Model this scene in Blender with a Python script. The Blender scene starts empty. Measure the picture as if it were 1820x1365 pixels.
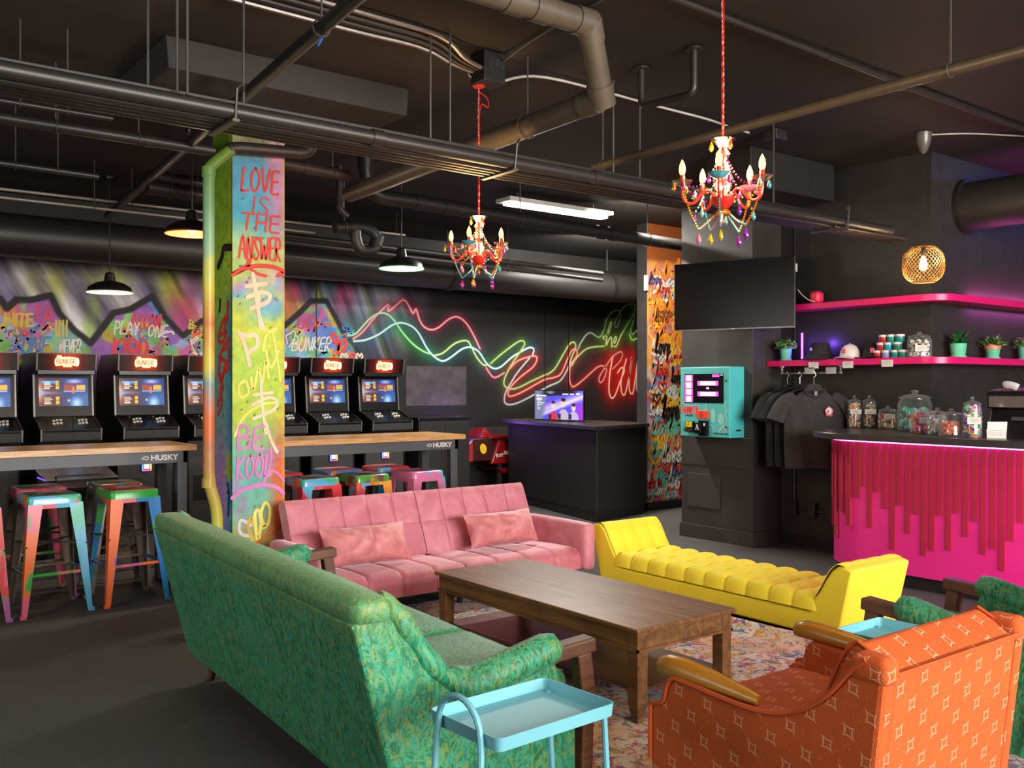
import bpy, bmesh, math, random
import numpy as np
from mathutils import Vector, Matrix, noise as mnoise
random.seed(7)
rng = np.random.RandomState(11)
PI = math.pi
SC = bpy.context.scene
COL = SC.collection
def lin(c):
    return c/12.92 if c <= .04045 else ((c+.055)/1.055)**2.4
def hx(s):
    s = s.lstrip('#')
    return tuple(lin(int(s[i:i+2], 16)/255) for i in (0, 2, 4))

# ---------------------------------------------------------------- camera, world, lights, exposure
CAM_H, YAW, FPX, HORIZON = 1.46, math.atan(1280/1674), 1674.0, 685.0
cam_data = bpy.data.cameras.new('camera'); cam = bpy.data.objects.new('camera', cam_data); COL.objects.link(cam)
cam.location = (0, 0, CAM_H); cam.rotation_euler = (PI/2, 0, -YAW)
cam_data.sensor_width = 36; cam_data.lens = FPX/1820*36
cam_data.shift_y = (HORIZON-682.5)/1820
cam_data.clip_start = .05; cam_data.clip_end = 100
SC.camera = cam
SC.view_settings.view_transform = 'Standard'; SC.view_settings.look = 'None'
SC.view_settings.gamma = 1; SC.view_settings.use_curve_mapping = False
SC.view_settings.exposure = 0.0
SC.cycles.use_denoising = True
SC.cycles.max_bounces = 6; SC.cycles.diffuse_bounces = 3; SC.cycles.glossy_bounces = 3
SC.cycles.transmission_bounces = 4; SC.cycles.transparent_max_bounces = 12
SC.cycles.sample_clamp_indirect = 4; SC.cycles.caustics_reflective = False; SC.cycles.caustics_refractive = False
world = bpy.data.worlds.new('world'); SC.world = world; world.use_nodes = True
world.node_tree.nodes['Background'].inputs[0].default_value = (.75, .82, 1, 1)
world.node_tree.nodes['Background'].inputs[1].default_value = .12
def area(name, loc, target, sx, sy, power, color=(1, 1, 1), spread=None):
    l = bpy.data.lights.new(name, 'AREA'); l.shape = 'RECTANGLE'; l.size = sx; l.size_y = sy
    l.energy = power; l.color = color
    if spread: l.spread = math.radians(spread)
    o = bpy.data.objects.new(name, l); COL.objects.link(o); o.location = loc
    d = Vector(target)-Vector(loc); o.rotation_euler = d.to_track_quat('-Z', 'Y').to_euler()
    return o
def point(name, loc, power, color=(1, 1, 1), r=.05):
    l = bpy.data.lights.new(name, 'POINT'); l.energy = power; l.color = color; l.shadow_soft_size = r
    o = bpy.data.objects.new(name, l); COL.objects.link(o); o.location = loc
    return o
# daylight through the shop front behind the camera
area('shopfront_daylight', (3.4, -3.9, 2.1), (4.2, 6.0, 1.1), 6.0, 2.2, 1020, (1, .97, .93))
area('west_fill', (-2.85, 4.6, 1.9), (3.0, 5.6, 1.0), 3.2, 1.7, 105, (1, .97, .94))  # fill light added from the left; the wall behind it is solid
area('overhead_fill', (1.7, .7, 3.32), (1.9, 1.2, 0), 3.0, 3.0, 85, (1, .95, .88))  # out-of-view fill added overhead to brighten floor, seats and table tops
area('love_wall_fill', (6.9, 6.55, 3.22), (8.3, 7.75, 1.5), .9, .12, 70, (1, .93, .82))  # unseen light added under the ceiling to brighten the love wall
area('neon_wall_fill', (8.4, 8.5, 3.2), (9.3, 10.35, 1.9), 1.6, .12, 75, (1, .95, .88))  # hidden light added behind the partition to brighten the neon painting

# ---------------------------------------------------------------- materials
MATS = {}
def newmat(name):
    m = bpy.data.materials.new(name); m.use_nodes = True
    nt = m.node_tree; b = nt.nodes['Principled BSDF']
    return m, nt, b
def tex_coord(nt, kind='Object', scale=(1, 1, 1), rot=(0, 0, 0)):
    tc = nt.nodes.new('ShaderNodeTexCoord'); mp = nt.nodes.new('ShaderNodeMapping')
    mp.inputs['Scale'].default_value = scale; mp.inputs['Rotation'].default_value = rot
    nt.links.new(tc.outputs[kind], mp.inputs['Vector'])
    return mp.outputs['Vector']
def noise_tex(nt, vec, scale, detail=3, rough=.55, dist=0):
    n = nt.nodes.new('ShaderNodeTexNoise'); n.inputs['Scale'].default_value = scale
    n.inputs['Detail'].default_value = detail; n.inputs['Roughness'].default_value = rough
    n.inputs['Distortion'].default_value = dist
    nt.links.new(vec, n.inputs['Vector']); return n.outputs['Fac']
def ramp(nt, fac, stops, interp='LINEAR'):
    r = nt.nodes.new('ShaderNodeValToRGB'); cr = r.color_ramp; cr.interpolation = interp
    while len(cr.elements) < len(stops): cr.elements.new(.5)
    for e, (p, c) in zip(cr.elements, stops):
        e.position = p; e.color = (*c, 1) if len(c) == 3 else c
    nt.links.new(fac, r.inputs[0]); return r.outputs[0]
def mixc(nt, fac, a, b, mode='MIX'):
    n = nt.nodes.new('ShaderNodeMix'); n.data_type = 'RGBA'; n.blend_type = mode
    for sock, v in ((n.inputs[0], fac), (n.inputs[6], a), (n.inputs[7], b)):
        if isinstance(v, (int, float)): sock.default_value = v
        elif isinstance(v, tuple): sock.default_value = (*v, 1)
        else: nt.links.new(v, sock)
    return n.outputs[2]
def math_n(nt, op, a, b=None):
    n = nt.nodes.new('ShaderNodeMath'); n.operation = op
    for i, v in enumerate((a, b)):
        if v is None: continue
        if isinstance(v, (int, float)): n.inputs[i].default_value = v
        else: nt.links.new(v, n.inputs[i])
    return n.outputs[0]
def bump_to(nt, b, h, strength=.3, dist=.01):
    n = nt.nodes.new('ShaderNodeBump'); n.inputs['Strength'].default_value = strength; n.inputs['Distance'].default_value = dist
    nt.links.new(h, n.inputs['Height']); nt.links.new(n.outputs[0], b.inputs['Normal'])
def pm(name, col, rough=.5, metal=0, var=.15, scale=12, bump=0, bscale=60, emit=0, ecol=None, spec=.5, sheen=0, coat=0, stretch=(1, 1, 1)):
    """plain procedural material: a colour broken up by noise, optional fine relief"""
    if name in MATS: return MATS[name]
    m, nt, b = newmat(name)
    c = hx(col) if isinstance(col, str) else col
    v = tex_coord(nt, 'Object', stretch)
    f = noise_tex(nt, v, scale, 4)
    dark = tuple(x*(1-var) for x in c); light = tuple(min(1, x*(1+var)) for x in c)
    nt.links.new(ramp(nt, f, [(.3, dark), (.7, light)]), b.inputs['Base Color'])
    b.inputs['Roughness'].default_value = rough; b.inputs['Metallic'].default_value = metal
    b.inputs['Specular IOR Level'].default_value = spec
    if sheen:
        b.inputs['Sheen Weight'].default_value = sheen; b.inputs['Sheen Roughness'].default_value = .4
        b.inputs['Sheen Tint'].default_value = (*[min(1, x*1.3+.1) for x in c], 1)
    if coat: b.inputs['Coat Weight'].default_value = coat; b.inputs['Coat Roughness'].default_value = .15
    if bump: bump_to(nt, b, noise_tex(nt, v, bscale, 3), bump, .004)
    if emit:
        e = hx(ecol) if isinstance(ecol, str) else (ecol or c)
        b.inputs['Emission Color'].default_value = (*e, 1); b.inputs['Emission Strength'].default_value = emit
    MATS[name] = m; return m
def vc_mat(name, rough=.75, emit=0, bump=0, bscale=40, spec=.3, dark=0):
    """colour taken from the painted colour attribute 'Col'"""
    if name in MATS: return MATS[name]
    m, nt, b = newmat(name)
    a = nt.nodes.new('ShaderNodeAttribute'); a.attribute_name = 'Col'
    col = a.outputs['Color']
    v = tex_coord(nt)
    f = noise_tex(nt, v, 30, 3)
    col2 = mixc(nt, 1.0, col, ramp(nt, f, [(.3, (.85, .85, .85)), (.7, (1, 1, 1))]), 'MULTIPLY')
    if emit:
        b.inputs['Base Color'].default_value = (.01, .01, .01, 1)
        nt.links.new(col, b.inputs['Emission Color']); b.inputs['Emission Strength'].default_value = emit
    else:
        nt.links.new(col2, b.inputs['Base Color'])
    b.inputs['Roughness'].default_value = rough; b.inputs['Specular IOR Level'].default_value = spec
    if bump: bump_to(nt, b, noise_tex(nt, v, bscale, 3), bump, .004)
    MATS[name] = m; return m
def emat(name, col, strength):
    if name in MATS: return MATS[name]
    return pm(name, col, .5, emit=strength, ecol=col)
def glass_mat(name, tint='#ffffff', clear=.82, rough=.03, edge_shine=0):
    if name in MATS: return MATS[name]
    m = bpy.data.materials.new(name); m.use_nodes = True; nt = m.node_tree; nt.nodes.clear()
    out = nt.nodes.new('ShaderNodeOutputMaterial'); tr = nt.nodes.new('ShaderNodeBsdfTransparent')
    gl = nt.nodes.new('ShaderNodeBsdfGlossy'); fr = nt.nodes.new('ShaderNodeLayerWeight'); mx = nt.nodes.new('ShaderNodeMixShader')
    c = hx(tint); tr.inputs[0].default_value = (*c, 1); gl.inputs['Roughness'].default_value = rough
    fr.inputs[0].default_value = .35
    f2 = math_n(nt, 'MULTIPLY_ADD', fr.outputs['Facing'], .42); f2.node.inputs[2].default_value = 1-clear-.08
    nt.links.new(f2, mx.inputs[0]); nt.links.new(tr.outputs[0], mx.inputs[1]); nt.links.new(gl.outputs[0], mx.inputs[2])
    res = mx.outputs[0]
    if edge_shine:                                        # pale diffuse mix, stronger at the edges, stands in for glass highlights
        df = nt.nodes.new('ShaderNodeBsdfDiffuse'); df.inputs[0].default_value = (.85, .88, .9, 1); m2 = nt.nodes.new('ShaderNodeMixShader')
        nt.links.new(math_n(nt, 'MULTIPLY_ADD', fr.outputs['Facing'], edge_shine*2.2), m2.inputs[0]); m2.inputs[0].links[0].from_node.inputs[2].default_value = edge_shine*.35
        nt.links.new(res, m2.inputs[1]); nt.links.new(df.outputs[0], m2.inputs[2]); res = m2.outputs[0]
    nt.links.new(res, out.inputs[0]); MATS[name] = m; return m
def gem_mat(name, col, glow=0):
    if name in MATS: return MATS[name]
    m, nt, b = newmat(name); c = hx(col)
    v = tex_coord(nt); nt.links.new(ramp(nt, noise_tex(nt, v, 60), [(.3, tuple(x*.7 for x in c)), (.7, c)]), b.inputs['Base Color'])
    b.inputs['Roughness'].default_value = .05; b.inputs['Transmission Weight'].default_value = .45; b.inputs['IOR'].default_value = 1.45
    b.inputs['Coat Weight'].default_value = .5
    MATS[name] = m; return m

# ---------------------------------------------------------------- mesh building
class MB:
    def __init__(s): s.v = []; s.f = []; s.m = []
    def add(s, vs, fs, m=0):
        o = len(s.v); s.v += [tuple(p) for p in vs]; s.f += [tuple(i+o for i in f) for f in fs]; s.m += [m]*len(fs); return s
    def box(s, x0, x1, y0, y1, z0, z1, m=0):
        return s.hexa([(x0, y0, z0), (x1, y0, z0), (x1, y1, z0), (x0, y1, z0)], [(x0, y0, z1), (x1, y0, z1), (x1, y1, z1), (x0, y1, z1)], m)
    def hexa(s, b, t, m=0):
        return s.add(list(b)+list(t), [(3, 2, 1, 0), (4, 5, 6, 7), (0, 1, 5, 4), (1, 2, 6, 5), (2, 3, 7, 6), (3, 0, 4, 7)], m)
    def beam(s, a, b, w, h, up=(0, 0, 1), m=0):
        a, b = Vector(a), Vector(b); d = (b-a).normalized(); u = Vector(up); r = d.cross(u)
        if r.length < 1e-5: r = d.cross(Vector((1, 0, 0)))
        r.normalize(); u = r.cross(d).normalized()
        q = [r*-w/2-u*h/2, r*w/2-u*h/2, r*w/2+u*h/2, r*-w/2+u*h/2]
        return s.hexa([a+p for p in q], [b+p for p in q], m)
    def prism(s, poly, lo, hi, plane='xz', m=0):
        """extrude a 2D polygon; plane gives its axes, lo..hi the range on the third axis"""
        f = {'xz': lambda p, t: (p[0], t, p[1]), 'xy': lambda p, t: (p[0], p[1], t), 'yz': lambda p, t: (t, p[0], p[1])}[plane]
        n = len(poly); vs = [f(p, lo) for p in poly]+[f(p, hi) for p in poly]
        fs = [tuple(range(n-1, -1, -1)), tuple(range(n, 2*n))]+[(i, (i+1) % n, (i+1) % n+n, i+n) for i in range(n)]
        return s.add(vs, fs, m)
    def tube(s, path, r, n=8, closed=False, m=0, flat=1.0):
        P = [Vector(p) for p in path]; k = len(P); R = r if isinstance(r, (list, tuple)) else [r]*k
        T = []
        for i in range(k):
            a = P[(i-1) % k] if (closed or i > 0) else P[i]; b = P[(i+1) % k] if (closed or i < k-1) else P[i]
            d = b-a; T.append(d.normalized() if d.length > 1e-9 else Vector((0, 0, 1)))
        u = T[0].orthogonal().normalized(); vs = []
        for i in range(k):
            u = (u-T[i]*u.dot(T[i])); u = u.normalized() if u.length > 1e-6 else T[i].orthogonal().normalized()
            w = T[i].cross(u)
            for j in range(n):
                a = 2*PI*j/n; vs.append(P[i]+u*math.cos(a)*R[i]+w*math.sin(a)*R[i]*flat)
        fs = []
        for i in range(k if closed else k-1):
            for j in range(n):
                a = i*n+j; b = i*n+(j+1) % n; c = ((i+1) % k)*n+(j+1) % n; d = ((i+1) % k)*n+j
                fs.append((a, b, c, d))
        if not closed: fs += [tuple(range(n-1, -1, -1)), tuple((k-1)*n+j for j in range(n))]
        return s.add(vs, fs, m)
    def lathe(s, prof, c=(0, 0, 0), n=20, m=0, close=True):
        vs = []; k = len(prof)
        for (r, z) in prof:
            for j in range(n): a = 2*PI*j/n; vs.append((c[0]+max(r, 1e-4)*math.cos(a), c[1]+max(r, 1e-4)*math.sin(a), c[2]+z))
        fs = [(i*n+j, i*n+(j+1) % n, (i+1)*n+(j+1) % n, (i+1)*n+j) for i in range(k-1) for j in range(n)]
        if close: fs += [tuple(range(n-1, -1, -1)), tuple((k-1)*n+j for j in range(n))]
        return s.add(vs, fs, m)
    def ball(s, c, r, n=10, m=0, sq=(1, 1, 1)):
        k = n//2+1; vs = []
        prof = [(math.sin(PI*i/(k))*r, -math.cos(PI*i/(k))*r) for i in range(k+1)]
        o = MB().lathe(prof, (0, 0, 0), n)
        return s.add([(c[0]+p[0]*sq[0], c[1]+p[1]*sq[1], c[2]+p[2]*sq[2]) for p in o.v], o.f, m)
    def grid(s, fn, nu, nv, m=0, cu=False, cv=False):
        vs = [fn(i/nu, j/nv) for j in range(nv+(0 if cv else 1)) for i in range(nu+(0 if cu else 1))]
        W = nu+(0 if cu else 1); Hh = nv+(0 if cv else 1)
        fs = [((j % Hh)*W+i % W, (j % Hh)*W+(i+1) % W, ((j+1) % Hh)*W+(i+1) % W, ((j+1) % Hh)*W+i % W) for j in range(nv) for i in range(nu)]
        return s.add(vs, fs, m)
    def soft(s, x0, x1, y0, y1, z0, z1, r=.04, puff=.0, n=10, m=0, fn=None):
        """rounded, slightly puffed upholstery block; fn(p, unit) may push points further"""
        sx, sy, sz = (x1-x0)/2, (y1-y0)/2, (z1-z0)/2; cx, cy, cz = (x0+x1)/2, (y0+y1)/2, (z0+z1)/2
        r = min(r, sx, sy, sz)*.999
        nx, ny, nz = [max(4, int(n*a/max(sx, sy, sz))+3) for a in (sx, sy, sz)]
        def co(t, h):   # parameter -1..1 with more lines near the edge
            return t
        def emit(axis, sgn, na, nb):
            vs = []
            for j in range(nb+1):
                for i in range(na+1):
                    a = -1+2*i/na; b = -1+2*j/nb
                    a = math.copysign(1-(1-abs(a))**1.6, a); b = math.copysign(1-(1-abs(b))**1.6, b)
                    p = [0, 0, 0]; p[axis] = sgn; o = [q for q in range(3) if q != axis]; p[o[0]] = a; p[o[1]] = b
                    q = Vector((p[0]*sx, p[1]*sy, p[2]*sz))
                    cin = Vector((max(-sx+r, min(sx-r, q.x)), max(-sy+r, min(sy-r, q.y)), max(-sz+r, min(sz-r, q.z))))
                    d = q-cin; q = cin+d.normalized()*r if d.length > 1e-9 else q
                    if puff:
                        k = (1-a*a)*(1-b*b); q[axis] += sgn*puff*k
                    q += Vector((cx, cy, cz))
                    if fn: q = Vector(fn(q, p))
                    vs.append(q)
            W = na+1; flip = (sgn < 0) != (axis == 1)
            fs = []
            for j in range(nb):
                for i in range(na):
                    f = (j*W+i, j*W+i+1, (j+1)*W+i+1, (j+1)*W+i); fs.append(f[::-1] if flip else f)
            s.add(vs, fs, m)
        for sg in (-1, 1): emit(0, sg, ny, nz); emit(1, sg, nx, nz); emit(2, sg, nx, ny)
        return s
    def xf(s, M):
        s.v = [tuple(M @ Vector(p)) for p in s.v]; return s
    def build(s, name, mats, parent=None, smooth=False, bevel=0, seg=2, label=None, weld=False, recalc=True, kind=None, loc=None):
        me = bpy.data.meshes.new(name); me.from_pydata([tuple(p) for p in s.v], [], s.f)
        mats = mats if isinstance(mats, (list, tuple)) else [mats]
        for x in mats: me.materials.append(x)
        me.polygons.foreach_set('material_index', s.m)
        if recalc or weld:
            bm = bmesh.new(); bm.from_mesh(me)
            if weld: bmesh.ops.remove_doubles(bm, verts=bm.verts, dist=1e-4)
            if recalc: bmesh.ops.recalc_face_normals(bm, faces=bm.faces)
            bm.to_mesh(me); bm.free()
        uv = me.uv_layers.new(name='UVMap'); n = len(me.loops)
        co = np.empty(len(me.vertices)*3); me.vertices.foreach_get('co', co); co = co.reshape(-1, 3)
        li = np.empty(n, dtype=np.int32); me.loops.foreach_get('vertex_index', li)
        nm = np.empty(len(me.polygons)*3); me.polygons.foreach_get('normal', nm); nm = np.abs(nm.reshape(-1, 3))
        lt = np.empty(len(me.polygons), dtype=np.int32); me.polygons.foreach_get('loop_total', lt)
        ax = np.repeat(np.argmax(nm, axis=1), lt); P = co[li]
        U = np.where(ax == 0, P[:, 1], P[:, 0]); V = np.where(ax == 2, P[:, 1], P[:, 2])
        uv.data.foreach_set('uv', np.stack([U, V], 1).astype(np.float32).ravel())
        if smooth:
            me.polygons.foreach_set('use_smooth', [True]*len(me.polygons)); me.set_sharp_from_angle(angle=math.radians(42))
        me.update()
        o = bpy.data.objects.new(name, me); COL.objects.link(o)
        if parent: o.parent = parent
        if loc: o.location = loc
        if bevel:
            b = o.modifiers.new('bevel', 'BEVEL'); b.width = bevel; b.segments = seg; b.limit_method = 'ANGLE'; b.angle_limit = math.radians(35)
        if label: o['label'] = label
        if kind: o['kind'] = kind
        return o
def tag(o, label, cat, group=None, kind=None):
    o['label'] = label
    if cat: o['category'] = cat
    if group: o['group'] = group
    if kind: o['kind'] = kind
    return o
def thing(name, label, cat, loc=(0, 0, 0), rz=0, group=None):
    o = bpy.data.objects.new(name, None); COL.objects.link(o); o.location = loc; o.rotation_euler = (0, 0, rz); o.empty_display_size = .1
    return tag(o, label, cat, group)
def structure(o, label=None):
    o['kind'] = 'structure'
    if label: o['label'] = label
    return o
def dup(root, loc, rz=None, label=None):
    r = root.copy(); COL.objects.link(r); r.location = loc
    if rz is not None: r.rotation_euler = (0, 0, rz)
    if label: r['label'] = label
    for ch in list(root.children):
        c = ch.copy(); COL.objects.link(c); c.parent = r
        for g in ch.children:
            d = g.copy(); COL.objects.link(d); d.parent = c
    return r
def smooth_path(pts, k=6, closed=False):
    """Catmull-Rom through the points (2D or 3D tuples)"""
    P = [np.array(p, float) for p in pts]; n = len(P); out = []
    for i in range(n if closed else n-1):
        p0 = P[(i-1) % n] if (closed or i > 0) else P[i]; p1 = P[i]; p2 = P[(i+1) % n]; p3 = P[(i+2) % n] if (closed or i < n-2) else p2
        for j in range(k):
            t = j/k; out.append(tuple(.5*((2*p1)+(-p0+p2)*t+(2*p0-5*p1+4*p2-p3)*t*t+(-p0+3*p1-3*p2+p3)*t**3)))
    if not closed: out.append(tuple(P[-1]))
    return out
RIB = [0]
def ribbon(mb, pts, w, fr, off=0, m=0, k=5, smooth=True):
    """flat painted stroke; fr = (origin, ux, uy, normal); pts in that frame"""
    if smooth and len(pts) > 2: pts = smooth_path(pts, k)
    RIB[0] += 1; off = off+(RIB[0] % 45)*3e-5      # every stroke lies in a layer of its own
    O, ux, uy, nn = [Vector(a) for a in fr]
    P = [Vector((p[0], p[1])) for p in pts]; vs = []; n = len(P)
    for i in range(n):
        d = P[min(n-1, i+1)]-P[max(0, i-1)]
        d = d.normalized() if d.length > 1e-9 else Vector((1, 0)); q = Vector((-d.y, d.x))*w/2
        for sgn in (1, -1): c = P[i]+q*sgn; vs.append(O+ux*c.x+uy*c.y+nn*off)
    fs = [(2*i, 2*i+1, 2*i+3, 2*i+2) for i in range(n-1)]
    mb.add(vs, fs, m)
    for i, sg in ((0, -1), (n-1, 1)):
        d = (P[1]-P[0]) if i == 0 else (P[-1]-P[-2]); d = d.normalized() if d.length > 1e-9 else Vector((1, 0)); q = Vector((-d.y, d.x))
        ring = [P[i]+q*w/2*math.cos(a)+d*sg*w/2*math.sin(a) for a in [PI*t/5 for t in range(6)]]
        mb.add([O+ux*c.x+uy*c.y+nn*(off+1.2e-5) for c in ring], [tuple(range(6))], m)
def paint_grid(name, O, ux, uy, nu, nv, cols, mat, parent=None, nn=None):
    """flat grid whose points carry painted sRGB colours cols[(nv+1),(nu+1),3]"""
    O, ux, uy = Vector(O), Vector(ux), Vector(uy)
    I, J = np.meshgrid(np.arange(nu+1)/nu, np.arange(nv+1)/nv)
    pts = np.array(O)[None, None]+I[..., None]*np.array(ux)+J[..., None]*np.array(uy)
    W = nu+1; a = (np.arange(nv)[:, None]*W+np.arange(nu)[None]).ravel()
    F = np.stack([a, a+1, a+W+1, a+W], 1)
    me = bpy.data.meshes.new(name); me.from_pydata(pts.reshape(-1, 3).tolist(), [], F.tolist())
    c = np.clip(cols, 0, 1); c = np.where(c <= .04045, c/12.92, ((c+.055)/1.055)**2.4)
    at = me.color_attributes.new('Col', 'FLOAT_COLOR', 'POINT')
    at.data.foreach_set('color', np.concatenate([c.reshape(-1, 3), np.ones((c.size//3, 1))], 1).astype(np.float32).ravel())
    me.materials.append(mat); o = bpy.data.objects.new(name, me); COL.objects.link(o)
    if parent: o.parent = parent
    return o
def fnoise(X, Y, s, seed=0, oct=3):
    """smooth value noise on arrays, 0..1"""
    out = np.zeros_like(X, float); amp = 1; tot = 0
    for o in range(oct):
        r = np.random.RandomState(seed*13+o); g = r.rand(64, 64); x = X*s*2**o; y = Y*s*2**o
        xi = np.floor(x).astype(int); yi = np.floor(y).astype(int); fx = x-xi; fy = y-yi; fx = fx*fx*(3-2*fx); fy = fy*fy*(3-2*fy)
        q = lambda i, j: g[(yi+j) % 64, (xi+i) % 64]
        out += amp*((q(0, 0)*(1-fx)+q(1, 0)*fx)*(1-fy)+(q(0, 1)*(1-fx)+q(1, 1)*fx)*fy); tot += amp; amp *= .5
    return out/tot
def rgb(s): s = s.lstrip('#'); return np.array([int(s[i:i+2], 16)/255 for i in (0, 2, 4)])
def over(base, col, a): return base*(1-a[..., None])+np.asarray(col)*a[..., None]
def dist_poly(X, Y, pts, k=4):
    """distance of array points to a smoothed polyline"""
    P = np.array(smooth_path(pts, k)) if len(pts) > 2 else np.array(pts, float)
    D = np.full(X.shape, 1e9)
    for (x0, y0), (x1, y1) in zip(P[:-1], P[1:]):
        dx, dy = x1-x0, y1-y0; L = dx*dx+dy*dy+1e-12; t = np.clip(((X-x0)*dx+(Y-y0)*dy)/L, 0, 1)
        D = np.minimum(D, np.hypot(X-x0-t*dx, Y-y0-t*dy))
    return D
def inside(X, Y, poly):
    r = np.zeros(X.shape, bool); n = len(poly)
    for i in range(n):
        x0, y0 = poly[i]; x1, y1 = poly[(i+1) % n]
        if y0 == y1: continue
        c = ((y0 > Y) != (y1 > Y)) & (X < (x1-x0)*(Y-y0)/(y1-y0)+x0); r ^= c
    return r
# stroke letters, unit height, used for hand-painted words
GL = {
 'A': (.8, [[(0, 0), (.38, 1), (.75, 0)], [(.15, .38), (.62, .38)]]), 'B': (.7, [[(.05, 0), (.05, 1), (.45, .95), (.5, .62), (.1, .52)], [(.1, .52), (.62, .42), (.55, .05), (.05, 0)]]),
 'C': (.65, [[(.6, .85), (.3, 1), (.03, .6), (.1, .12), (.4, 0), (.62, .15)]]), 'D': (.7, [[(.08, 0), (.08, 1), (.5, .85), (.62, .45), (.4, .05), (.08, 0)]]),
 'E': (.6, [[(.55, 1), (.08, .95), (.06, .5), (.08, .04), (.58, 0)], [(.06, .52), (.5, .54)]]), 'F': (.6, [[(.08, 0), (.06, 1), (.55, 1)], [(.06, .52), (.45, .54)]]),
 'G': (.7, [[(.6, .85), (.3, 1), (.03, .55), (.15, .05), (.5, .02), (.62, .4), (.38, .4)]]), 'H': (.7, [[(.05, 0), (.06, 1)], [(.6, 0), (.6, 1)], [(.05, .5), (.6, .52)]]),
 'I': (.25, [[(.1, 0), (.1, 1)]]), 'J': (.5, [[(.42, 1), (.42, .2), (.2, 0), (.02, .2)]]), 'K': (.68, [[(.06, 0), (.06, 1)], [(.6, 1), (.08, .45), (.62, 0)]]),
 'L': (.6, [[(.1, 1), (.03, .1), (.08, 0), (.55, .05)]]), 'M': (.9, [[(.03, 0), (.12, 1), (.42, .3), (.72, 1), (.82, 0)]]), 'N': (.72, [[(.05, 0), (.07, 1), (.58, 0), (.62, 1)]]),
 'O': (.72, [[(.33, 1), (.06, .7), (.08, .2), (.33, 0), (.6, .25), (.62, .7), (.33, 1)]]), 'P': (.6, [[(.06, 0), (.06, 1), (.5, .9), (.5, .55), (.08, .48)]]),
 'R': (.68, [[(.06, 0), (.06, 1), (.5, .92), (.5, .6), (.1, .5), (.6, 0)]]), 'S': (.62, [[(.55, .88), (.3, 1), (.08, .78), (.3, .52), (.55, .25), (.3, 0), (.03, .12)]]),
 'T': (.7, [[(0, 1), (.65, .97)], [(.33, 1), (.3, 0)]]), 'U': (.7, [[(.05, 1), (.06, .2), (.3, 0), (.58, .2), (.6, 1)]]), 'V': (.68, [[(.02, 1), (.3, 0), (.62, 1)]]),
 'W': (1, [[(.02, 1), (.22, 0), (.46, .7), (.7, 0), (.93, 1)]]), 'X': (.65, [[(.03, 1), (.58, 0)], [(.58, 1), (.03, 0)]]), 'Y': (.65, [[(.02, 1), (.3, .5)], [(.6, 1), (.3, .5), (.22, 0)]]),
 'Z': (.65, [[(.05, 1), (.58, .98), (.03, .03), (.6, 0)]]), '0': (.62, [[(.3, 1), (.05, .7), (.08, .2), (.3, 0), (.52, .25), (.54, .7), (.3, 1)]]), '2': (.6, [[(.05, .8), (.3, 1), (.52, .75), (.05, .02), (.58, .03)]]),
 '$': (.62, [[(.55, .85), (.3, .95), (.08, .74), (.3, .5), (.55, .27), (.3, .05), (.03, .15)], [(.33, 1.15), (.27, -.15)]]), ' ': (.4, []),
 'l': (.34, [[(.0, .1), (.2, .55), (.26, .95), (.15, .98), (.12, .3), (.2, .02), (.34, .12)]]), 'o': (.42, [[(.2, .5), (.04, .3), (.12, .03), (.3, .1), (.32, .4), (.2, .5), (.42, .42)]]),
 'v': (.4, [[(.02, .48), (.14, .02), (.32, .5), (.42, .44)]]), 'e': (.42, [[(.04, .22), (.3, .3), (.28, .5), (.1, .45), (.06, .12), (.24, .0), (.46, .16)]]),
}
def word(mb, txt, O2, h, w, fr, off=0, m=0, slant=0, squash=1.0, jit=0, rise=0):
    x = O2[0]; y = O2[1]
    for ch in txt:
        adv, st = GL[ch]; jy = random.uniform(-jit, jit)*h
        for s_ in st:
            ribbon(mb, [(x+(p[0]*squash+p[1]*slant)*h, y+jy+p[1]*h) for p in s_], w, fr, off, m)
        x += (adv*squash+.1)*h; y += rise*h
    return x
def text_obj(name, txt, size, mat, loc, rot, parent=None, depth=.001, align='CENTER', bold=0, sx=1.0):
    cu = bpy.data.curves.new(name, 'FONT'); cu.body = txt; cu.size = size; cu.align_x = align; cu.align_y = 'CENTER'; cu.extrude = depth; cu.offset = bold
    t = bpy.data.objects.new('tmp_text', cu); COL.objects.link(t)
    dg = bpy.context.evaluated_depsgraph_get(); me = bpy.data.meshes.new_from_object(t.evaluated_get(dg)); me.name = name
    bpy.data.objects.remove(t); bpy.data.curves.remove(cu)
    me.materials.clear(); me.materials.append(mat)
    o = bpy.data.objects.new(name, me); COL.objects.link(o); o.location = loc; o.rotation_euler = rot; o.scale = (sx, 1, 1)
    if parent: o.parent = parent
    return o
# a point on a plane from a sight line measured in the photograph (used to lay out the flat wall paintings)
SN, CS = math.sin(YAW), math.cos(YAW)
def sight(u, v):
    a = (u-910)/FPX; return (SN+a*CS, CS-a*SN, (HORIZON-v)/FPX)
def on_y(u, v, Y): d = sight(u, v); t = Y/d[1]; return (d[0]*t, CAM_H+d[2]*t)
def on_x(u, v, X): d = sight(u, v); t = X/d[0]; return (d[1]*t, CAM_H+d[2]*t)
def on_z(u, v, Z): d = sight(u, v); t = (Z-CAM_H)/d[2]; return (d[0]*t, d[1]*t)
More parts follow.
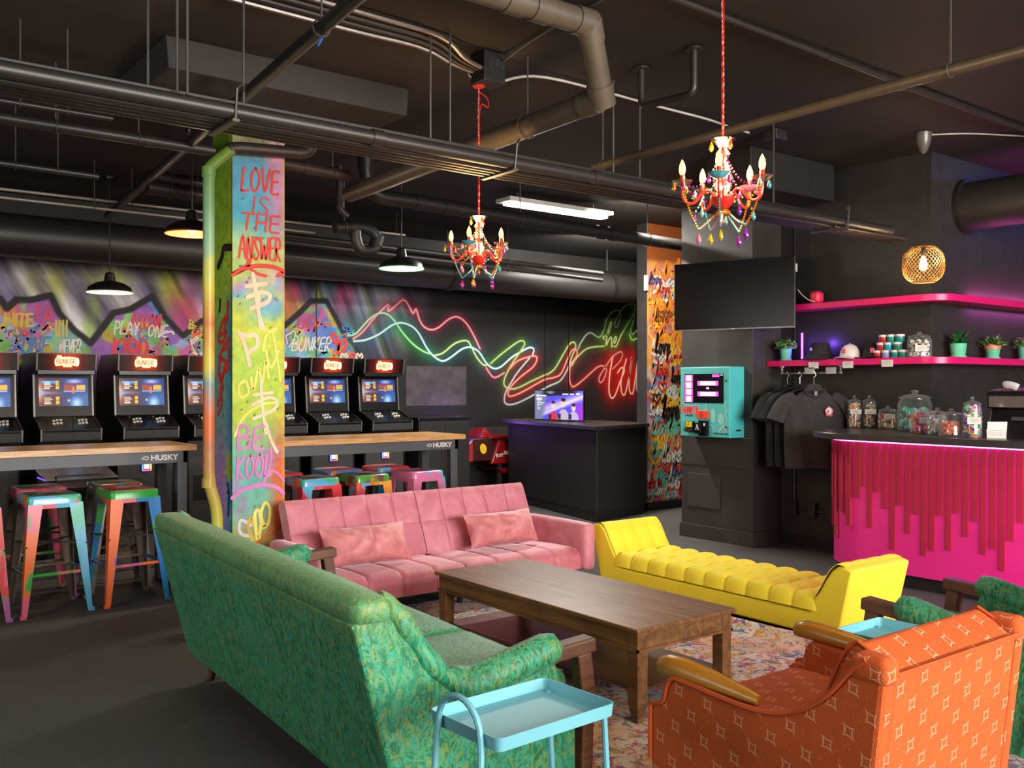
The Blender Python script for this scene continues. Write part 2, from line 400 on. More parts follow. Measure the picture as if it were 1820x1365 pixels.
# ================================================================ room shell
CEIL = 3.35
WB = 10.35                                   # face of the back wall
black_paint = pm('black_wall_paint', '#2b2827', .62, var=.25, scale=6, bump=.12, bscale=90)
black_trim = pm('black_trim_paint', '#1d1b1b', .45, var=.15)
def mat_ceiling():
    m, nt, b = newmat('black_ceiling_slab'); v = tex_coord(nt)
    f = noise_tex(nt, v, 1.3, 6, .6); g = noise_tex(nt, v, 40, 3)
    c = mixc(nt, .35, ramp(nt, f, [(.3, hx('#181413')), (.7, hx('#2c2420'))]), ramp(nt, g, [(.35, hx('#15120f')), (.75, hx('#3a322c'))]))
    nt.links.new(c, b.inputs['Base Color']); b.inputs['Roughness'].default_value = .7
    bump_to(nt, b, g, .25, .006); return m
def mat_floor():
    m, nt, b = newmat('dark_concrete_floor'); v = tex_coord(nt)
    f = noise_tex(nt, v, .9, 6, .65); g = noise_tex(nt, v, 140, 2, .6); sp = noise_tex(nt, v, 55, 1)
    c = mixc(nt, .45, ramp(nt, f, [(.3, hx('#383736')), (.7, hx('#565452'))]), ramp(nt, g, [(.3, hx('#201f1f')), (.72, hx('#66635f'))]))
    c = mixc(nt, ramp(nt, sp, [(.765, (0, 0, 0)), (.78, (1, 1, 1))]), c, hx('#8c857d'))
    nt.links.new(c, b.inputs['Base Color']); b.inputs['Roughness'].default_value = .78; b.inputs['Specular IOR Level'].default_value = .3
    bump_to(nt, b, g, .35, .004); return m
structure(MB().box(-3, 11, -4.2, 10.5, -.1, 0).build('floor', mat_floor()), 'dark grey concrete floor')
structure(MB().box(-3, 11, -4.2, 10.5, CEIL, CEIL+.15).build('ceiling', mat_ceiling()), 'black painted concrete ceiling slab')
back = structure(MB().box(-3, 11, WB, WB+.15, 0, CEIL).build('wall_back', black_paint), 'black back wall with graffiti mountains and painted neon lines')
structure(MB().box(-3.15, -3, -4.2, 10.5, 0, CEIL).build('wall_left', black_paint))
structure(MB().box(11, 11.15, -4.2, 10.5, 0, CEIL).build('wall_east', black_paint))
structure(MB().box(7.3, 7.45, 3.98, 6.0, 0, CEIL).box(7.45, 11, 3.98, 4.13, 0, CEIL).build('wall_right', pm('charcoal_shop_wall', '#292524', .6, var=.2, scale=8, bump=.15, bscale=120)), 'charcoal shop wall turning a corner behind the pink shelves')
structure(MB().box(-3, 11, WB-.02, WB, 0, .12).build('baseboard_back', black_trim))
structure(MB().box(7.28, 7.3, 3.98, 5.43, 0, .1).box(7.28, 11, 3.96, 3.98, 0, .1).build('baseboard_right', black_trim))
# charcoal boxed column that carries the kiosk and television
bx = MB().box(6.88, 7.3, 5.43, 6.28, .13, CEIL).box(6.865, 7.3, 5.415, 6.295, 0, .13)
colm = structure(bx.build('trim_1', pm('charcoal_column', '#35312e', .55, var=.18, scale=5, bump=.15, bscale=100), bevel=.004), 'charcoal boxed column behind the turquoise kiosk')
MB().box(6.868, 6.882, 5.80, 6.20, .30, .62).build('access_panel', pm('panel_charcoal', '#3b3734', .5), colm, bevel=.003)
MB().box(6.872, 6.882, 5.46, 6.26, .70, .98).build('wall_panel', pm('panel_charcoal2', '#373330', .5), colm, bevel=.003)
# partition end with the love graffiti
LWY, LX0, LX1 = 7.75, 7.9, 9.6
structure(MB().box(LX0, LX1, LWY, LWY+.16, 0, CEIL).build('wall_partition', black_paint), 'partition wall covered in love graffiti')
structure(MB().box(LX0-.005, LX1, LWY-.02, LWY, 0, .1).build('baseboard_partition', black_trim))

def mural_frame(Y, n=(0, -1, 0)): return ((0, Y, 0), (1, 0, 0), (0, 0, 1), n)
FRB = mural_frame(WB-.004)
def MW(p): return on_y(p[0], p[1], WB)
def mural_scale(u, v):
    a = on_y(u, v, WB); b = on_y(u+1, v, WB); c = on_y(u, v-1, WB); return b[0]-a[0], c[1]-a[1]
def wallword(mb, txt, u, v, hpx, wpx, m, off, wtot=None, slant=.1, jit=.04, Y=None, fr=None, rise=0):
    """letters hpx tall starting at (u, v); wtot = overall width in the photograph"""
    Y = Y or WB; a = on_y(u, v, Y); b = on_y(u+1, v, Y); c = on_y(u, v-1, Y); sx, sz = b[0]-a[0], c[1]-a[1]
    nat = sum(GL[ch][0]+.1 for ch in txt)*hpx
    h = hpx*sz; q = (wtot/nat if wtot else 1)*sx/sz
    x = a[0]
    for ch in txt:
        adv, st = GL[ch]; jy = random.uniform(-jit, jit)*h
        for s_ in st: ribbon(mb, [(x+(p[0]+p[1]*slant)*h*q, a[1]+jy+p[1]*h+rise*(x-a[0])) for p in s_], wpx*sz, fr or FRB, off, m)
        x += (adv+.1)*h*q
def ptsB(lst, ox, oy, k=4.55): return [MW((ox+a/k, oy+b/k)) for a, b in lst]

# ---------------- painted mural (colours only)
def build_mural():
    X0, X1, Z0, Z1, d = 1.0, 10.3, .9, 2.9, .0145
    nu, nv = int((X1-X0)/d), int((Z1-Z0)/d)
    X, Z = np.meshgrid(X0+np.arange(nu+1)/nu*(X1-X0), Z0+np.arange(nv+1)/nv*(Z1-Z0))
    C = np.zeros(X.shape+(3,))+rgb('#1d1b1c')
    C = C*(.8+.4*fnoise(X, Z, 3, 1))[..., None]
    B = lambda u, v: MW((u, v))
    def blob(u, v, ru, rv, col, a, tex=None):
        nonlocal C
        x, z = B(u, v); sx, sz = mural_scale(u, v)
        r = np.exp(-(((X-x)/(ru*sx))**2+((Z-z)/(rv*sz))**2)); t = 1 if tex is None else tex
        C = over(C, rgb(col), np.clip(r*a*t, 0, 1))
    xr = B(652, 560)[0]
    # aurora: sheared streaks of spray colour, fading out to black on the right
    sh = X+.45*(Z-2.2)+.25*np.sin(1.3*X); fine = np.clip((fnoise(sh*3.2, Z*.3, 5, 5, 4)-.5)*1.7+.5, 0, 1); wide = fnoise(sh, Z*.25, 1.6, 9, 2)
    fade = np.clip((xr+.9-X-.5*(2.3-Z))/1.1, 0, 1)
    pal = ['#4b4356', '#7a6c9a', '#b4b3c6', '#97a23a', '#6a628a', '#d9dae2', '#8e7ab0', '#5a5470']
    sky = np.zeros_like(C)+rgb('#2e2a36')
    for i, c in enumerate(pal):
        ctr = (i+.5)/len(pal); sky = over(sky, rgb(c), np.clip(1-np.abs(wide*1.6-.3-ctr)/.11, 0, 1)*.9)
    sky = sky*(.75+.9*fine)[..., None]
    C = C*(1-fade[..., None])+sky*fade[..., None]
    st = np.clip(fine*1.6-.1, 0, 1)
    for b in [(100, 500, 16, 40, '#a8b52a', .8), (60, 490, 18, 30, '#7d8a2c', .6), (20, 500, 20, 20, '#c9ccd4', .6), (130, 520, 18, 40, '#9aa0b4', .7), (195, 495, 40, 18, '#a9b62c', .95), (165, 560, 14, 40, '#93c050', .85),
              (158, 600, 18, 24, '#a6d070', .6), (130, 570, 12, 40, '#b4b8c8', .5), (230, 510, 22, 30, '#8d8f9c', .6), (300, 500, 14, 50, '#a7b53c', .7), (330, 560, 26, 46, '#d8427e', .95), (345, 500, 20, 40, '#5b2f56', .7),
              (265, 490, 16, 30, '#6a6484', .6), (520, 520, 18, 40, '#e0417a', .9), (535, 560, 12, 26, '#c7c23a', .8), (512, 545, 12, 30, '#d06a4c', .6), (612, 520, 20, 34, '#e0387c', .95), (585, 510, 14, 30, '#3e7d7a', .8),
              (640, 540, 34, 50, '#9aa6b4', .6), (625, 580, 22, 24, '#4f9c98', .7), (665, 535, 24, 40, '#5d646e', .5), (555, 505, 12, 14, '#16181c', .9)]:
        blob(*b, tex=st*.6+.4)
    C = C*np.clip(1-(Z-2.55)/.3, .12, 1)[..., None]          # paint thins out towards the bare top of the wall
    # mountains
    left = [(-140, 560), (-60, 520), (0, 531), (12, 548), (29, 533), (55, 533), (90, 525), (105, 556), (132, 587), (161, 610), (182, 583), (202, 556), (231, 550), (270, 527), (292, 563), (325, 597), (360, 570), (382, 562), (430, 520), (470, 545), (505, 580), (533, 555), (553, 535), (580, 535), (590, 553), (612, 594), (630, 612), (642, 640)]
    ridge = [B(*p) for p in left]; poly = ridge+[(ridge[-1][0], .8), (ridge[0][0], .8)]
    ins = inside(X, Z, poly)
    M = np.zeros_like(C)+rgb('#98a4cc')
    n1 = fnoise(X, Z, 2.2, 21, 3); n2 = fnoise(X, Z, 3.1, 22, 3); n3 = fnoise(X, Z, 2.6, 23, 3); n4 = fnoise(X, Z, 3.4, 24, 3); n5 = fnoise(X, Z, 5, 25, 2); n6 = fnoise(X, Z, 4, 26, 2)
    for n, c, th in ((n1, '#6aa7a8', .55), (n2, '#c05a8c', .58), (n3, '#d2824a', .6), (n4, '#5a7cc4', .55), (n5, '#b9a83c', .64), (n6, '#8b5aa6', .6), (fnoise(X, Z, 5.5, 27, 2), '#79b464', .64)):
        M = over(M, rgb(c), np.clip((n-th+.02)/.04, 0, 1)*.9)
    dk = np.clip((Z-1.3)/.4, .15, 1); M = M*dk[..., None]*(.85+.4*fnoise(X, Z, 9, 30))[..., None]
    C = np.where(ins[..., None], M, C)
    for (u0, u1, v, r) in ((-120, 640, 690, 60),):
        pass
    dr = np.full(X.shape, 1e9)
    for a, b in zip(ridge[:-1], ridge[1:]): dr = np.minimum(dr, dist_poly(X, Z, [a, b]))
    C = over(C, rgb('#2c2b2f'), np.clip((.04-dr)/.012, 0, 1))
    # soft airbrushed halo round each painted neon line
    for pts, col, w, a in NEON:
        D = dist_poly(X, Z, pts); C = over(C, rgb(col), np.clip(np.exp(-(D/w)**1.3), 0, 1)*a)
    blob(1095, 640, 60, 50, '#8c1410', .35); blob(1110, 715, 50, 20, '#3a2018', .5)
    # paler worn panel beside the last machine
    x0, z0 = MW((722, 722)); x1, z1 = MW((828, 652))
    pn = (X > x0) & (X < x1) & (Z > z0) & (Z < z1); C = np.where(pn[..., None], rgb('#4a4346')*(.75+.5*fnoise(X, Z, 8, 33))[..., None], C)
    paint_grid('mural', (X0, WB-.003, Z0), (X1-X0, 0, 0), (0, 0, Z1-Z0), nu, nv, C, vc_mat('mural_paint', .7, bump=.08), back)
Z5 = lambda l: ptsB(l, 600, 500); Z6 = lambda l: ptsB(l, 840, 480)
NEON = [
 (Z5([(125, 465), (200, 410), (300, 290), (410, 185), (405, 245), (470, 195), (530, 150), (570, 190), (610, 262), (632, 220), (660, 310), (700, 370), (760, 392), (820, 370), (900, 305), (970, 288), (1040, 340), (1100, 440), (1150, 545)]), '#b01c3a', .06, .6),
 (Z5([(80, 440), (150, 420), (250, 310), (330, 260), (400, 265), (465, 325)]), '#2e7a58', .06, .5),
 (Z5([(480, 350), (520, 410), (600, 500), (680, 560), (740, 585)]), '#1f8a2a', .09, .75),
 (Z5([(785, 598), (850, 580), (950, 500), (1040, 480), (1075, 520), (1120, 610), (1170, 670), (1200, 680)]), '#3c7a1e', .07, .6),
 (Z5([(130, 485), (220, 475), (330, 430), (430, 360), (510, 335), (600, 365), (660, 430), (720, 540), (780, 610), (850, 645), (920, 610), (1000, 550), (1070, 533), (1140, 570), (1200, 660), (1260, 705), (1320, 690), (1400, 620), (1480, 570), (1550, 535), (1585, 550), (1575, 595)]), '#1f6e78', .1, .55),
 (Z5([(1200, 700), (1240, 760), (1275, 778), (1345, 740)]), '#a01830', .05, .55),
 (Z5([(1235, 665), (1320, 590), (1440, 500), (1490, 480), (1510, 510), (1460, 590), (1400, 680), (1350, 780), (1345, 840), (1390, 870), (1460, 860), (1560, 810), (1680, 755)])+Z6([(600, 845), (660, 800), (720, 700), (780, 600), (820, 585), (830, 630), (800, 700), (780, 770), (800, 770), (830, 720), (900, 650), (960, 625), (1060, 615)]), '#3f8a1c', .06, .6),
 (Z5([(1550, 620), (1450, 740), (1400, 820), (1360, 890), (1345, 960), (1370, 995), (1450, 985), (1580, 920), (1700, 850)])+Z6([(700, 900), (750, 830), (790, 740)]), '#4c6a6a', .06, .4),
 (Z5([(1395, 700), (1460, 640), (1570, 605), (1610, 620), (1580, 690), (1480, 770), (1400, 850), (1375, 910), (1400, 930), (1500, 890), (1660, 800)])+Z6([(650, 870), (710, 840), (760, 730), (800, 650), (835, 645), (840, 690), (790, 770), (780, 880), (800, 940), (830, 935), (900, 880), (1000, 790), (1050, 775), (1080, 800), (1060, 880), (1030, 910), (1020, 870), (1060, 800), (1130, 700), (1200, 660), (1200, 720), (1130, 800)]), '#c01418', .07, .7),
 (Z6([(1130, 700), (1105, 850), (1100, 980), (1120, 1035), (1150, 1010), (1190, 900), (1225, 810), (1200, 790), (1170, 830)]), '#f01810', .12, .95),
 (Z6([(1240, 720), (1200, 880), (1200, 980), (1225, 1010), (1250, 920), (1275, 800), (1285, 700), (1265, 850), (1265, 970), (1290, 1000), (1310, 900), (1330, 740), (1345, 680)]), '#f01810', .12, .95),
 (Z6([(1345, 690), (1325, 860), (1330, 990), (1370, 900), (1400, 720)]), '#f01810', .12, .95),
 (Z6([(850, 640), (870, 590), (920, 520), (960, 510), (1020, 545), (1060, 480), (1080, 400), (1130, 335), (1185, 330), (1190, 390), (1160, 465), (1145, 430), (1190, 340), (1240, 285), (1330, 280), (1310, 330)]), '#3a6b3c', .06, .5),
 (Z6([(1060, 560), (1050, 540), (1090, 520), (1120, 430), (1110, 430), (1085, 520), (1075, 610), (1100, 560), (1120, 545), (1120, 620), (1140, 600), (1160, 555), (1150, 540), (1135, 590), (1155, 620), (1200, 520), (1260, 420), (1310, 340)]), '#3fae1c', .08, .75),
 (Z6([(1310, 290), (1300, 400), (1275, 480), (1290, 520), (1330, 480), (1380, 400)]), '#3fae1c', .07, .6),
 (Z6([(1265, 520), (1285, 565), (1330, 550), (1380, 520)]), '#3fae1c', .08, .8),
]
build_mural()
NC = ['#e58a96', '#a9c8a4', '#8fd28c', '#b9c489', '#b9d4d6', '#d8808c', '#a3b472', '#a8b4b0', '#d98a7c', '#ffc8a4', '#ffccaa', '#ffc8a4', '#93a48c', '#d0d08c', '#b2c08c', '#c8d884']
nb = MB()
for i, (pts, c, w, a) in enumerate(NEON): ribbon(nb, pts, .026, FRB, .001+.0004*i, i, 3)
nb.build('neon_line_painting', [pm('neon_line_%d' % i, c, .6, var=.06) for i, c in enumerate(NC)], back, recalc=False)
gm = [pm('spray_'+n, c, .6, var=.12) for n, c in (('white', '#d6d2cc'), ('blue', '#3f72b4'), ('red', '#d2304a'), ('yellow', '#cdb040'), ('cream', '#efd3b0'), ('pink', '#d77cc0'), ('scarlet', '#dd3a2c'), ('black', '#1a1716'), ('lemon', '#efe06a'), ('teal', '#4fb0b4'), ('orange', '#dc7030'))]
WHT, BLU, RED, YEL, CRM, PNK, SCA, BLK, LEM, TEA, ORA = range(11)
g = MB()
wallword(g, 'NEVER', 105, 627, 24, 2.8, WHT, .004, 40, .15)
wallword(g, 'ZUNE', 20, 627, 30, 4, BLU, .003, 68, .3)
wallword(g, 'UNITE', -4, 578, 22, 4, YEL, .003, 64, .1)
wallword(g, 'TA', 58, 572, 28, 3.5, RED, .0035, 38, .1)
wallword(g, 'PLAY', 202, 594, 22, 2.6, WHT, .005, 46, .2)
wallword(g, 'ONE', 262, 598, 20, 2.6, WHT, .005, 36, .2)
wallword(g, 'ATCON', 232, 582, 24, 3.6, RED, .003, 56, .1)
wallword(g, 'KIDD', 200, 632, 30, 5.5, RED, .004, 66, .1)
wallword(g, 'G', 246, 606, 22, 3, BLU, .0045, 20, 0)
ribbon(g, ptsB([(1280, 720), (1330, 690), (1390, 680), (1400, 700)], 0, 440), .02, FRB, .005, WHT)
ribbon(g, ptsB([(240, 1130), (235, 900), (330, 790), (420, 790)], 0, 440), .03, FRB, .003, YEL)
for x in (455, 480, 510, 540): ribbon(g, ptsB([(x, 590), (x-3, 660), (x, 720)], 0, 440), .018, FRB, .003, YEL)
for p in ([(1590, 720), (1550, 770), (1610, 850), (1560, 790), (1600, 730)], [(1560, 850), (1620, 870), (1640, 850), (1580, 880)], [(1540, 740), (1560, 820), (1600, 880)]): ribbon(g, ptsB(p, 0, 440), .016, FRB, .004, WHT)
wallword(g, 'BUNKER', 517, 622, 24, 2.8, WHT, .004, 72, .35)
ribbon(g, ptsB([(775, 500), (765, 440), (800, 420), (830, 400), (835, 450), (790, 530)], 340, 500), .016, FRB, .004, WHT)
ribbon(g, ptsB([(1165, 500), (1130, 450), (1150, 425), (1185, 480), (1190, 600), (1240, 540), (1250, 490), (1215, 480), (1180, 560)], 340, 500), .035, FRB, .004, SCA)
for cx, c in ((1230, WHT), (1310, RED), (1355, CRM)): ribbon(g, ptsB([(cx, 655), (cx-24, 610), (cx-10, 585), (cx+2, 610), (cx+16, 585), (cx+26, 610), (cx, 655)], 340, 500), .022, FRB, .004, c)
for p, c in (([(1010, 240), (990, 270), (1010, 290), (1035, 270), (1020, 235)], BLU), ([(870, 320), (850, 360), (900, 380), (920, 330), (950, 370)], RED), ([(1000, 330), (1010, 370), (1040, 330)], ORA)): ribbon(g, ptsB(p, 340, 500), .02, FRB, .004, c)
rs = random.Random(9)
for i in range(110):                                  # loose scribbles inside the mountains
    u = rs.choice([rs.uniform(-20, 120), rs.uniform(205, 300), rs.uniform(520, 625), rs.uniform(335, 360)]); v = rs.uniform(575, 640); s_ = rs.uniform(5, 13); c = rs.choice([BLU, RED, YEL, ORA, TEA, PNK, BLU, ORA])
    q = [MW((u+s_*rs.uniform(-1, 1), v+s_*rs.uniform(-1, 1))) for k in range(rs.randint(3, 6))]; ribbon(g, q, rs.uniform(.012, .026), FRB, .0012, c)
g.build('graffiti_lettering', gm, back, recalc=False)
sm = MB()
for u in (562, 968, 1010): x = MW((u, 600))[0]; sm.box(x-.006, x+.006, WB-.012, WB-.002, .12, 3.0)
sm.build('panel_seam', pm('seam_black', '#0b0a0a', .5), back)

# ---------------- love graffiti on the partition
def build_love():
    d = .02; X0, X1, Z0, Z1 = LX0, LX1, .1, CEIL; nu, nv = int((X1-X0)/d), int((Z1-Z0)/d)
    X, Z = np.meshgrid(X0+np.arange(nu+1)/nu*(X1-X0), Z0+np.arange(nv+1)/nv*(Z1-Z0))
    up = np.clip((Z-1.2)/.7, 0, 1)
    C = over(np.zeros(X.shape+(3,))+rgb('#b8aca4'), rgb('#f8ac30'), up)
    for i, (c, th, lo) in enumerate((('#e0562c', .56, 0), ('#f2c03a', .56, 1), ('#b8a0a0', .6, 0), ('#58a89c', .62, -1), ('#c23a34', .58, -1), ('#8f86a8', .6, 0), ('#e88a6a', .58, 0), ('#d8d0c8', .64, -1), ('#3c5c94', .66, -1))):
        n = fnoise(X, Z, 3.2+.3*i, 50+i, 3); a = np.clip((n-th)/.05, 0, 1)
        if lo == 1: a = a*up
        if lo == -1: a = a*(1-up*.9)
        C = over(C, rgb(c), a*.9)
    C = C*(.85+.25*fnoise(X, Z, 14, 70))[..., None]
    top = np.clip((Z-2.86-.05*fnoise(X, Z, 6, 71))/.06, 0, 1); C = over(C, rgb('#8c4a1e'), top)
    gray = np.clip((X-8.9)/.02, 0, 1); C = over(C, rgb('#6a6055'), gray)
    paint_grid('love_mural', (X0, LWY-.003, Z0), (X1-X0, 0, 0), (0, 0, Z1-Z0), nu, nv, C, vc_mat('mural_paint', .7), bpy.data.objects['wall_partition'])
build_love()
FRL = mural_frame(LWY-.004)
lm = [pm('love_'+n, c, .6, var=.1) for n, c in (('black', '#221c1a'), ('red', '#c8302c'), ('white', '#e4dcd2'), ('yellow', '#f0bc34'), ('blue', '#2c4a86'), ('brown', '#8a4a1c'), ('coral', '#ea7a54'), ('mint', '#66c0a6'), ('lilac', '#8a80b0'), ('orange', '#ee8a22'))]
g = MB(); rr = random.Random(5)
def heart(mb, x, z, s, m, off, w): ribbon(mb, [(x, z), (x-.5*s, z+.5*s), (x-.42*s, z+.92*s), (x-.08*s, z+.85*s), (x, z+.6*s), (x+.1*s, z+.88*s), (x+.45*s, z+.9*s), (x+.5*s, z+.5*s), (x, z)], w, FRL, off, m)
k = 0; z = .16
while z < 2.78:
    x = LX0+.02+rr.uniform(0, .1)
    while x < 8.8:
        h = rr.uniform(.12, .23); hi = z > 1.75
        m = rr.choice([3, 9, 6, 3, 9, 9, 2, 6, 3, 5] if hi else [1, 2, 7, 8, 3, 6, 2, 9, 7, 1])
        if x+h*1.5 < 8.88:
            if rr.random() < .15: heart(g, x+h*.5, z, h, m, .001+.00003*k, h*.14)
            else: word(g, 'love', (x, z), h, h*rr.uniform(.12, .18), FRL, .001+.00003*k, m, rr.uniform(0, .35), 1, .08, rr.uniform(-.02, .05))
        k += 1; x += h*rr.uniform(.8, 1.5)
    z += rr.uniform(.075, .1)
for u, v, h, w, m in ((1163, 572, 24, 24, 5), (1163, 628, 34, 28, 0), (1165, 668, 26, 22, 1), (1191, 650, 24, 26, 3), (1192, 680, 26, 18, 0), (1152, 738, 20, 26, 2), (1176, 744, 40, 30, 0), (1176, 822, 34, 34, 2), (1200, 808, 22, 24, 2), (1192, 846, 20, 24, 4), (1212, 848, 18, 16, 3), (1162, 880, 22, 22, 2), (1180, 886, 22, 22, 2), (1206, 872, 22, 20, 1), (1150, 900, 22, 22, 1), (1152, 865, 20, 24, 1), (1150, 540, 20, 30, 3), (1152, 505, 22, 24, 4), (1170, 520, 20, 20, 1), (1196, 612, 22, 26, 9)):
    wallword(g, 'love', u, v, h, h*.13, m, .008, w, .15, .03, LWY, FRL)
for u, v, s, m in ((1176, 692, .12, 1), (1166, 712, .11, 0), (1152, 890, .12, 7), (1190, 890, .14, 7)): x, z = on_y(u, v, LWY); heart(g, x, z-.03, s, m, .0085, .02)
g.build('graffiti_lettering', lm, bpy.data.objects['wall_partition'], recalc=False)

# ---------------- painted pillar
PX0, PX1, PY0, PY1 = 2.305, 2.67, 6.05, 6.40
pil = structure(MB().box(PX0, PX1, PY0, PY1, 0, CEIL).build('pillar', pm('pillar_concrete', '#b0603a', .8, var=.3, scale=9, bump=.3, bscale=50)), 'square concrete pillar sprayed all over with bright graffiti')
pil['label'] = 'square concrete pillar sprayed all over with bright graffiti'
def build_pillar():
    d = .0125
    def face(name, O, ux, n, W, fn):
        nu, nv = int(W/d), int(CEIL/d); S, Z = np.meshgrid(np.arange(nu+1)/nu*W, np.arange(nv+1)/nv*CEIL)
        C = fn(S/W, Z); spk = fnoise(S, Z, 60, 91, 1); C = over(C, rgb('#20302a'), np.clip((spk-.93)/.03, 0, 1)*.8)
        paint_grid(name, O, Vector(ux)*W, (0, 0, CEIL), nu, nv, C, vc_mat('pillar_paint', .65, bump=.25, bscale=70), pil)
    def grad(Z, stops):
        C = np.zeros(Z.shape+(3,)); z = [s_[0] for s_ in stops]
        for i in range(3): C[..., i] = np.interp(Z, z, [rgb(s_[1])[i] for s_ in stops])
        return C
    def vz(v, t=6.37): return CAM_H+(HORIZON-v)*t/FPX
    def front(s_, Z):
        n = fnoise(s_*.4, Z, 5, 60, 3); n2 = fnoise(s_*.4, Z, 7, 61, 3)
        C = grad(Z+.25*(n-.5), [(0, '#d85a2a'), (vz(960), '#b8a850'), (vz(900), '#7ab8a0'), (vz(840), '#6cbcb0'), (vz(790), '#8cc08c'), (vz(740), '#b8d24c'), (vz(650), '#b4d856'), (vz(590), '#cfdc58'), (vz(530), '#78bccc'), (vz(505), '#c8a8c8'), (vz(480), '#b8d070'), (vz(440), '#a8cc94'), (vz(400), '#58b4d0'), (vz(330), '#62b0d4'), (vz(285), '#5a9cbc'), (vz(262), '#8a8a60'), (CEIL, '#5a3a28')])
        pk = np.clip((s_-.55)/.3+(n-.5), 0, 1)*np.clip((Z-2.35)/.25, 0, 1); C = over(C, rgb('#d890b4'), pk*.85)
        og = np.clip((s_-.62)/.25+(n2-.5)*.8, 0, 1)*np.clip((1.35-Z)/.4, 0, 1); C = over(C, rgb('#e8642c'), og*.9)
        yl = np.clip((n2-.55)/.1, 0, 1)*np.clip(1-np.abs(Z-1.8)/.9, 0, 1); C = over(C, rgb('#dfe04c'), yl*.6)
        pr = np.clip((n-.6)/.06, 0, 1)*np.clip((1.3-Z)/.3, 0, 1); C = over(C, rgb('#c984c4'), pr*.5)
        ye = np.clip((s_-.955)/.03, 0, 1); C = over(C, rgb('#e8b040'), ye*.8)
        return C*(.9+.2*fnoise(s_*.4, Z, 22, 62))[..., None]
    def left(s_, Z):
        n = fnoise(s_*.35, Z, 5, 64, 3); n2 = fnoise(s_*.35, Z, 8, 65, 3)
        C = grad(Z+.2*(n-.5), [(0, '#b48ac0'), (.9, '#b88cc4'), (1.2, '#7fa0a0'), (1.6, '#7fb49c'), (2.1, '#a4cc3c'), (2.5, '#9ac232'), (2.9, '#7ea82a'), (CEIL, '#5a7a24')])
        C = over(C, rgb('#4aa4c0'), np.clip((.35-s_)/.15, 0, 1)*np.clip((2.2-Z)/.3, 0, 1)*.8)
        C = over(C, rgb('#b8d020'), np.clip((n2-.6)/.05, 0, 1)*np.clip((1.2-Z)/.3, 0, 1)*.8)
        C = over(C, rgb('#e2e03c'), np.clip((.2-s_)/.1, 0, 1)*np.clip((Z-2.0)/.1, 0, 1)*.6)
        return C*(.85+.3*fnoise(s_*.35, Z, 20, 66))[..., None]
    face('front_paint', (PX0, PY0-.003, 0), (1, 0, 0), 1, PX1-PX0, front)
    face('side_paint', (PX0-.003, PY0, 0), (0, 1, 0), 1, PY1-PY0, left)
    FP = ((0, PY0-.0045, 0), (1, 0, 0), (0, 0, 1), (0, -1, 0)); g = MB()
    P = lambda l, ox, oy: [on_y(ox+a/4.55, oy+b/4.55, PY0) for a, b in l]
    W_ = lambda *a, **k: wallword(g, *a, Y=PY0, fr=FP, **k)
    def st(l, ox, oy, w, m, off=.001): ribbon(g, P(l, ox, oy), w, FP, off, m)
    W_('LOVE', 428, 338, 42, 4.2, SCA, .002, 70); W_('IS', 446, 380, 32, 3, SCA, .002, 34); W_('THE', 428, 408, 30, 4, SCA, .002, 72); W_('ANSWER', 424, 458, 40, 4.2, SCA, .002, 78)
    st([(470, 1060), (440, 1110), (330, 1175), (480, 1110), (640, 1110), (740, 1150), (700, 1180)], 340, 230, .03, SCA, .002)
    st([(330, 1180), (440, 1120), (540, 1170), (600, 1185)], 340, 230, .02, SCA, .002)
    for l in ([(495, -60), (520, 100), (560, 380)], [(440, 40), (600, 20)], [(450, 130), (560, 90), (630, 110), (610, 170), (480, 220)], [(540, 100), (540, 250), (580, 380)], [(390, 420), (430, 520), (470, 680)], [(380, 420), (450, 440), (520, 440), (530, 520), (480, 560), (450, 600)]): st(l, 340, 500, .028, CRM, .002)
    for l in ([(560, 800), (570, 1000), (600, 1230)], [(500, 920), (650, 900)], [(490, 1000), (620, 940), (690, 970), (660, 1040), (500, 1110)], [(600, 1150), (640, 1280), (690, 1380)]): st(l, 340, 500, .022, CRM, .002)
    for l in ([(430, 800), (380, 850), (400, 940), (460, 900), (440, 810)], [(480, 780), (500, 880), (540, 700), (570, 820), (600, 640), (620, 780)], [(580, 560), (600, 440), (650, 420), (690, 620), (715, 800)], [(650, 400), (690, 380)], [(350, 1250), (420, 1100), (560, 1000), (690, 980)], [(600, 560), (640, 700), (700, 560)]): st(l, 340, 500, .018, LEM, .0015)
    W_('BE', 420, 798, 40, 4.5, PNK, .002, 52); W_('KOOL', 419, 850, 40, 4.2, PNK, .002, 66)
    st([(330, 660), (420, 590), (560, 555), (680, 570), (740, 620)], 340, 740, .028, PNK, .002); st([(570, 550), (620, 460), (680, 450), (745, 520)], 340, 740, .018, PNK, .002); st([(640, 250), (640, 360), (620, 450)], 340, 740, .014, PNK, .002)
    for i, (l, m) in enumerate((([(480, 880), (400, 840), (385, 920), (420, 960), (480, 970), (500, 1030)], WHT), ([(500, 1000), (455, 900), (480, 820), (510, 900), (520, 1000)], YEL), ([(530, 990), (510, 800), (540, 760), (560, 850), (545, 980)], LEM), ([(590, 890), (560, 800), (590, 700), (630, 740), (620, 860), (580, 900)], LEM), ([(500, 1030), (560, 1000), (640, 930), (700, 885)], ORA))): st(l, 340, 740, .022, m, .002+.0004*i)
    g.build('graffiti_lettering', gm, pil, recalc=False)
    FS = ((PX0-.0045, 0, 0), (0, 1, 0), (0, 0, 1), (-1, 0, 0)); g = MB()
    S = lambda l, ox, oy: [on_x(ox+a/4.55, oy+b/4.55, PX0) for a, b in l]
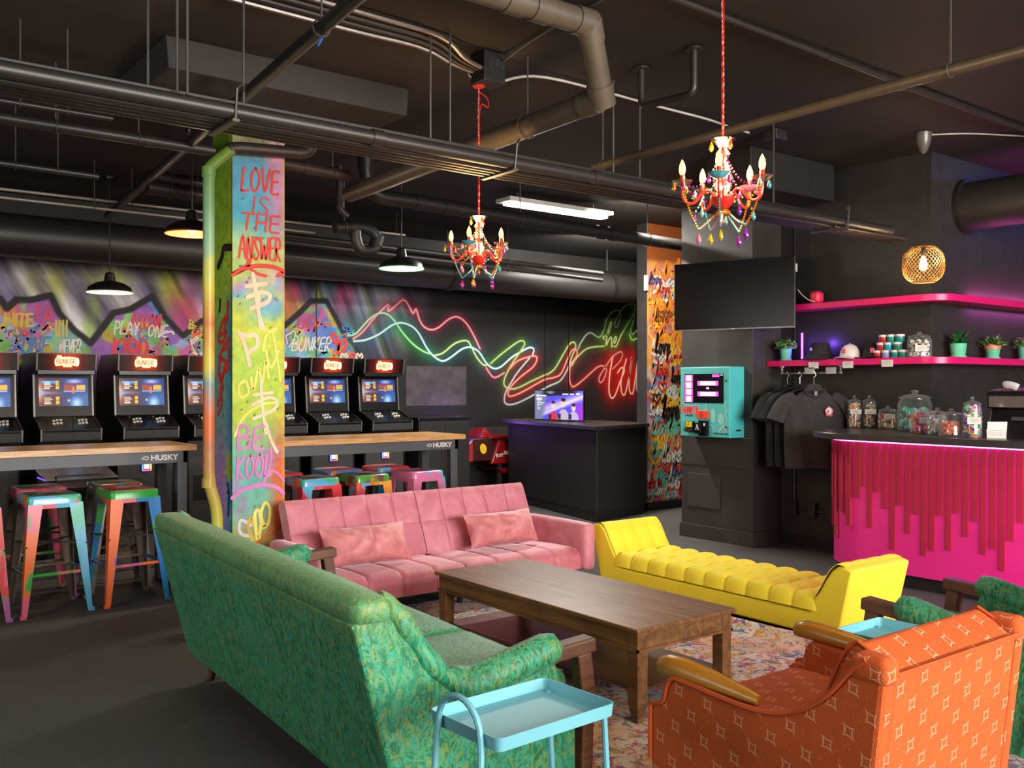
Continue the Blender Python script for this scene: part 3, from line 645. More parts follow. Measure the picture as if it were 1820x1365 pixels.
    for l, w, m in (([(295, 260), (240, 380), (230, 480), (260, 490), (290, 400), (240, 440)], .03, SCA), ([(300, 290), (270, 380)], .03, SCA), ([(235, 600), (230, 760)], .03, SCA), ([(310, 460), (240, 600), (300, 660)], .03, SCA), ([(300, 480), (310, 640), (270, 700)], .03, SCA), ([(260, 560), (300, 540)], .02, SCA), ([(310, 700), (240, 780), (260, 860), (220, 1000)], .03, SCA), ([(270, 740), (240, 900), (255, 980), (220, 1080)], .025, SCA), ([(300, 170), (300, 250)], .03, SCA), ([(240, 150), (235, 240)], .03, BLK)):
        ribbon(g, S(l, 340, 500), w, FS, .002, m)
    ribbon(g, S([(325, 955), (270, 960), (255, 1030), (225, 1110)], 340, 230), .05, FS, .002, BLK)
    for u, v in ((410, 862), (409, 880)): ribbon(g, S([(300, 540+(v-862)*4), (310, 640), (305, 800)], 340, 740), .02, FS, .0015, BLK)
    g.build('graffiti_lettering', gm, pil, recalc=False)
build_pillar()
# ================================================================ pipes, ducts and lamps under the ceiling
bk = pm('pipe_black', '#1d1a18', .45, var=.2, scale=10, spec=.5)
bk2 = pm('pipe_dark_grey', '#2a2624', .42, var=.2, scale=10)
taupe = pm('pipe_taupe', '#51483c', .45, var=.12, scale=10)
steel = pm('galvanised_steel', '#8f8b86', .35, .8, .15)
rodm = pm('rod_grey', '#4c4844', .5, .4)
def pts_y(l, Y, dz=0): return [(on_y(u, v, Y)[0], Y, on_y(u, v, Y)[1]+dz) for u, v in l]
def bend(path, k=.12, n=5):
    """round the inner corners of a pipe run"""
    P = [Vector(p) for p in path]; out = [P[0]]
    for i in range(1, len(P)-1):
        a, b, c = P[i-1], P[i], P[i+1]; d1 = min(k, (a-b).length*.45); d2 = min(k, (c-b).length*.45)
        s0 = b+(a-b).normalized()*d1; s1 = b+(c-b).normalized()*d2
        for j in range(n+1):
            t = j/n; out.append(s0*(1-t)**2+b*2*t*(1-t)+s1*t*t)
    return out+[P[-1]]
def pipe(name, label, path, r, m=bk, cat='pipe', couplings=(), hangers=(), k=.1, n=10, group=None):
    p0 = path[0]; t = thing(name, label, cat, (0, 0, 0), 0, group)
    MB().tube(bend(path, k), r, n).build('pipe', m, t, smooth=True)
    for (i, f) in couplings:
        a, b = Vector(path[i]), Vector(path[i+1]); c = a+(b-a)*f; d = (b-a).normalized()
        MB().tube([c-d*r*.9, c+d*r*.9], r*1.12, n).build('coupling', m, t, smooth=True)
    for (i, f) in hangers:
        a, b = Vector(path[i]), Vector(path[i+1]); c = a+(b-a)*f; d = (b-a).normalized(); e = d.cross(Vector((0, 0, 1))).normalized()
        ring = [c+e*math.cos(q)*r*1.15+e.cross(d)*math.sin(q)*r*1.15 for q in [2*PI*j/12 for j in range(12)]]
        mb = MB().tube(ring, .004, 5, closed=True); mb.tube([(c.x, c.y, c.z+r*1.1), (c.x, c.y, CEIL)], .005, 6)
        mb.build('hanger', rodm, t)
    return t
# strapped conduit bundle
t = thing('conduit_bundle', 'long bundle of dark conduits with cable tray crossing in front of the pillar top', 'pipes')
X0 = .45
for i, (y, z, r, x1) in enumerate(((3.93, 2.635, .034, 6.62), (4.0, 2.615, .019, 6.95), (4.05, 2.615, .019, 7.0), (4.10, 2.615, .019, 6.9), (4.15, 2.615, .019, 6.98))):
    MB().tube([(X0, y, z), (3.0, y, z-.006), (x1, y, z)], r, 10).build('conduit', bk2, t, smooth=True)
MB().box(X0, 5.95, 3.99, 4.27, 2.665, 2.70).build('cable_tray', bk, t, bevel=.003)
for x in (1.5, 3.0, 4.55, 6.0):
    m = MB().box(x-.015, x+.015, 3.89, 4.19, 2.582, 2.594)
    for y in (3.968, 4.025, 4.075, 4.125, 4.175): m.tube([(x, y, 2.585), (x, y, 2.645)], .005, 6)
    m.tube([(x, 3.9, 2.585), (x, 3.88, 2.72), (x+.03, 3.9, 2.75), (x+.05, 3.93, 2.73)], .006, 6)
    m.build('bracket', rodm, t)
for u, y in ((263, 4.3), (315, 3.95), (333, 3.9), (433, 4.2), (765, 4.25), (800, 4.2), (1090, 4.25), (1137, 4.3), (1375, 4.2)):
    x = on_y(u, 150, y)[0]; MB().tube([(x, y, 2.66), (x, y, CEIL)], .006, 6).build('hanger_rod', rodm, t)
for xc in (2.2, 3.6, 5.0): MB().tube([(xc-.03, 3.93, 2.632), (xc+.03, 3.93, 2.632)], .039, 10).build('coupling', bk2, t, smooth=True)
# drop beam and duct boxes
o = MB().hexa([(1.62, 5.18, 3.18), (3.12, 5.18, 3.18), (3.12, 6.2, 3.18), (1.62, 6.2, 3.18)], [(1.60, 5.16, CEIL), (3.12, 5.16, CEIL), (3.12, 6.2, CEIL), (1.60, 6.2, CEIL)]).build('drop_panel', pm('drop_panel_grey', '#211e1c', .7, var=.2, scale=8), bevel=.006)
structure(o, 'charcoal concrete drop panel above the pillar')
o = MB().box(6.0, 7.12, 4.75, 5.2, 3.04, CEIL).build('duct_box', pm('duct_charcoal', '#252220', .5), bevel=.006); tag(o, 'boxy charcoal duct end high behind the larger chandelier', 'duct')
# pipes
pipe('drain_pipe', 'thick taupe drain pipe with elbows stepping down from the ceiling between the chandeliers', [(1.9, 3.47, 3.25), (3.13, 3.47, 3.25), (3.34, 3.6, 2.95), (3.40, 6.5, 2.93)], .062, taupe, couplings=((0, .62), (0, .75), (0, .97), (1, .08), (1, .95), (2, .03)), hangers=((2, .22),), k=.09, n=14)
pipe('sprinkler_pipe', 'straight olive brown sprinkler pipe running over the larger chandelier', [(4.06, .3, 2.85), (4.06, 4.45, 2.85)], .027, pm('pipe_olive', '#4f4535', .42), hangers=((0, .44), (0, .98)))
pipe('ceiling_conduit', 'thin grey conduit kinking across the bare ceiling above the bar', [(3.2, 3.12, 3.32), (5.3, 3.16, 3.32), (5.42, 3.17, 3.29), (5.55, 3.17, 3.32), (8.5, 3.2, 3.32)], .016, bk2, k=.05, couplings=((0, .3), (0, .7), (0, .95)))
t = pipe('sprinkler_drop', 'u-shaped black pipe drop on the bare ceiling left of the larger chandelier', [(4.0, 3.97, CEIL), (4.0, 3.97, 3.11), (4.0, 3.56, 3.09), (4.0, 3.56, CEIL)], .021, bk2, k=.05)
for y in (3.97, 3.56): MB().lathe([(.05, 0), (.05, .012), (.03, .02)], (4.0, y, CEIL-.02), 16).build('flange', bk2, t, smooth=True)
pipe('diagonal_pipe', 'long dark pipe slanting from the top edge towards the arcade wall', [(1.75, 3.0, 3.0), (2.28, 9.03, 3.0)], .033, bk, hangers=((0, .12),))
pipe('drain_main', 'long black sloping drain pipe with couplings beyond the smaller chandelier', pts_y([(650, 262), (650, 318)], 6.6)+pts_y([(668, 350), (720, 356), (1235, 440), (1247, 462)], 6.6), .058, bk, couplings=((3, .04), (3, .12), (3, .36), (3, .62), (3, .66), (0, .5)), hangers=((3, .34), (3, .8)), k=.12, n=12)
pipe('trap_pipe', 'curled black u-bend pipe hanging behind the pillar', pts_y([(595, 404), (650, 404), (672, 420), (664, 446), (640, 446), (632, 425), (632, 404)], 7.6), .055, bk, couplings=((0, .6), (2, .3)), hangers=((0, .3),), k=.1, n=10)
pipe('riser_pipe', 'short slim black pipe with an elbow beside the pillar top', pts_y([(604, 295), (604, 372), (618, 384)], 7.2), .03, bk2, couplings=((0, .9),), k=.05)
pipe('branch_pipe', 'dark brown pipe running from the pillar towards the black drain', pts_y([(470, 285), (620, 314)], 6.9), .045, pm('pipe_brown', '#3d2c20', .5), couplings=((0, .5),), hangers=((0, .8),))
for i, (l, Y, r, lab) in enumerate((([(-40, 172), (200, 211)], 5.4, .014, 'short pale conduit end above the left bar table'), ([(-40, 203), (380, 268)], 6.0, .036, 'dark pipe running into the pillar just under the conduit bundle'), ([(-40, 284), (175, 314)], 7.0, .022, 'dark conduit ending in the shadow above the left bar table'),
        ([(262, 312), (392, 332)], 7.3, .05, 'upper stub of the two thick pipes left of the pillar'), ([(262, 332), (392, 352)], 7.3, .055, 'lower stub of the two thick pipes left of the pillar'), ([(-40, 331), (720, 418)], 8.5, .013, 'upper thin pale conduit running along the back of the arcade'), ([(-40, 346), (560, 414)], 8.4, .012, 'lower thin pale conduit running along the back of the arcade'),
        ([(505, 418), (1070, 486)], 8.9, .03, 'upper of two pipes just above the big duct'), ([(505, 430), (1070, 498)], 8.9, .026, 'lower of two pipes just above the big duct'))):
    pipe('conduit_pipe', lab, pts_y(l, Y), r, pm('conduit_pale', '#9a948c', .4, .3) if i in (5, 6) else bk2, couplings=((0, .7),), hangers=((0, .3), (0, .65)), group='pipes over the arcade')
for u, v0 in ((182, 350), (232, 352), (255, 350)): pass
t = pipe('round_duct', 'big round black duct along the back wall above the graffiti', [(-2.9, 9.6, 2.83), (10.2, 9.6, 2.83)], .2, pm('duct_black', '#282423', .45, var=.15, scale=4), 'duct', n=24)
for x in (1.0, 6.35, 9.0): MB().tube([(x-.03, 9.6, 2.83), (x+.03, 9.6, 2.83)], .215, 24).tube([(x, 9.6, 3.03), (x, 9.6, CEIL)], .012, 6).build('strap', bk, t, smooth=True)
t = pipe('wall_duct', 'short wide dark duct on the purple wall above the pink shelf', [(7.85, 3.975, 2.96), (7.85, 1.2, 2.96)], .2, pm('duct_dark', '#2a2624', .5), 'duct', n=24)
MB().tube([(7.85, 3.978, 2.96), (7.85, 3.94, 2.96)], .235, 24).build('flange', bk, t, smooth=True)
# painted downpipe on the pillar
m, nt, b = newmat('painted_downpipe'); sp = nt.nodes.new('ShaderNodeSeparateXYZ'); nt.links.new(tex_coord(nt), sp.inputs[0])
vv = tex_coord(nt); f = math_n(nt, 'ADD', math_n(nt, 'MULTIPLY', sp.outputs[2], .32), math_n(nt, 'MULTIPLY', noise_tex(nt, vv, 5, 3), .16))
nt.links.new(ramp(nt, f, [(.2, hx('#b8c83c')), (.42, hx('#b07048')), (.5, hx('#d8662c')), (.56, hx('#6a9a9a')), (.61, hx('#d8c040')), (.68, hx('#c8743c')), (.76, hx('#cfc848')), (.85, hx('#8fb890')), (.93, hx('#7aa878')), (1, hx('#6a8a34'))]), b.inputs['Base Color']); b.inputs['Roughness'].default_value = .4
t = thing('downpipe', 'spray painted downpipe standing against the graffiti pillar', 'pipe')
Yp = 5.965
low = pts_y([(371, 300), (371, 858), (386, 905)], Yp); x2 = low[-1][0]
MB().tube(bend(pts_y([(415, 263), (380, 290)], Yp)+low+[(x2, Yp, .0)], .1, 6), .037, 12).build('pipe', m, t, smooth=True)
MB().tube(bend(pts_y([(405, 266), (420, 262), (545, 273), (556, 258), (556, 225)], Yp), .07, 6), .04, 12).build('cross_pipe', pm('pipe_brown2', '#2f2620', .45), t, smooth=True)
for u, v in ((371, 858), (371, 305)): c = pts_y([(u, v)], Yp)[0]; MB().tube([(c[0], Yp, c[2]-.03), (c[0], Yp, c[2]+.03)], .043, 12).build('coupling', m, t, smooth=True)
# junction box, cables
t = thing('junction_box', 'black junction box on the ceiling above the smaller chandelier', 'box', (3.16, 4.36, 3.27))
MB().box(-.075, .075, -.07, .07, -.09, .08).build('housing', bk, t, bevel=.006)
for x in (-.035, .01, .05): MB().tube([(x, -.074, .0), (x, -.069, .0)], .018, 12).build('knockout', bk2, t)
for i, dy in enumerate((-.06, -.02, .02, .06)):
    o = MB().tube(smooth_path([(1.2, 4.3+dy*2, 3.325), (2.3, 4.32+dy*2, 3.325), (2.75, 4.33+dy*1.7, 3.325), (2.95, 4.35+dy, 3.27), (3.085, 4.36+dy*.7, 3.25)], 5), .012, 6).build('metal_conduit', steel if i in (0, 3) else bk2, smooth=True)
    tag(o, ['nearest shiny', 'second dark', 'third dark', 'farthest shiny'][i]+' of four conduits bending into the black junction box', 'conduit', 'conduits into the junction box')
o = MB().tube(smooth_path([(3.22, 4.36, 3.2), (3.6, 4.37, 3.31), (4.6, 4.42, 3.33), (5.0, 4.35, 3.3), (5.35, 4.45, 3.33), (5.6, 4.45, 3.32)], 6), .008, 6).build('flex_cable', pm('cable_white', '#b9b2a8', .5), smooth=True); tag(o, 'pale armoured cable snaking over the ceiling behind the drain pipe', 'cable')
o = MB().tube(smooth_path([(3.22, 4.33, 3.3), (3.18, 3.9, 3.335), (3.1, 3.0, 3.335), (3.0, 1.8, 3.335)], 6), .007, 6).build('flex_cable', steel, smooth=True); tag(o, 'thin metal cable leaving the junction box towards the lounge', 'cable')
o = MB().tube(smooth_path([(1.93, 4.0, 3.03), (1.96, 3.9, 3.12), (2.05, 3.6, 3.33)], 5), .006, 6).build('blue_cable', pm('cable_blue', '#1f62c4', .45), smooth=True); tag(o, 'bright blue cable climbing from the slanting pipe to the ceiling', 'cable')
o = MB().box(5.72, 5.86, 4.3, 4.42, 3.27, CEIL).build('sensor_box', bk2, bevel=.01); tag(o, 'small dark box on the ceiling right of the larger chandelier', 'box')
o = MB().box(7.86, 7.895, 7.72, 7.76, 2.56, 2.74).build('door_sensor', pm('sensor_white', '#d8d4cc', .4), bevel=.004); tag(o, 'small white box on the black edge of the love wall', 'sensor')
# fluorescent fitting
t = thing('ceiling_light', 'bright white strip light hanging beyond the conduit bundle', 'light', (6.15, 7.3, 3.24))
for x in (-.5, .5): MB().tube([(x, 0, .03), (x, 0, CEIL-3.24)], .006, 6).build('hanger_rod', rodm, t)
MB().box(-.68, .68, -.12, .12, .0, .04).build('housing', pm('light_housing', '#cfcac0', .5), t, bevel=.006)
MB().soft(-.64, .66, -.06, .06, -.03, .005, .015, 0, 8).build('diffuser', emat('strip_glow', '#fff4e2', 14), t, smooth=True)
area('strip_light', (6.15, 7.3, 3.19), (6.15, 7.2, 0), 1.3, .12, 150, (1, .95, .87))

# ---- chandeliers
red = pm('chandelier_red', '#d42a1e', .3, var=.1, coat=.5)
clear = glass_mat('clear_crystal', '#fff6ea', .55, .05)
GEM = [gem_mat('gem_'+n, c) for n, c in (('magenta', '#e0249c'), ('aqua', '#5cc8d4'), ('yellow', '#f2c81c'), ('pink', '#f29ab4'), ('amber', '#f08424'), ('purple', '#a434b8'), ('mint', '#b4e4d4'))]
bulb_m = emat('candle_bulb', '#ffc06a', 3.0)
def beads(mb, path, r=.0062, n=16, m=0):
    P = smooth_path(path, 6); d = [0]
    for a, b in zip(P[:-1], P[1:]): d.append(d[-1]+math.dist(a, b))
    for i in range(n):
        s_ = d[-1]*(i+.5)/n; j = max(k for k in range(len(d)) if d[k] <= s_); j = min(j, len(P)-2)
        f = (s_-d[j])/(d[j+1]-d[j]+1e-9); c = [P[j][q]+(P[j+1][q]-P[j][q])*f for q in range(3)]
        mb.add([(c[0]+r, c[1], c[2]), (c[0], c[1]+r, c[2]), (c[0]-r, c[1], c[2]), (c[0], c[1]-r, c[2]), (c[0], c[1], c[2]+r), (c[0], c[1], c[2]-r)], [(0, 1, 4), (1, 2, 4), (2, 3, 4), (3, 0, 4), (1, 0, 5), (2, 1, 5), (3, 2, 5), (0, 3, 5)], m)
def drop(c, s=1.0): return MB().lathe([(.001, 0), (.007*s, .006*s), (.010*s, .015*s), (.007*s, .028*s), (.002*s, .040*s)], (c[0], c[1], c[2]-.04*s), 8)
def chandelier(label, x, y, z0, ztop, canopy, seed, power):
    t = thing('chandelier', label, 'chandelier', (x, y, z0), 0, 'colourful candle chandeliers')
    r_ = random.Random(seed)
    MB().lathe([(.001, -.035), (.018, -.032), (.03, -.02), (.046, .0), (.049, .012), (.03, .02), (.012, .03)], (0, 0, 0), 20).build('bowl', red, t, smooth=True)
    MB().lathe([(.012, .02), (.034, .05), (.04, .085), (.03, .12), (.018, .15), (.022, .17), (.03, .185), (.02, .2), (.012, .215)], (0, 0, 0), 20).build('glass_column', clear, t, smooth=True)
    MB().lathe([(.012, .205), (.02, .21), (.046, .235), (.05, .24), (.04, .232), (.014, .215)], (0, 0, 0), 20).build('top_cup', clear, t, smooth=True)
    MB().tube([(0, 0, .02), (0, 0, .235)], .006, 8).build('rod', red, t, smooth=True)
    MB().lathe([(.02, -.035), (.03, -.045), (.034, -.055), (.02, -.06)], (0, 0, 0), 14).build('bottom_ruffle', GEM[4], t, smooth=True)
    drop((0, 0, -.058), .9).build('crystal_drop', GEM[4], t, smooth=True)
    ch = MB(); n = int((ztop-z0-.235)/.021)
    for i in range(n):
        zc = .245+i*.021; a = (i % 2)*PI/2
        ch.tube([(math.cos(a)*.0055*math.cos(q), math.sin(a)*.0055*math.cos(q), zc+.0145*math.sin(q)) for q in [2*PI*k/8 for k in range(8)]], .0021, 4, closed=True)
    ch.build('chain', red, t)
    MB().tube(smooth_path([(0, 0, .24), (.004, 0, .5), (-.003, .003, .8), (0, 0, ztop-z0)], 5), .002, 5).build('flex', pm('flex_white', '#d8c8b8', .5), t)
    if canopy:
        MB().lathe([(.004, 0), (.03, .004), (.05, .03), (.055, .05)], (0, 0, ztop-z0), 20).build('canopy', red, t, smooth=True)
        MB().tube(smooth_path([(0, .0, ztop-z0+.05), (-.07, 0, ztop-z0+.06), (-.05, 0, ztop-z0+.13), (-.03, 0, ztop-z0+.15)], 6), .006, 6).tube(smooth_path([(.0, 0, ztop-z0+.13), (.03, 0, ztop-z0+.08), (.09, 0, ztop-z0+.085)], 6), .006, 6).build('armoured_flex', steel, t, smooth=True)
        MB().tube(smooth_path([(0, 0, ztop-z0-.02), (.06, 0, ztop-z0-.05), (.065, 0, ztop-z0-.1), (.02, 0, ztop-z0-.09), (.0, 0, ztop-z0-.16)], 6), .003, 5).build('spare_chain', red, t)
    for k in range(5):
        a = math.radians(252+72*k); d = Vector((CS*math.cos(a)+SN*math.sin(a), -SN*math.cos(a)+CS*math.sin(a), 0)); P = lambda r, z: tuple(d*r+Vector((0, 0, z)))
        arm = MB().tube(smooth_path([P(.03, .012), P(.055, .04), P(.08, .03), P(.105, -.002), P(.13, -.012), P(.152, .0), P(.16, .03), P(.16, .055)], 4), .0058, 8).build('arm', red, t, smooth=True)
        c = P(.16, .055)
        MB().lathe([(.01, 0), (.022, .004), (.04, .018), (.042, .022), (.02, .01), (.008, .006)], c, 14).build('drip_dish', (GEM[1] if k == 0 else GEM[3] if k == 2 else clear), arm, smooth=True)
        MB().lathe([(.0095, .006), (.0105, .012), (.0105, .042), (.009, .045)], c, 12).build('candle', red, arm, smooth=True)
        MB().lathe([(.006, .043), (.0115, .055), (.0135, .068), (.011, .085), (.005, .1), (.001, .107)], c, 12).build('bulb', bulb_m, arm, smooth=True)
        for j, aa in enumerate((0, 1.3, 2.6, 3.9, 5.2)):
            q = (c[0]+.039*math.cos(aa+k), c[1]+.039*math.sin(aa+k), c[2]+.012)
            if j % 2 == 0: drop(q, .85).build('crystal_drop', GEM[(k+j+seed) % 7], t, smooth=True)
        g = r_.randrange(7); mb = MB()
        e = P(.16, .05); beads(mb, [(0, 0, .2), P(.05, .10), P(.10, .055), P(.14, .06)], n=14); mb.build('bead_strand', GEM[(g+3) % 7], t)
        a2 = math.radians(252+72*k+36); d2 = Vector((CS*math.cos(a2)+SN*math.sin(a2), -SN*math.cos(a2)+CS*math.sin(a2), 0))
        mb = MB(); lo = tuple(d*.095+Vector((0, 0, -.115+.012*(k % 2)))); beads(mb, [P(.155, .04), P(.13, -.04), lo], n=15); mb.build('bead_strand', GEM[g], t)
        mb = MB(); beads(mb, [lo, P(.06, -.085), P(.024, -.05)], n=11); mb.build('bead_strand', GEM[(g+2) % 7], t)
        drop((lo[0], lo[1], lo[2]-.012), 1.15).build('crystal_drop', GEM[(g+1) % 7], t, smooth=True)
        q = d2*.1; beads_m = MB(); beads(beads_m, [P(.15, .045), tuple(q+Vector((0, 0, -.01))), tuple(d2*.12+Vector((0, 0, -.035)))], n=8); beads_m.build('bead_strand', GEM[(g+5) % 7], t)
        drop((d2.x*.12, d2.y*.12, -.04), .95).build('crystal_drop', GEM[(g+4) % 7], t, smooth=True)
    for aa in (0.4, 2.5, 4.5): drop((.046*math.cos(aa), .046*math.sin(aa), .232), 1).build('crystal_drop', GEM[int(aa) % 7], t, smooth=True)
    point('chandelier_glow', (x, y, z0+.15), power, (1, .62, .27), .13)
chandelier('smaller chandelier of the two, red chain passing behind the conduit bundle', 3.14, 4.42, 2.19, 3.17, True, 1, 30)
chandelier('larger chandelier of the two, candle bulbs and bead strands on a long red chain', 2.906, 2.436, 2.185, 3.33, False, 3, 34)

# ---- barn pendants and the wire pendant
def barn(label, x, y, z, r, inner, power, cord_top=CEIL, lc=(1, .75, .45)):
    t = thing('pendant_lamp', label, 'lamp', (x, y, z), 0, 'barn pendant lamps')
    bkm = pm('lamp_black', '#161514', .35)
    pr = [(r, 0), (r*.93, r*.22), (r*.62, r*.42), (r*.25, r*.52), (r*.2, r*.86), (r*.12, r*.92)]
    MB().lathe(pr, (0, 0, 0), 32, close=False).build('shade', bkm, t, smooth=True, recalc=False)
    MB().lathe([(a*.985-.001, b-.006 if i else b+.0005) for i, (a, b) in enumerate(pr[:4])], (0, 0, 0), 32, close=False).build('shade_lining', inner, t, smooth=True, recalc=False)
    MB().tube([(r*math.cos(q), r*math.sin(q), 0) for q in [2*PI*k/32 for k in range(32)]], .005, 6, closed=True).build('rim', inner, t, smooth=True)
    MB().ball((0, 0, r*.2), .032, 12).build('bulb', emat('barn_bulb', '#ffc878', 6), t, smooth=True)
    MB().tube([(0, 0, r*.9), (0, 0, cord_top-z)], .006, 6).build('cord', bkm, t)
    MB().lathe([(.05, 0), (.045, -.02), (.01, -.03)], (0, 0, cord_top-z), 16).build('canopy', bkm, t, smooth=True)
    point('barn_glow', (x, y, z-.05), power*1.2, lc, .05)
barn('pendant lamp with orange lining beside the downpipe', 2.36, 7.0, 2.585, .19, pm('lining_orange', '#f0603c', .5), 14)
barn('pendant lamp with mint green lining over the right bar table', 4.33, 7.29, 2.505, .20, pm('lining_mint', '#6fd0a8', .5), 16)
barn('pendant lamp with white lining hanging in front of the graffiti mountains', 2.29, 9.0, 2.305, .195, pm('lining_white', '#e8dfd0', .5), 16)
t = thing('wire_pendant', 'gold wire cage pendant lamp hanging over the pink bar counter', 'lamp', (6.71, 3.72, 2.36))
gold = pm('brass_wire', '#b8874a', .35, .7)
prof = lambda q: (.148*(1-abs(2*q-1)**3.2*.42), -.13+.26*q)
mb = MB(); NW = 32
for sg in (1, -1):
    for k in range(NW):
        pts = []
        for j in range(15):
            q = j/14; R, z = prof(q); a = 2*PI*k/NW+sg*q*1.5; pts.append((R*math.cos(a), R*math.sin(a), z))
        mb.tube(pts, .0017, 3)
mb.build('wire_cage', gold, t)
for q in (0, 1): R, z = prof(q); MB().tube([(R*math.cos(a), R*math.sin(a), z) for a in [2*PI*k/32 for k in range(32)]], .004, 6, closed=True).build('ring', gold, t)
R, z = prof(1); MB().beam((-R, 0, z), (R, 0, z), .006, .006).beam((0, -R, z), (0, R, z), .006, .006).build('spider', gold, t)
MB().lathe([(.012, .13), (.018, .12), (.018, .07), (.014, .065)], (0, 0, 0), 12).build('socket', bk, t, smooth=True)
MB().lathe([(.01, .065), (.022, .03), (.03, 0), (.026, -.03), (.001, -.045)], (0, 0, 0), 16).build('bulb', emat('filament_bulb', '#ffc070', 16), t, smooth=True)
MB().tube([(0, 0, .12), (0, 0, .85)], .004, 6).build('cord', bk, t)
MB().lathe([(.008, .83), (.03, .85), (.055, .93), (.062, .985)], (0, 0, 0), 20).build('canopy', pm('canopy_grey', '#6a645e', .35, .3), t, smooth=True)
point('pendant_glow', (6.71, 3.72, 2.36), 22, (1, .72, .4), .06)
o = MB().tube(smooth_path([(6.76, 3.7, 3.335), (7.0, 3.5, 3.34), (7.4, 3.25, 3.33)], 5), .006, 6).build('flex_cable', pm('cable_white', '#b9b2a8', .5), smooth=True); tag(o, 'white cable from the wire pendant canopy across the ceiling', 'cable')
# ================================================================ lounge furniture
def mat_damask():
    m, nt, b = newmat('green_damask'); v = tex_coord(nt, 'Object', (1, 1, .5)); vo = tex_coord(nt, 'Object')
    f1 = noise_tex(nt, v, 16, 4, .62, 2.6); f2 = noise_tex(nt, v, 22, 3, .6, 3.2); f3 = noise_tex(nt, vo, 4, 2); f4 = noise_tex(nt, v, 80, 2, .5, 2)
    c = ramp(nt, f1, [(.30, hx('#0d5838')), (.42, hx('#126c44')), (.49, hx('#207c4e')), (.53, hx('#389a82')), (.58, hx('#3a8a48')), (.68, hx('#0f5434'))])
    c = mixc(nt, ramp(nt, f2, [(.54, (0, 0, 0)), (.58, (.65, .65, .65)), (.65, (.65, .65, .65)), (.69, (0, 0, 0))]), c, hx('#7f9040'))
    c = mixc(nt, ramp(nt, f2, [(.30, (.8, .8, .8)), (.38, (0, 0, 0))]), c, hx('#3a9686'))
    c = mixc(nt, ramp(nt, f3, [(.45, (0, 0, 0)), (.7, (.3, .3, .3))]), c, hx('#2f9a70'))
    sz_ = nt.nodes.new('ShaderNodeSeparateXYZ'); nt.links.new(vo, sz_.inputs[0])      # rubbed golden along the top edges
    c = mixc(nt, math_n(nt, 'MULTIPLY', ramp(nt, math_n(nt, 'ADD', sz_.outputs[2], math_n(nt, 'MULTIPLY', f3, .1)), [(.74, (0, 0, 0)), (.86, (.6, .6, .6))]), f2), c, hx('#98a048'))
    nt.links.new(c, b.inputs['Base Color']); b.inputs['Roughness'].default_value = .48
    b.inputs['Sheen Weight'].default_value = .15; b.inputs['Sheen Tint'].default_value = (.4, .8, .6, 1)
    bump_to(nt, b, math_n(nt, 'ADD', f1, math_n(nt, 'MULTIPLY', f4, .4)), .4, .012); return m
def mat_wood(name, c0, c1, c2, axis=1, rough=.42, scale=3.0):
    m, nt, b = newmat(name); s = [22, 22, 22]; s[axis] = 1.6
    v = tex_coord(nt, 'Object', tuple(x*scale/3 for x in s)); v2 = tex_coord(nt, 'Object')
    f = noise_tex(nt, v, 1.6, 5, .65, .6); g = noise_tex(nt, v2, 4, 4, .6)
    c = ramp(nt, f, [(.28, hx(c0)), (.52, hx(c1)), (.75, hx(c2))])
    c = mixc(nt, ramp(nt, g, [(.45, (0, 0, 0)), (.75, (.55, .55, .55))]), c, hx(c2))
    nt.links.new(c, b.inputs['Base Color']); b.inputs['Roughness'].default_value = rough
    bump_to(nt, b, f, .12, .003); return m
damask = mat_damask()
sofa_wood = mat_wood('sofa_walnut', '#3c2214', '#5a3520', '#7a4c30', 0, .55)
dark_piping = pm('green_piping', '#1f5a2c', .6, var=.2)
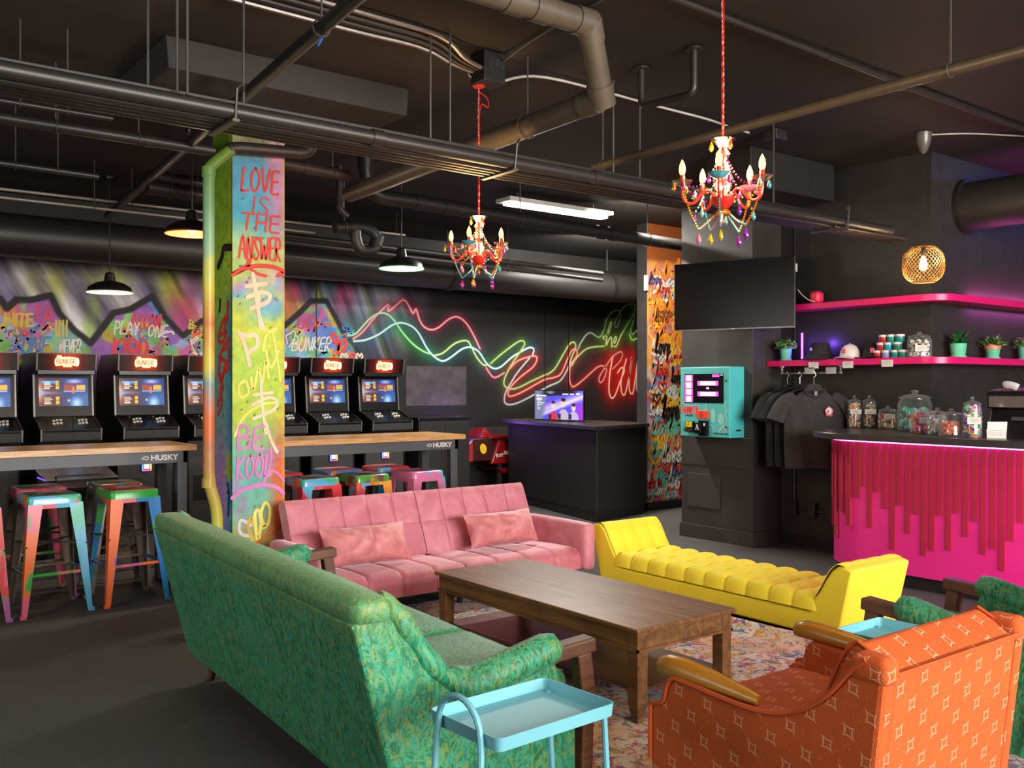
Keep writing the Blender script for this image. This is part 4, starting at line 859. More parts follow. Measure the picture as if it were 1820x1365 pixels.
def green_seat(name, label, cat, L, seats, loc, rz):
    """local x = depth (0 back, .92 arm front), y = length, z up"""
    t = thing(name, label, cat, loc, rz)
    MB().prism([(0, .76), (.02, .785), (.11, .785), (.30, .13), (.165, .13)], .012, L-.012, 'xz').build('back_panel', damask, t, bevel=.012)
    n = 10
    top = MB().soft(-.003, .135, -.004, L+.004, .755, .838, .034, .003, 14)
    top.build('top_roll', damask, t, smooth=True, weld=True)
    MB().tube([(-.002, 0, .762), (-.002, L, .762)], .005, 6).build('piping', damask, t, smooth=True)
    prof = smooth_path([(.10, .80), (.145, .775), (.20, .70), (.27, .60), (.34, .53), (.42, .505), (.55, .525), (.66, .55), (.735, .565)], 5)
    for y0, sg in ((0, 1), (L, -1)):
        a, b = (y0+.03, y0+.115) if sg > 0 else (y0-.115, y0-.03)
        poly = [(.0, .765)]+prof+[(.76, .50), (.77, .44), (.80, .42), (.83, .40), (.835, .35), (.835, .13), (.165, .13)]
        MB().prism(poly, a, b, 'xz').build('end_panel', damask, t, smooth=True, bevel=.012)
        c = (a+b)/2-sg*.012
        MB().tube([(p[0], c-sg*.008, p[1]+.012) for p in prof[:26]], [.036+.003*math.sin(i*.9) for i in range(26)], 12).build('end_roll', damask, t, smooth=True)
        q = [(p[0], c, p[1]+.004) for p in prof[22:]]
        MB().tube([(q[0][0]-.02, c, q[0][2])]+q+[(.75, c, .555), (.765, c, .53)], [.045]+[.058]*len(q)+[.05, .03], 12).build('arm_pad', damask, t, smooth=True)
        w = MB().beam((.70, c, .548), (.925, c, .565), .07, .05); w.beam((.88, c, .54), (.90, c, .40), .055, .06, (1, 0, 0)); w.beam((.90, c, .42), (.885, c, .0), .055, .05, (1, 0, 0))
        w.build('wooden_arm', sofa_wood, t, bevel=.008)
        k = MB().tube([(.28, a+.02*sg+.04, .135), (.25, a+.01*sg+.03, 0)], [.028, .017], 10); k.build('leg', sofa_wood, t, smooth=True)
    MB().box(.20, .82, .115, L-.115, .13, .30).build('seat_frame', damask, t, bevel=.015)
    s0 = .118; w = (L-2*s0)/seats
    for i in range(seats):
        y0, y1 = s0+i*w+.003, s0+(i+1)*w-.003
        MB().soft(.24, .885, y0, y1, .285, .465, .045, .02, 12).build('seat_cushion', damask, t, smooth=True, weld=True)
        MB().tube([(.87, y0+.03, .452), (.30, y0+.02, .458), (.30, y1-.02, .458), (.87, y1-.03, .452)], .006, 6, closed=True).build('piping', dark_piping, t, smooth=True)
        MB().soft(.09, .25, y0, y1, .40, .80, .05, .025, 12, fn=lambda p, u: (p.x+.22*(.62-p.z), p.y, p.z)).build('back_cushion', damask, t, smooth=True, weld=True)
        MB().tube([(.065, y0+.02, .812), (.065, y1-.02, .812)], .007, 6).build('piping', dark_piping, t, smooth=True)
    return t
green_seat('green_sofa', 'long green damask three seat sofa with wooden arm fronts, back turned to the stools', 'sofa', 2.3, 3, (1.285, 2.43, 0), math.radians(-3))
green_seat('green_armchair', 'single green damask armchair with wooden arm fronts beside the orange chair', 'armchair', .77, 1, (4.23, 1.28, 0), math.radians(90))

# ---- orange armchair
def mat_orange(name, base, dark, light, scale=12.5, amt=.62):
    m, nt, b = newmat(name); uv = tex_coord(nt, 'UV', (scale, scale, scale), (0, 0, math.radians(38)))
    sep = nt.nodes.new('ShaderNodeSeparateXYZ'); nt.links.new(uv, sep.inputs[0])
    fx = math_n(nt, 'FRACT', sep.outputs[0]); fy = math_n(nt, 'FRACT', sep.outputs[1])
    ax = math_n(nt, 'ABSOLUTE', math_n(nt, 'SUBTRACT', fx, .5)); ay = math_n(nt, 'ABSOLUTE', math_n(nt, 'SUBTRACT', fy, .5))
    ax = math_n(nt, 'MULTIPLY', ax, 1.25); ay = math_n(nt, 'MULTIPLY', ay, 1.0)
    r = math_n(nt, 'ADD', math_n(nt, 'POWER', ax, .62), math_n(nt, 'POWER', ay, .62))
    star = ramp(nt, r, [(.40, (0, 0, 0)), (.44, (1, 1, 1)), (.53, (1, 1, 1)), (.58, (0, 0, 0))])
    v = tex_coord(nt); n1 = noise_tex(nt, v, 300, 2); n2 = noise_tex(nt, v, 7, 3)
    vo = nt.nodes.new('ShaderNodeTexVoronoi'); vo.inputs['Scale'].default_value = scale*4; nt.links.new(tex_coord(nt, 'UV'), vo.inputs['Vector'])
    dots = ramp(nt, vo.outputs['Distance'], [(.10, (.4, .4, .4)), (.17, (0, 0, 0))])
    c = mixc(nt, n2, hx(base), hx(dark)); c = mixc(nt, ramp(nt, n1, [(.35, (0, 0, 0)), (.7, (.35, .35, .35))]), c, hx(dark))
    ms = math_n(nt, 'MULTIPLY', math_n(nt, 'MAXIMUM', star, dots), amt)
    c = mixc(nt, ms, c, hx(light)); nt.links.new(c, b.inputs['Base Color']); b.inputs['Roughness'].default_value = .85
    bump_to(nt, b, math_n(nt, 'ADD', math_n(nt, 'MULTIPLY', star, -1.2), n1), .6, .004); return m
ora = mat_orange('orange_jacquard', '#c8550e', '#a84208', '#e8a67c')
honey = mat_wood('honey_wood', '#8a5412', '#a86c1c', '#c08a34', 1, .3)
def orange_chair():
    t = thing('orange_armchair', 'orange jacquard armchair with honey coloured wooden arms seen from behind', 'armchair', (2.13, 1.28, 0))
    W = .75
    poly = [(.07, .13), (.78, .13), (.795, .30), (.795, .455), (.785, .472), (.755, .48), (.735, .50), (.725, .54), (.705, .565), (.67, .57), (.55, .562), (.42, .556), (.33, .565), (.24, .60), (.16, .66), (.10, .73), (.05, .775), (.0, .775), (.0, .74)]
    for x0, x1 in ((0, .055), (W-.055, W)):
        MB().prism(poly, x0, x1, 'yz').build('side_panel', ora, t, bevel=.014)
        pth = [(x0 if x0 == 0 else x1, p[0], p[1]) for p in poly[2:17]]
        MB().tube(smooth_path(pth, 3), .008, 6).build('piping', pm('orange_piping', '#b4480f', .8), t, smooth=True)
        xc = (x0+x1)/2
        pr = [(.40, .015, .575), (.47, .024, .583), (.58, .031, .592), (.68, .035, .598), (.74, .034, .596), (.775, .026, .59), (.785, .012, .588)]
        MB().tube([(xc, p[0], p[2]) for p in pr], [p[1] for p in pr], 12, flat=.75).build('wooden_arm', honey, t, smooth=True)
        MB().soft(x0-.004 if x0 == 0 else x0-.014, x1+.014 if x0 == 0 else x1+.004, -.006, .10, .712, .785, .022, .002, 8).build('shoulder_bolster', ora, t, smooth=True, weld=True)
        for y in (.12, .72): MB().tube([(xc, y, .14), (xc, y, 0)], [.026, .016], 10).build('leg', honey, t, smooth=True)
    MB().prism([(.003, .74), (.09, .74), (.16, .13), (.07, .13)], .05, W-.05, 'yz').build('back_panel', ora, t, bevel=.012)
    cp_ = [(.012, .735), (.06, .768), (.112, .795), (.13, .785), (.165, .72), (.29, .43), (.20, .42), (.09, .62)]
    MB().prism(cp_, .058, W-.058, 'yz').build('back_cushion', ora, t, smooth=True, bevel=.014, seg=3)
    for x in (.062, W-.062): MB().tube([(x, .012, .738), (x, .06, .771), (x, .112, .798), (x, .135, .785), (x, .17, .722), (x, .295, .43)], .006, 6).build('piping', pm('orange_piping', '#b4480f', .8), t, smooth=True)
    MB().tube([(.05, -.002, .738), (W-.05, -.002, .738)], .007, 6).build('piping', pm('orange_piping', '#b4480f', .8), t, smooth=True)
    MB().box(.05, W-.05, .12, .74, .15, .33).build('seat_frame', ora, t, bevel=.012)
    MB().soft(.058, W-.058, .22, .77, .315, .475, .04, .018, 12).build('seat_cushion', ora, t, smooth=True, weld=True)
orange_chair()

# ---- pink sofa bed
def velvet(name, c, d, l):
    m, nt, b = newmat(name); v = tex_coord(nt)
    f = noise_tex(nt, v, 6, 4, .6, .8); g = noise_tex(nt, v, 30, 3)
    cc = ramp(nt, f, [(.3, hx(d)), (.55, hx(c)), (.75, hx(l))])
    nt.links.new(cc, b.inputs['Base Color']); b.inputs['Roughness'].default_value = .6
    b.inputs['Sheen Weight'].default_value = .6; b.inputs['Sheen Roughness'].default_value = .35; b.inputs['Sheen Tint'].default_value = (1, .75, .78, 1)
    bump_to(nt, b, g, .06, .004); return m
pink = velvet('pink_velvet', '#cf808c', '#bd6c7a', '#da94a0'); pinkp = velvet('pink_satin', '#d48486', '#be6a70', '#e4a09e'); pinks = velvet('pink_velvet_seat', '#c8727c', '#b8606c', '#d4858c'); pink_seam = pm('pink_seam', '#a85a66', .8)
def seam(u, n):                         # 0 in the middle of a quilted square, 1 on the seam
    f = (u*n) % 1; d = min(f, 1-f)
    return math.exp(-(d/.035)**2) if 0 < u < 1 else 0
def pink_sofa():
    t = thing('pink_sofa', 'low pink velvet sofa bed with quilted back in front of the high tables', 'sofa', (2.46, 5.08, 0))
    W = 2.2; H0, H1 = .11, W-.11; mid = W/2
    for x0, x1 in ((H0, mid-.003), (mid+.003, H1)):
        def back(a, b, s):              # quilted sheet leaning back; b runs up the front
            x = x0+a*(x1-x0); q = .014*max(seam(a, 5), seam(b, 2) if .4 < b < .6 else 0)+.02*((abs(2*a-1))**14+(abs(2*b-1))**16)
            zz = .27+b*.43; y = .53+b*.19
            return (x, y+q if s else y+.14-q*.6, zz-(0 if s else .03))
        mb = MB().grid(lambda a, b: back(a, b, 1), 60, 22).grid(lambda a, b: back(a, b, 0), 20, 8)
        fr = [back(i/60, 1, 1) for i in range(61)]; bk = [back(i/60, 1, 0) for i in range(61)]
        mb.add(fr+bk, [(i, i+1, i+62, i+61) for i in range(60)])
        for a in (0, 1):
            f_ = [back(a, j/22, 1) for j in range(23)]; b_ = [back(a, j/22, 0) for j in range(23)]; mb.add(f_+b_, [(j, j+1, j+24, j+23) for j in range(22)])
        mb.build('backrest', pink, t, smooth=True)
        def seat(a, b):                 # wraps over the front edge
            x = x0+a*(x1-x0); L1, R = .46, .07; s_ = b*(L1+R*1.57+.13); q = .012*seam(a, 4)+.015*abs(2*a-1)**14
            if s_ < L1: p = (.56-s_, .275+.012*math.sin(PI*b)-q); return (x, p[0], p[1])
            if s_ < L1+R*1.57: an = (s_-L1)/R; return (x, .10-(R-q)*math.sin(an), .205+(R-q)*math.cos(an))
            return (x, .03+q, .205-(s_-L1-R*1.57)*.55)
        mb = MB().grid(seat, 52, 26); mb.box(x0+.01, x1-.01, .05, .56, .14, .22)
        mb.build('seat', pinks, t, smooth=True)
        sm_ = MB()
        for k in range(1, 5): sm_.tube([back(k/5, j/12, 1) for j in range(13)], .0028, 4)
        sm_.tube([back(k/20, .5, 1) for k in range(21)], .0028, 4); sm_.build('backrest_seam', pink_seam, t)
        sm_ = MB()
        for k in range(1, 4): sm_.tube([seat(k/4, j/16) for j in range(17)], .0028, 4)
        sm_.build('seat_seam', pink_seam, t)
    for x0, x1 in ((0, H0), (H1, W)):
        MB().soft(x0, x1, 0, .76, .12, .455, .035, .006, 10, fn=lambda p, u: (p.x, p.y, p.z-.02*max(0, .5-p.y)*0)).build('arm', pink, t, smooth=True, weld=True)
    MB().box(.12, W-.12, .10, .60, .12, .15).build('seat_frame', pm('sofa_frame_black', '#1a1716', .6), t)
    for x in (.26, 1.08, W-.26):
        for y in (.12, .62): MB().tube([(x, y, .14), (x, y, 0)], [.028, .018], 10).build('leg', pm('sofa_leg_black', '#221d1c', .4), t, smooth=True)
pink_sofa()
def pillow(name, label, loc, rz, tilt, w, h, group='pink pillows on the sofa'):
    def f(a, b, sg):
        x = (a-.5)*w; z = (b-.5)*h; e = (1-abs(2*a-1)**2.4)*(1-abs(2*b-1)**2.0); e = max(e, 0)**.6
        pinch = 1-.085*(1-abs(2*b-1)**1.5)*abs(2*a-1)**4
        wr = .007*math.sin(20*a+11*b)*e+.03*mnoise.noise(Vector((a*4+rz*37, b*3, sg)))*e+.012*mnoise.noise(Vector((a*16+rz*37, b*5, sg)))*e-.035*math.exp(-((a-.5)/.05)**2-((b-.1)/.25)**2)
        return (x*pinch, sg*(.105*e+wr), z*(1-.13*(1-abs(2*a-1)**2)*abs(2*b-1)**3))
    mb = MB().grid(lambda a, b: f(a, b, -1), 40, 20).grid(lambda a, b: f(a, b, 1), 40, 20)
    mb.xf(Matrix.Rotation(rz, 4, 'Z') @ Matrix.Rotation(tilt, 4, 'X'))
    o = mb.build(name, pinkp, None, smooth=True, weld=True, loc=loc); tag(o, label, 'pillow', group); return o
pillow('pillow', 'crumpled pink satin pillow at the column end of the pink sofa', (2.97, 5.45, .425), -.03, math.radians(-26), .62, .27)
pillow('pillow', 'pink satin pillow at the end of the pink sofa near the black desk', (4.1, 5.49, .425), .02, math.radians(-26), .62, .26)

# ---- yellow bench
yel = pm('yellow_upholstery', '#f8e436', .75, var=.05, scale=5, sheen=.25)
def yellow_bench():
    t = thing('yellow_bench', 'bright yellow tufted bench with raised slanted ends by the pink counter', 'bench', (4.665, 3.08, 0), math.radians(-1.2))
    L, W = 2.02, .57
    def rim(y):  # base side outline: rises into both ends
        return .15
    base = [(.01, .025), (L-.01, .025), (L+.085, .43), (L+.03, .445), (L-.012, .44), (L-.052, .41), (L-.088, .357), (L-.128, .288), (L-.19, .20), (L-.2, .155), (.2, .155), (.19, .20), (.128, .288), (.088, .357), (.052, .41), (.012, .44), (-.03, .445), (-.085, .43)]
    MB().prism(base, 0, W, 'yz').build('base', yel, t, smooth=True, bevel=.014)
    nx, ny = 3, 10; Y0, Y1 = .15, L-.15
    def cush(a, b):
        u, v = a*nx, b*ny; s = abs(math.sin(PI*u))*abs(math.sin(PI*v)); s = s**.42
        edge = min(1, min(a, 1-a)/.07); 
        z = .165+.10*edge**.5*(.72+.28*s) if 0 < a < 1 else .165
        x = -.004+a*(W+.008); 
        # side bulge of each tuft
        if a < .001: x -= .0
        return (x-(.02*abs(math.sin(PI*v))**.5 if a < .12 else 0)*(1 if a > 0 else .3)+(.02*abs(math.sin(PI*v))**.5 if a > .88 else 0)*(1 if a < 1 else .3), Y0+b*(Y1-Y0), z)
    MB().grid(cush, 36, 130).build('tufted_cushion', yel, t, smooth=True)
    for sg in (1, -1):   # four channels on the inner face of each end
        y0 = .165 if sg > 0 else L-.165
        pr_ = smooth_path([(y0+sg*.035, .20), (y0-sg*.03, .29), (y0-sg*.07, .36), (y0-sg*.105, .415), (y0-sg*.15, .452), (y0-sg*.20, .445)], 4); nn_ = len(pr_)-1
        def chan(a, b_):
            j = min(nn_, int(round(b_*nn_))); p = pr_[j]; d = .02*abs(math.sin(PI*4*a))**.45*min(1, 2.2*(1-b_))
            return (.006+a*(W-.012), p[0]+sg*d*.8, p[1]+d*.55)
        MB().grid(chan, 64, nn_).build('channelled_face', yel, t, smooth=True)
    for x in (.06, W-.06):
        for y in (.1, L-.1): MB().box(x-.02, x+.02, y-.02, y+.02, .006, .03).build('foot', pm('bench_foot', '#3a2a1c', .5), t)
yellow_bench()

# ---- coffee table
def coffee_table():
    tw = mat_wood('coffee_table_wood', '#54341c', '#7a5230', '#a07444', 1, .36, 2.2)
    tw2 = mat_wood('coffee_table_shelf', '#3a1c12', '#54301e', '#76513a', 1, .3, 2.0)
    t = thing('coffee_table', 'long dark brown wooden coffee table with lower shelf on the rug', 'table', (2.845, 2.845, 0))
    X, Y, Z = .65, 1.59, .424
    MB().box(0, X, 0, Y, Z-.02, Z).build('tabletop', tw, t, bevel=.005)
    a = MB(); i = .022
    for p in ((i, X-i, i, i+.02), (i, X-i, Y-i-.02, Y-i)): a.box(p[0], p[1], p[2], p[3], Z-.095, Z-.02)
    for p in ((i, i+.02, i, Y-i), (X-i-.02, X-i, i, Y-i)): a.box(p[0], p[1], p[2], p[3], Z-.095, Z-.02)
    a.build('apron', tw, t, bevel=.002)
    m = MB(); j = i-.008
    m.box(j, X-j, j, j+.01, Z-.105, Z-.094).box(j, X-j, Y-j-.01, Y-j, Z-.105, Z-.094).box(j, j+.01, j, Y-j, Z-.105, Z-.094).box(X-j-.01, X-j, j, Y-j, Z-.105, Z-.094)
    m.build('moulding', tw, t)
    for sx in (0, 1):
        for sy in (0, 1):
            x = i+.028 if sx == 0 else X-i-.028; y = i+.028 if sy == 0 else Y-i-.028
            g = MB(); q = lambda r, z: [(x-r, y-r, z), (x+r, y-r, z), (x+r, y+r, z), (x-r, y+r, z)]
            g.hexa(q(.03, .09), q(.031, Z-.02)); g.hexa(q(.02, .03), q(.03, .09)); g.hexa(q(.021, 0), q(.021, .03))
            g.build('leg', tw, t, bevel=.002)
    MB().box(.045, X-.045, .05, Y-.05, .135, .15).build('shelf', tw2, t, bevel=.003)
coffee_table()

# ---- rug
def rug():
    m, nt, b = newmat('distressed_rug'); v = tex_coord(nt)
    big = noise_tex(nt, v, 1.1, 2); n1 = noise_tex(nt, v, 11, 4, .6, 1.5); n2 = noise_tex(nt, v, 14, 4, .65, 1.2); n3 = noise_tex(nt, v, 9, 4, .6, 2); n4 = noise_tex(nt, v, 16, 3, .6, 1); fz = noise_tex(nt, v, 90, 2)
    c = ramp(nt, big, [(.35, hx('#ddd4c6')), (.5, hx('#e4dacb')), (.6, hx('#b4b8bc'))])
    zone = noise_tex(nt, tex_coord(nt, 'Object', (1, 1, 1), (0, 0, .4)), 1.7, 2)
    wv = nt.nodes.new('ShaderNodeTexVoronoi'); wv.inputs['Scale'].default_value = 13; nt.links.new(v, wv.inputs['Vector'])
    flower = ramp(nt, math_n(nt, 'ADD', wv.outputs['Distance'], math_n(nt, 'MULTIPLY', fz, .35)), [(.40, (1, 1, 1)), (.46, (0, 0, 0))], 'LINEAR')
    fcol = ramp(nt, wv.outputs['Color'], [(0, hx('#c9a23a')), (.35, hx('#2f6476')), (.5, hx('#d49a3c')), (.62, hx('#b23a78')), (.8, hx('#d06a54'))], 'CONSTANT')
    for fac, colr in ((ramp(nt, n1, [(.55, (0, 0, 0)), (.58, (1, 1, 1))]), '#c4306a'), (ramp(nt, n2, [(.54, (0, 0, 0)), (.57, (1, 1, 1))]), '#2c5c78'), (ramp(nt, n3, [(.57, (0, 0, 0)), (.6, (1, 1, 1))]), '#d8a03c'), (ramp(nt, n4, [(.62, (0, 0, 0)), (.66, (1, 1, 1))]), '#5a3a72')):
        c = mixc(nt, math_n(nt, 'MULTIPLY', fac, .95), c, hx(colr))
    c = mixc(nt, math_n(nt, 'MULTIPLY', math_n(nt, 'MULTIPLY', flower, ramp(nt, zone, [(.42, (0, 0, 0)), (.5, (1, 1, 1))])), .85), c, fcol)
    warm = ramp(nt, noise_tex(nt, v, 1.35, 2), [(.5, (0, 0, 0)), (.62, (1, 1, 1))])
    c = mixc(nt, math_n(nt, 'MULTIPLY', warm, .6), c, hx('#d8882a'))
    c = mixc(nt, ramp(nt, fz, [(.4, (0, 0, 0)), (.65, (.35, .35, .35))]), c, hx('#e6dccb'))
    nt.links.new(c, b.inputs['Base Color']); b.inputs['Roughness'].default_value = .95; b.inputs['Specular IOR Level'].default_value = .1
    bump_to(nt, b, fz, .5, .004)
    def f(a, q):
        x = 2.0+a*2.62; y = .75+q*4.6; z = .012
        r = math.exp(-((x-4.53-.02*math.sin(3*y))/.045)**2)
        z += .05*r*(1 if y < 4.6 else 0)*min(1, max(0, (y-1.6)/.5))
        return (x, y, z+.002*math.sin(5*x+3*y))
    mb = MB().grid(f, 150, 60); mb.box(2.0, 4.62, .75, 5.35, .001, .008)
    o = mb.build('rug', m, None, smooth=True); tag(o, 'colourful faded floral rug under the coffee table, rucked up along the yellow bench', 'rug')
rug()

# ---- turquoise tray tables
teal = pm('turquoise_enamel', '#68aab4', .5, var=.04, scale=3)
def tray(mb, x0, x1, y0, y1, z, h=.035):
    def ring(d, zz): 
        r = .018; out = []
        for cx, cy, a0 in ((x1-r, y1-r, 0), (x0+r, y1-r, 90), (x0+r, y0+r, 180), (x1-r, y0+r, 270)):
            for k in range(4): a = math.radians(a0+30*k); out.append((cx+(r+d)*math.cos(a), cy+(r+d)*math.sin(a), zz))
        return out
    R = [ring(0, z), ring(.004, z+h), ring(.001, z+h), ring(-.004, z+.004)]; n = 16
    mb.add(sum(R, []), [tuple(range(n-1, -1, -1)), tuple(3*n+i for i in range(n))]+[(k*n+i, k*n+(i+1) % n, (k+1)*n+(i+1) % n, (k+1)*n+i) for k in range(3) for i in range(n)])
def tray_table(label, loc, rz, L=.41, W=.285, Z=.565):
    t = thing('tray_table', label, 'table', loc, rz, 'turquoise tray tables')
    a = MB(); tray(a, 0, L, 0, W, Z); a.build('top_tray', teal, t, smooth=True)
    a = MB(); tray(a, .02, L-.02, .01, W-.01, .27, .03); a.build('lower_tray', teal, t, smooth=True)
    zt = Z+.02
    arc = [(-.012, W/2+(W/2-.055)*math.cos(PI*k/10), zt+.085*math.sin(PI*k/10)) for k in range(11)]
    MB().tube([(-.045, W-.03, 0), (-.014, W-.05, zt-.03)]+arc+[(-.014, .05, zt-.03), (-.045, .03, 0)], .0085, 8).build('handle_legs', teal, t, smooth=True)
    for y in (.03, W-.03): MB().tube([(L+.03, y, 0), (L-.012, y, zt-.012)], .0085, 8).build('leg', teal, t, smooth=True)
    return t
tray_table('turquoise metal tray table at the near end of the green sofa', (1.365, 1.84, 0), math.radians(3))
tray_table('turquoise metal tray table tucked between the orange and green armchairs', (3.21, 1.55, 0), math.radians(90), .40, .28)
# ================================================================ high tables, stools, arcade wall
butcher = mat_wood('butcher_block', '#b07a44', '#cf9c62', '#e2b984', 0, .22, 5)
tgrey = pm('table_frame_grey', '#4a4c50', .45, var=.06)
white_print = pm('print_white', '#d8d4cc', .5, var=.04)
def bar_table(label, x1):
    t = thing('bar_table', label, 'table', (x1-1.83, 6.67, 0), 0, 'high tables with butcher block tops')
    L, W, Z = 1.83, .61, 1.04
    for i in range(5): MB().box(0, L, i*W/5+.0004, (i+1)*W/5-.0004, Z-.04, Z).build('top_plank', butcher, t, bevel=.0015)
    MB().box(.05, L-.05, .04, .075, Z-.125, Z-.04).box(.05, L-.05, W-.075, W-.04, Z-.125, Z-.04).box(.05, .085, .04, W-.04, Z-.125, Z-.04).box(L-.085, L-.05, .04, W-.04, Z-.125, Z-.04).build('apron', tgrey, t, bevel=.002)
    for x in (.055, L-.125):
        for y in (.042, W-.112):
            lg = MB().box(x, x+.07, y, y+.07, .02, Z-.05).build('leg', tgrey, t, bevel=.003)
            MB().box(x+.005, x+.065, y+.005, y+.065, 0, .02).build('foot', bk, lg)
    MB().box(L-.12, L-.06, .1, W-.1, .12, .15).box(.06, .12, .1, W-.1, .12, .15).build('stretcher', tgrey, t)
    text_obj('lettering', 'HUSKY', .052, white_print, (L-.215, .0385, Z-.085), (PI/2, 0, 0), t, .0008, bold=.0018, sx=1.15)
    lg = MB(); fr = ((L-.34, .0392, Z-.085), (1, 0, 0), (0, 0, 1), (0, -1, 0))
    ribbon(lg, [(-.03, 0), (-.005, .014), (.0, .008), (.012, .012), (.016, -.002), (.004, -.012), (-.006, -.006), (-.028, -.002)], .005, fr, 0, 0, 3); lg.build('emblem', white_print, t, recalc=False)
bar_table('high butcher block table at the left of the pillar, white lettering on its apron', 2.285)
bar_table('high butcher block table behind the pink sofa, white lettering on its apron', 4.60)

def splotch(name, cols, seed, sc=5.0):
    m, nt, b = newmat(name); tc = nt.nodes.new('ShaderNodeTexCoord'); mp = nt.nodes.new('ShaderNodeMapping'); mp.inputs['Location'].default_value = (seed*3.1, seed*1.7, seed*2.3); mp.inputs['Scale'].default_value = (1, 1, .55)
    nt.links.new(tc.outputs['Object'], mp.inputs['Vector']); v = mp.outputs[0]; c = hx(cols[0])
    for i, k in enumerate(cols[1:]):
        mp2 = nt.nodes.new('ShaderNodeMapping'); mp2.inputs['Location'].default_value = (i*5.3, i*2.9, i*4.1); nt.links.new(v, mp2.inputs['Vector'])
        f = noise_tex(nt, mp2.outputs[0], sc+i, 2, .5, .6); c = mixc(nt, ramp(nt, f, [(.53, (0, 0, 0)), (.58, (1, 1, 1))]), c, hx(k))
    nt.links.new(c, b.inputs['Base Color']); b.inputs['Roughness'].default_value = .28; b.inputs['Coat Weight'].default_value = .3; return m
PINK, ORG, GRN, SKY, RD, PUR, TEA_ = '#e0647e', '#ee6a26', '#2f9a3a', '#5aaed0', '#d8383e', '#a85a98', '#3fb08a'
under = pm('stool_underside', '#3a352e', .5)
def stool(label, x, y, rz, seat, rim, legs):
    """square metal stool; legs = materials for front-left, front-right, back-right, back-left"""
    t = thing('bar_stool', label, 'stool', (x, y, 0), rz, 'spray painted metal bar stools')
    h, S = .76, .158
    def rr(d, z, r=.035): return [(cx*(S+d-r)+r*math.cos(a), cy*(S+d-r)+r*math.sin(a), z) for cx, cy, a0 in ((1, 1, 0), (-1, 1, 90), (-1, -1, 180), (1, -1, 270)) for a in [math.radians(a0+22.5*k) for k in range(5)]]
    R = [rr(-.006, h-.004), rr(.0, h-.008), rr(.004, h-.02), rr(.006, h-.06)]; n = 20
    top = [rr(-.03, h-.002), rr(-.018, h), rr(-.006, h-.004)]
    sl = [(.045*math.cos(2*PI*k/n+.1), .014*math.sin(2*PI*k/n+.1), h-.004) for k in range(n)]
    MB().add(sum([sl]+top, []), [(k*n+i, k*n+(i+1) % n, (k+1)*n+(i+1) % n, (k+1)*n+i) for k in range(3) for i in range(n)]).build('seat', seat, t, smooth=True)
    MB().add([(.05*math.cos(2*PI*k/n), .018*math.sin(2*PI*k/n), h-.012) for k in range(n)], [tuple(range(n))]).build('seat_slot', under, t)
    MB().add(sum(R, []), [(k*n+i, k*n+(i+1) % n, (k+1)*n+(i+1) % n, (k+1)*n+i) for k in range(3) for i in range(n)]).build('rim', rim, t, smooth=True)
    MB().box(-S+.004, S-.004, -S+.004, S-.004, h-.05, h-.04).build('underside', under, t)
    B = .205
    for (sx, sy), m in zip(((-1, -1), (1, -1), (1, 1), (-1, 1)), legs):
        g = MB(); zt, zb = h-.055, 0.0; wt, wb = .085, .028
        for ax in (0, 1):     # two plates of folded sheet meeting at the corner
            def q(z):
                f = (zt-z)/zt; c = S+.005+(B-S)*f; w = wt+(wb-wt)*min(1, f*1.02)
                a = (sx*c, sy*c, z); b_ = (sx*(c-w), sy*c, z) if ax == 0 else (sx*c, sy*(c-w), z)
                ia = (sx*(c-.004), sy*(c-.004), z); ib = (sx*(c-w), sy*(c-.004), z) if ax == 0 else (sx*(c-.004), sy*(c-w), z)
                return [a, b_, ib, ia]
            g.hexa(q(zb), q(zt))
        for ax in (0, 1):     # skirt between the legs
            c = S+.005
            p = [(sx*c, sy*c, h-.06), (0, sy*c, h-.06), (0, sy*c, h-.085), (sx*c, sy*c, h-.085)] if ax == 0 else [(sx*c, sy*c, h-.06), (sx*c, 0, h-.06), (sx*c, 0, h-.085), (sx*c, sy*c, h-.085)]
            i_ = [(p_[0]*(1 if ax == 1 else 1), p_[1], p_[2]) for p_ in p]; off = (0, -sy*.004, 0) if ax == 0 else (-sx*.004, 0, 0)
            g.hexa(p, [(a+off[0], b+off[1], c_+off[2]) for a, b, c_ in i_])
        l = g.build('leg', m, t, smooth=False)
        MB().box(sx*B-.014, sx*B+.014, sy*B-.014, sy*B+.014, 0, .02).build('foot', m, l)
    zc = .26; c = S+.005+(B-S)*(.70-zc)/.70-.012
    for i, (a, b_) in enumerate((((-c, -c), (c, -c)), ((c, -c), (c, c)), ((c, c), (-c, c)), ((-c, c), (-c, -c)))):
        MB().beam((a[0], a[1], zc), (b_[0], b_[1], zc), .006, .018).build('footrest', legs[i], t)
    MB().beam((-c, -c, .44), (c, c, .44), .012, .012).beam((c, -c, .44), (-c, c, .44), .012, .012).build('cross_brace', under, t)
Mx = lambda n, c, s=1, sc=5.0: splotch('stool_paint_'+n, c, s, sc)
p_pink = Mx('pink', [PINK, ORG, GRN], 1); p_sky = Mx('sky', [SKY, TEA_, ORG], 2); p_org = Mx('orange', [ORG, PUR, PINK], 3); p_blue = Mx('blue', ['#1f78b8', GRN, '#1f78b8'], 4); p_green = pm('stool_green', GRN, .25, var=.1)
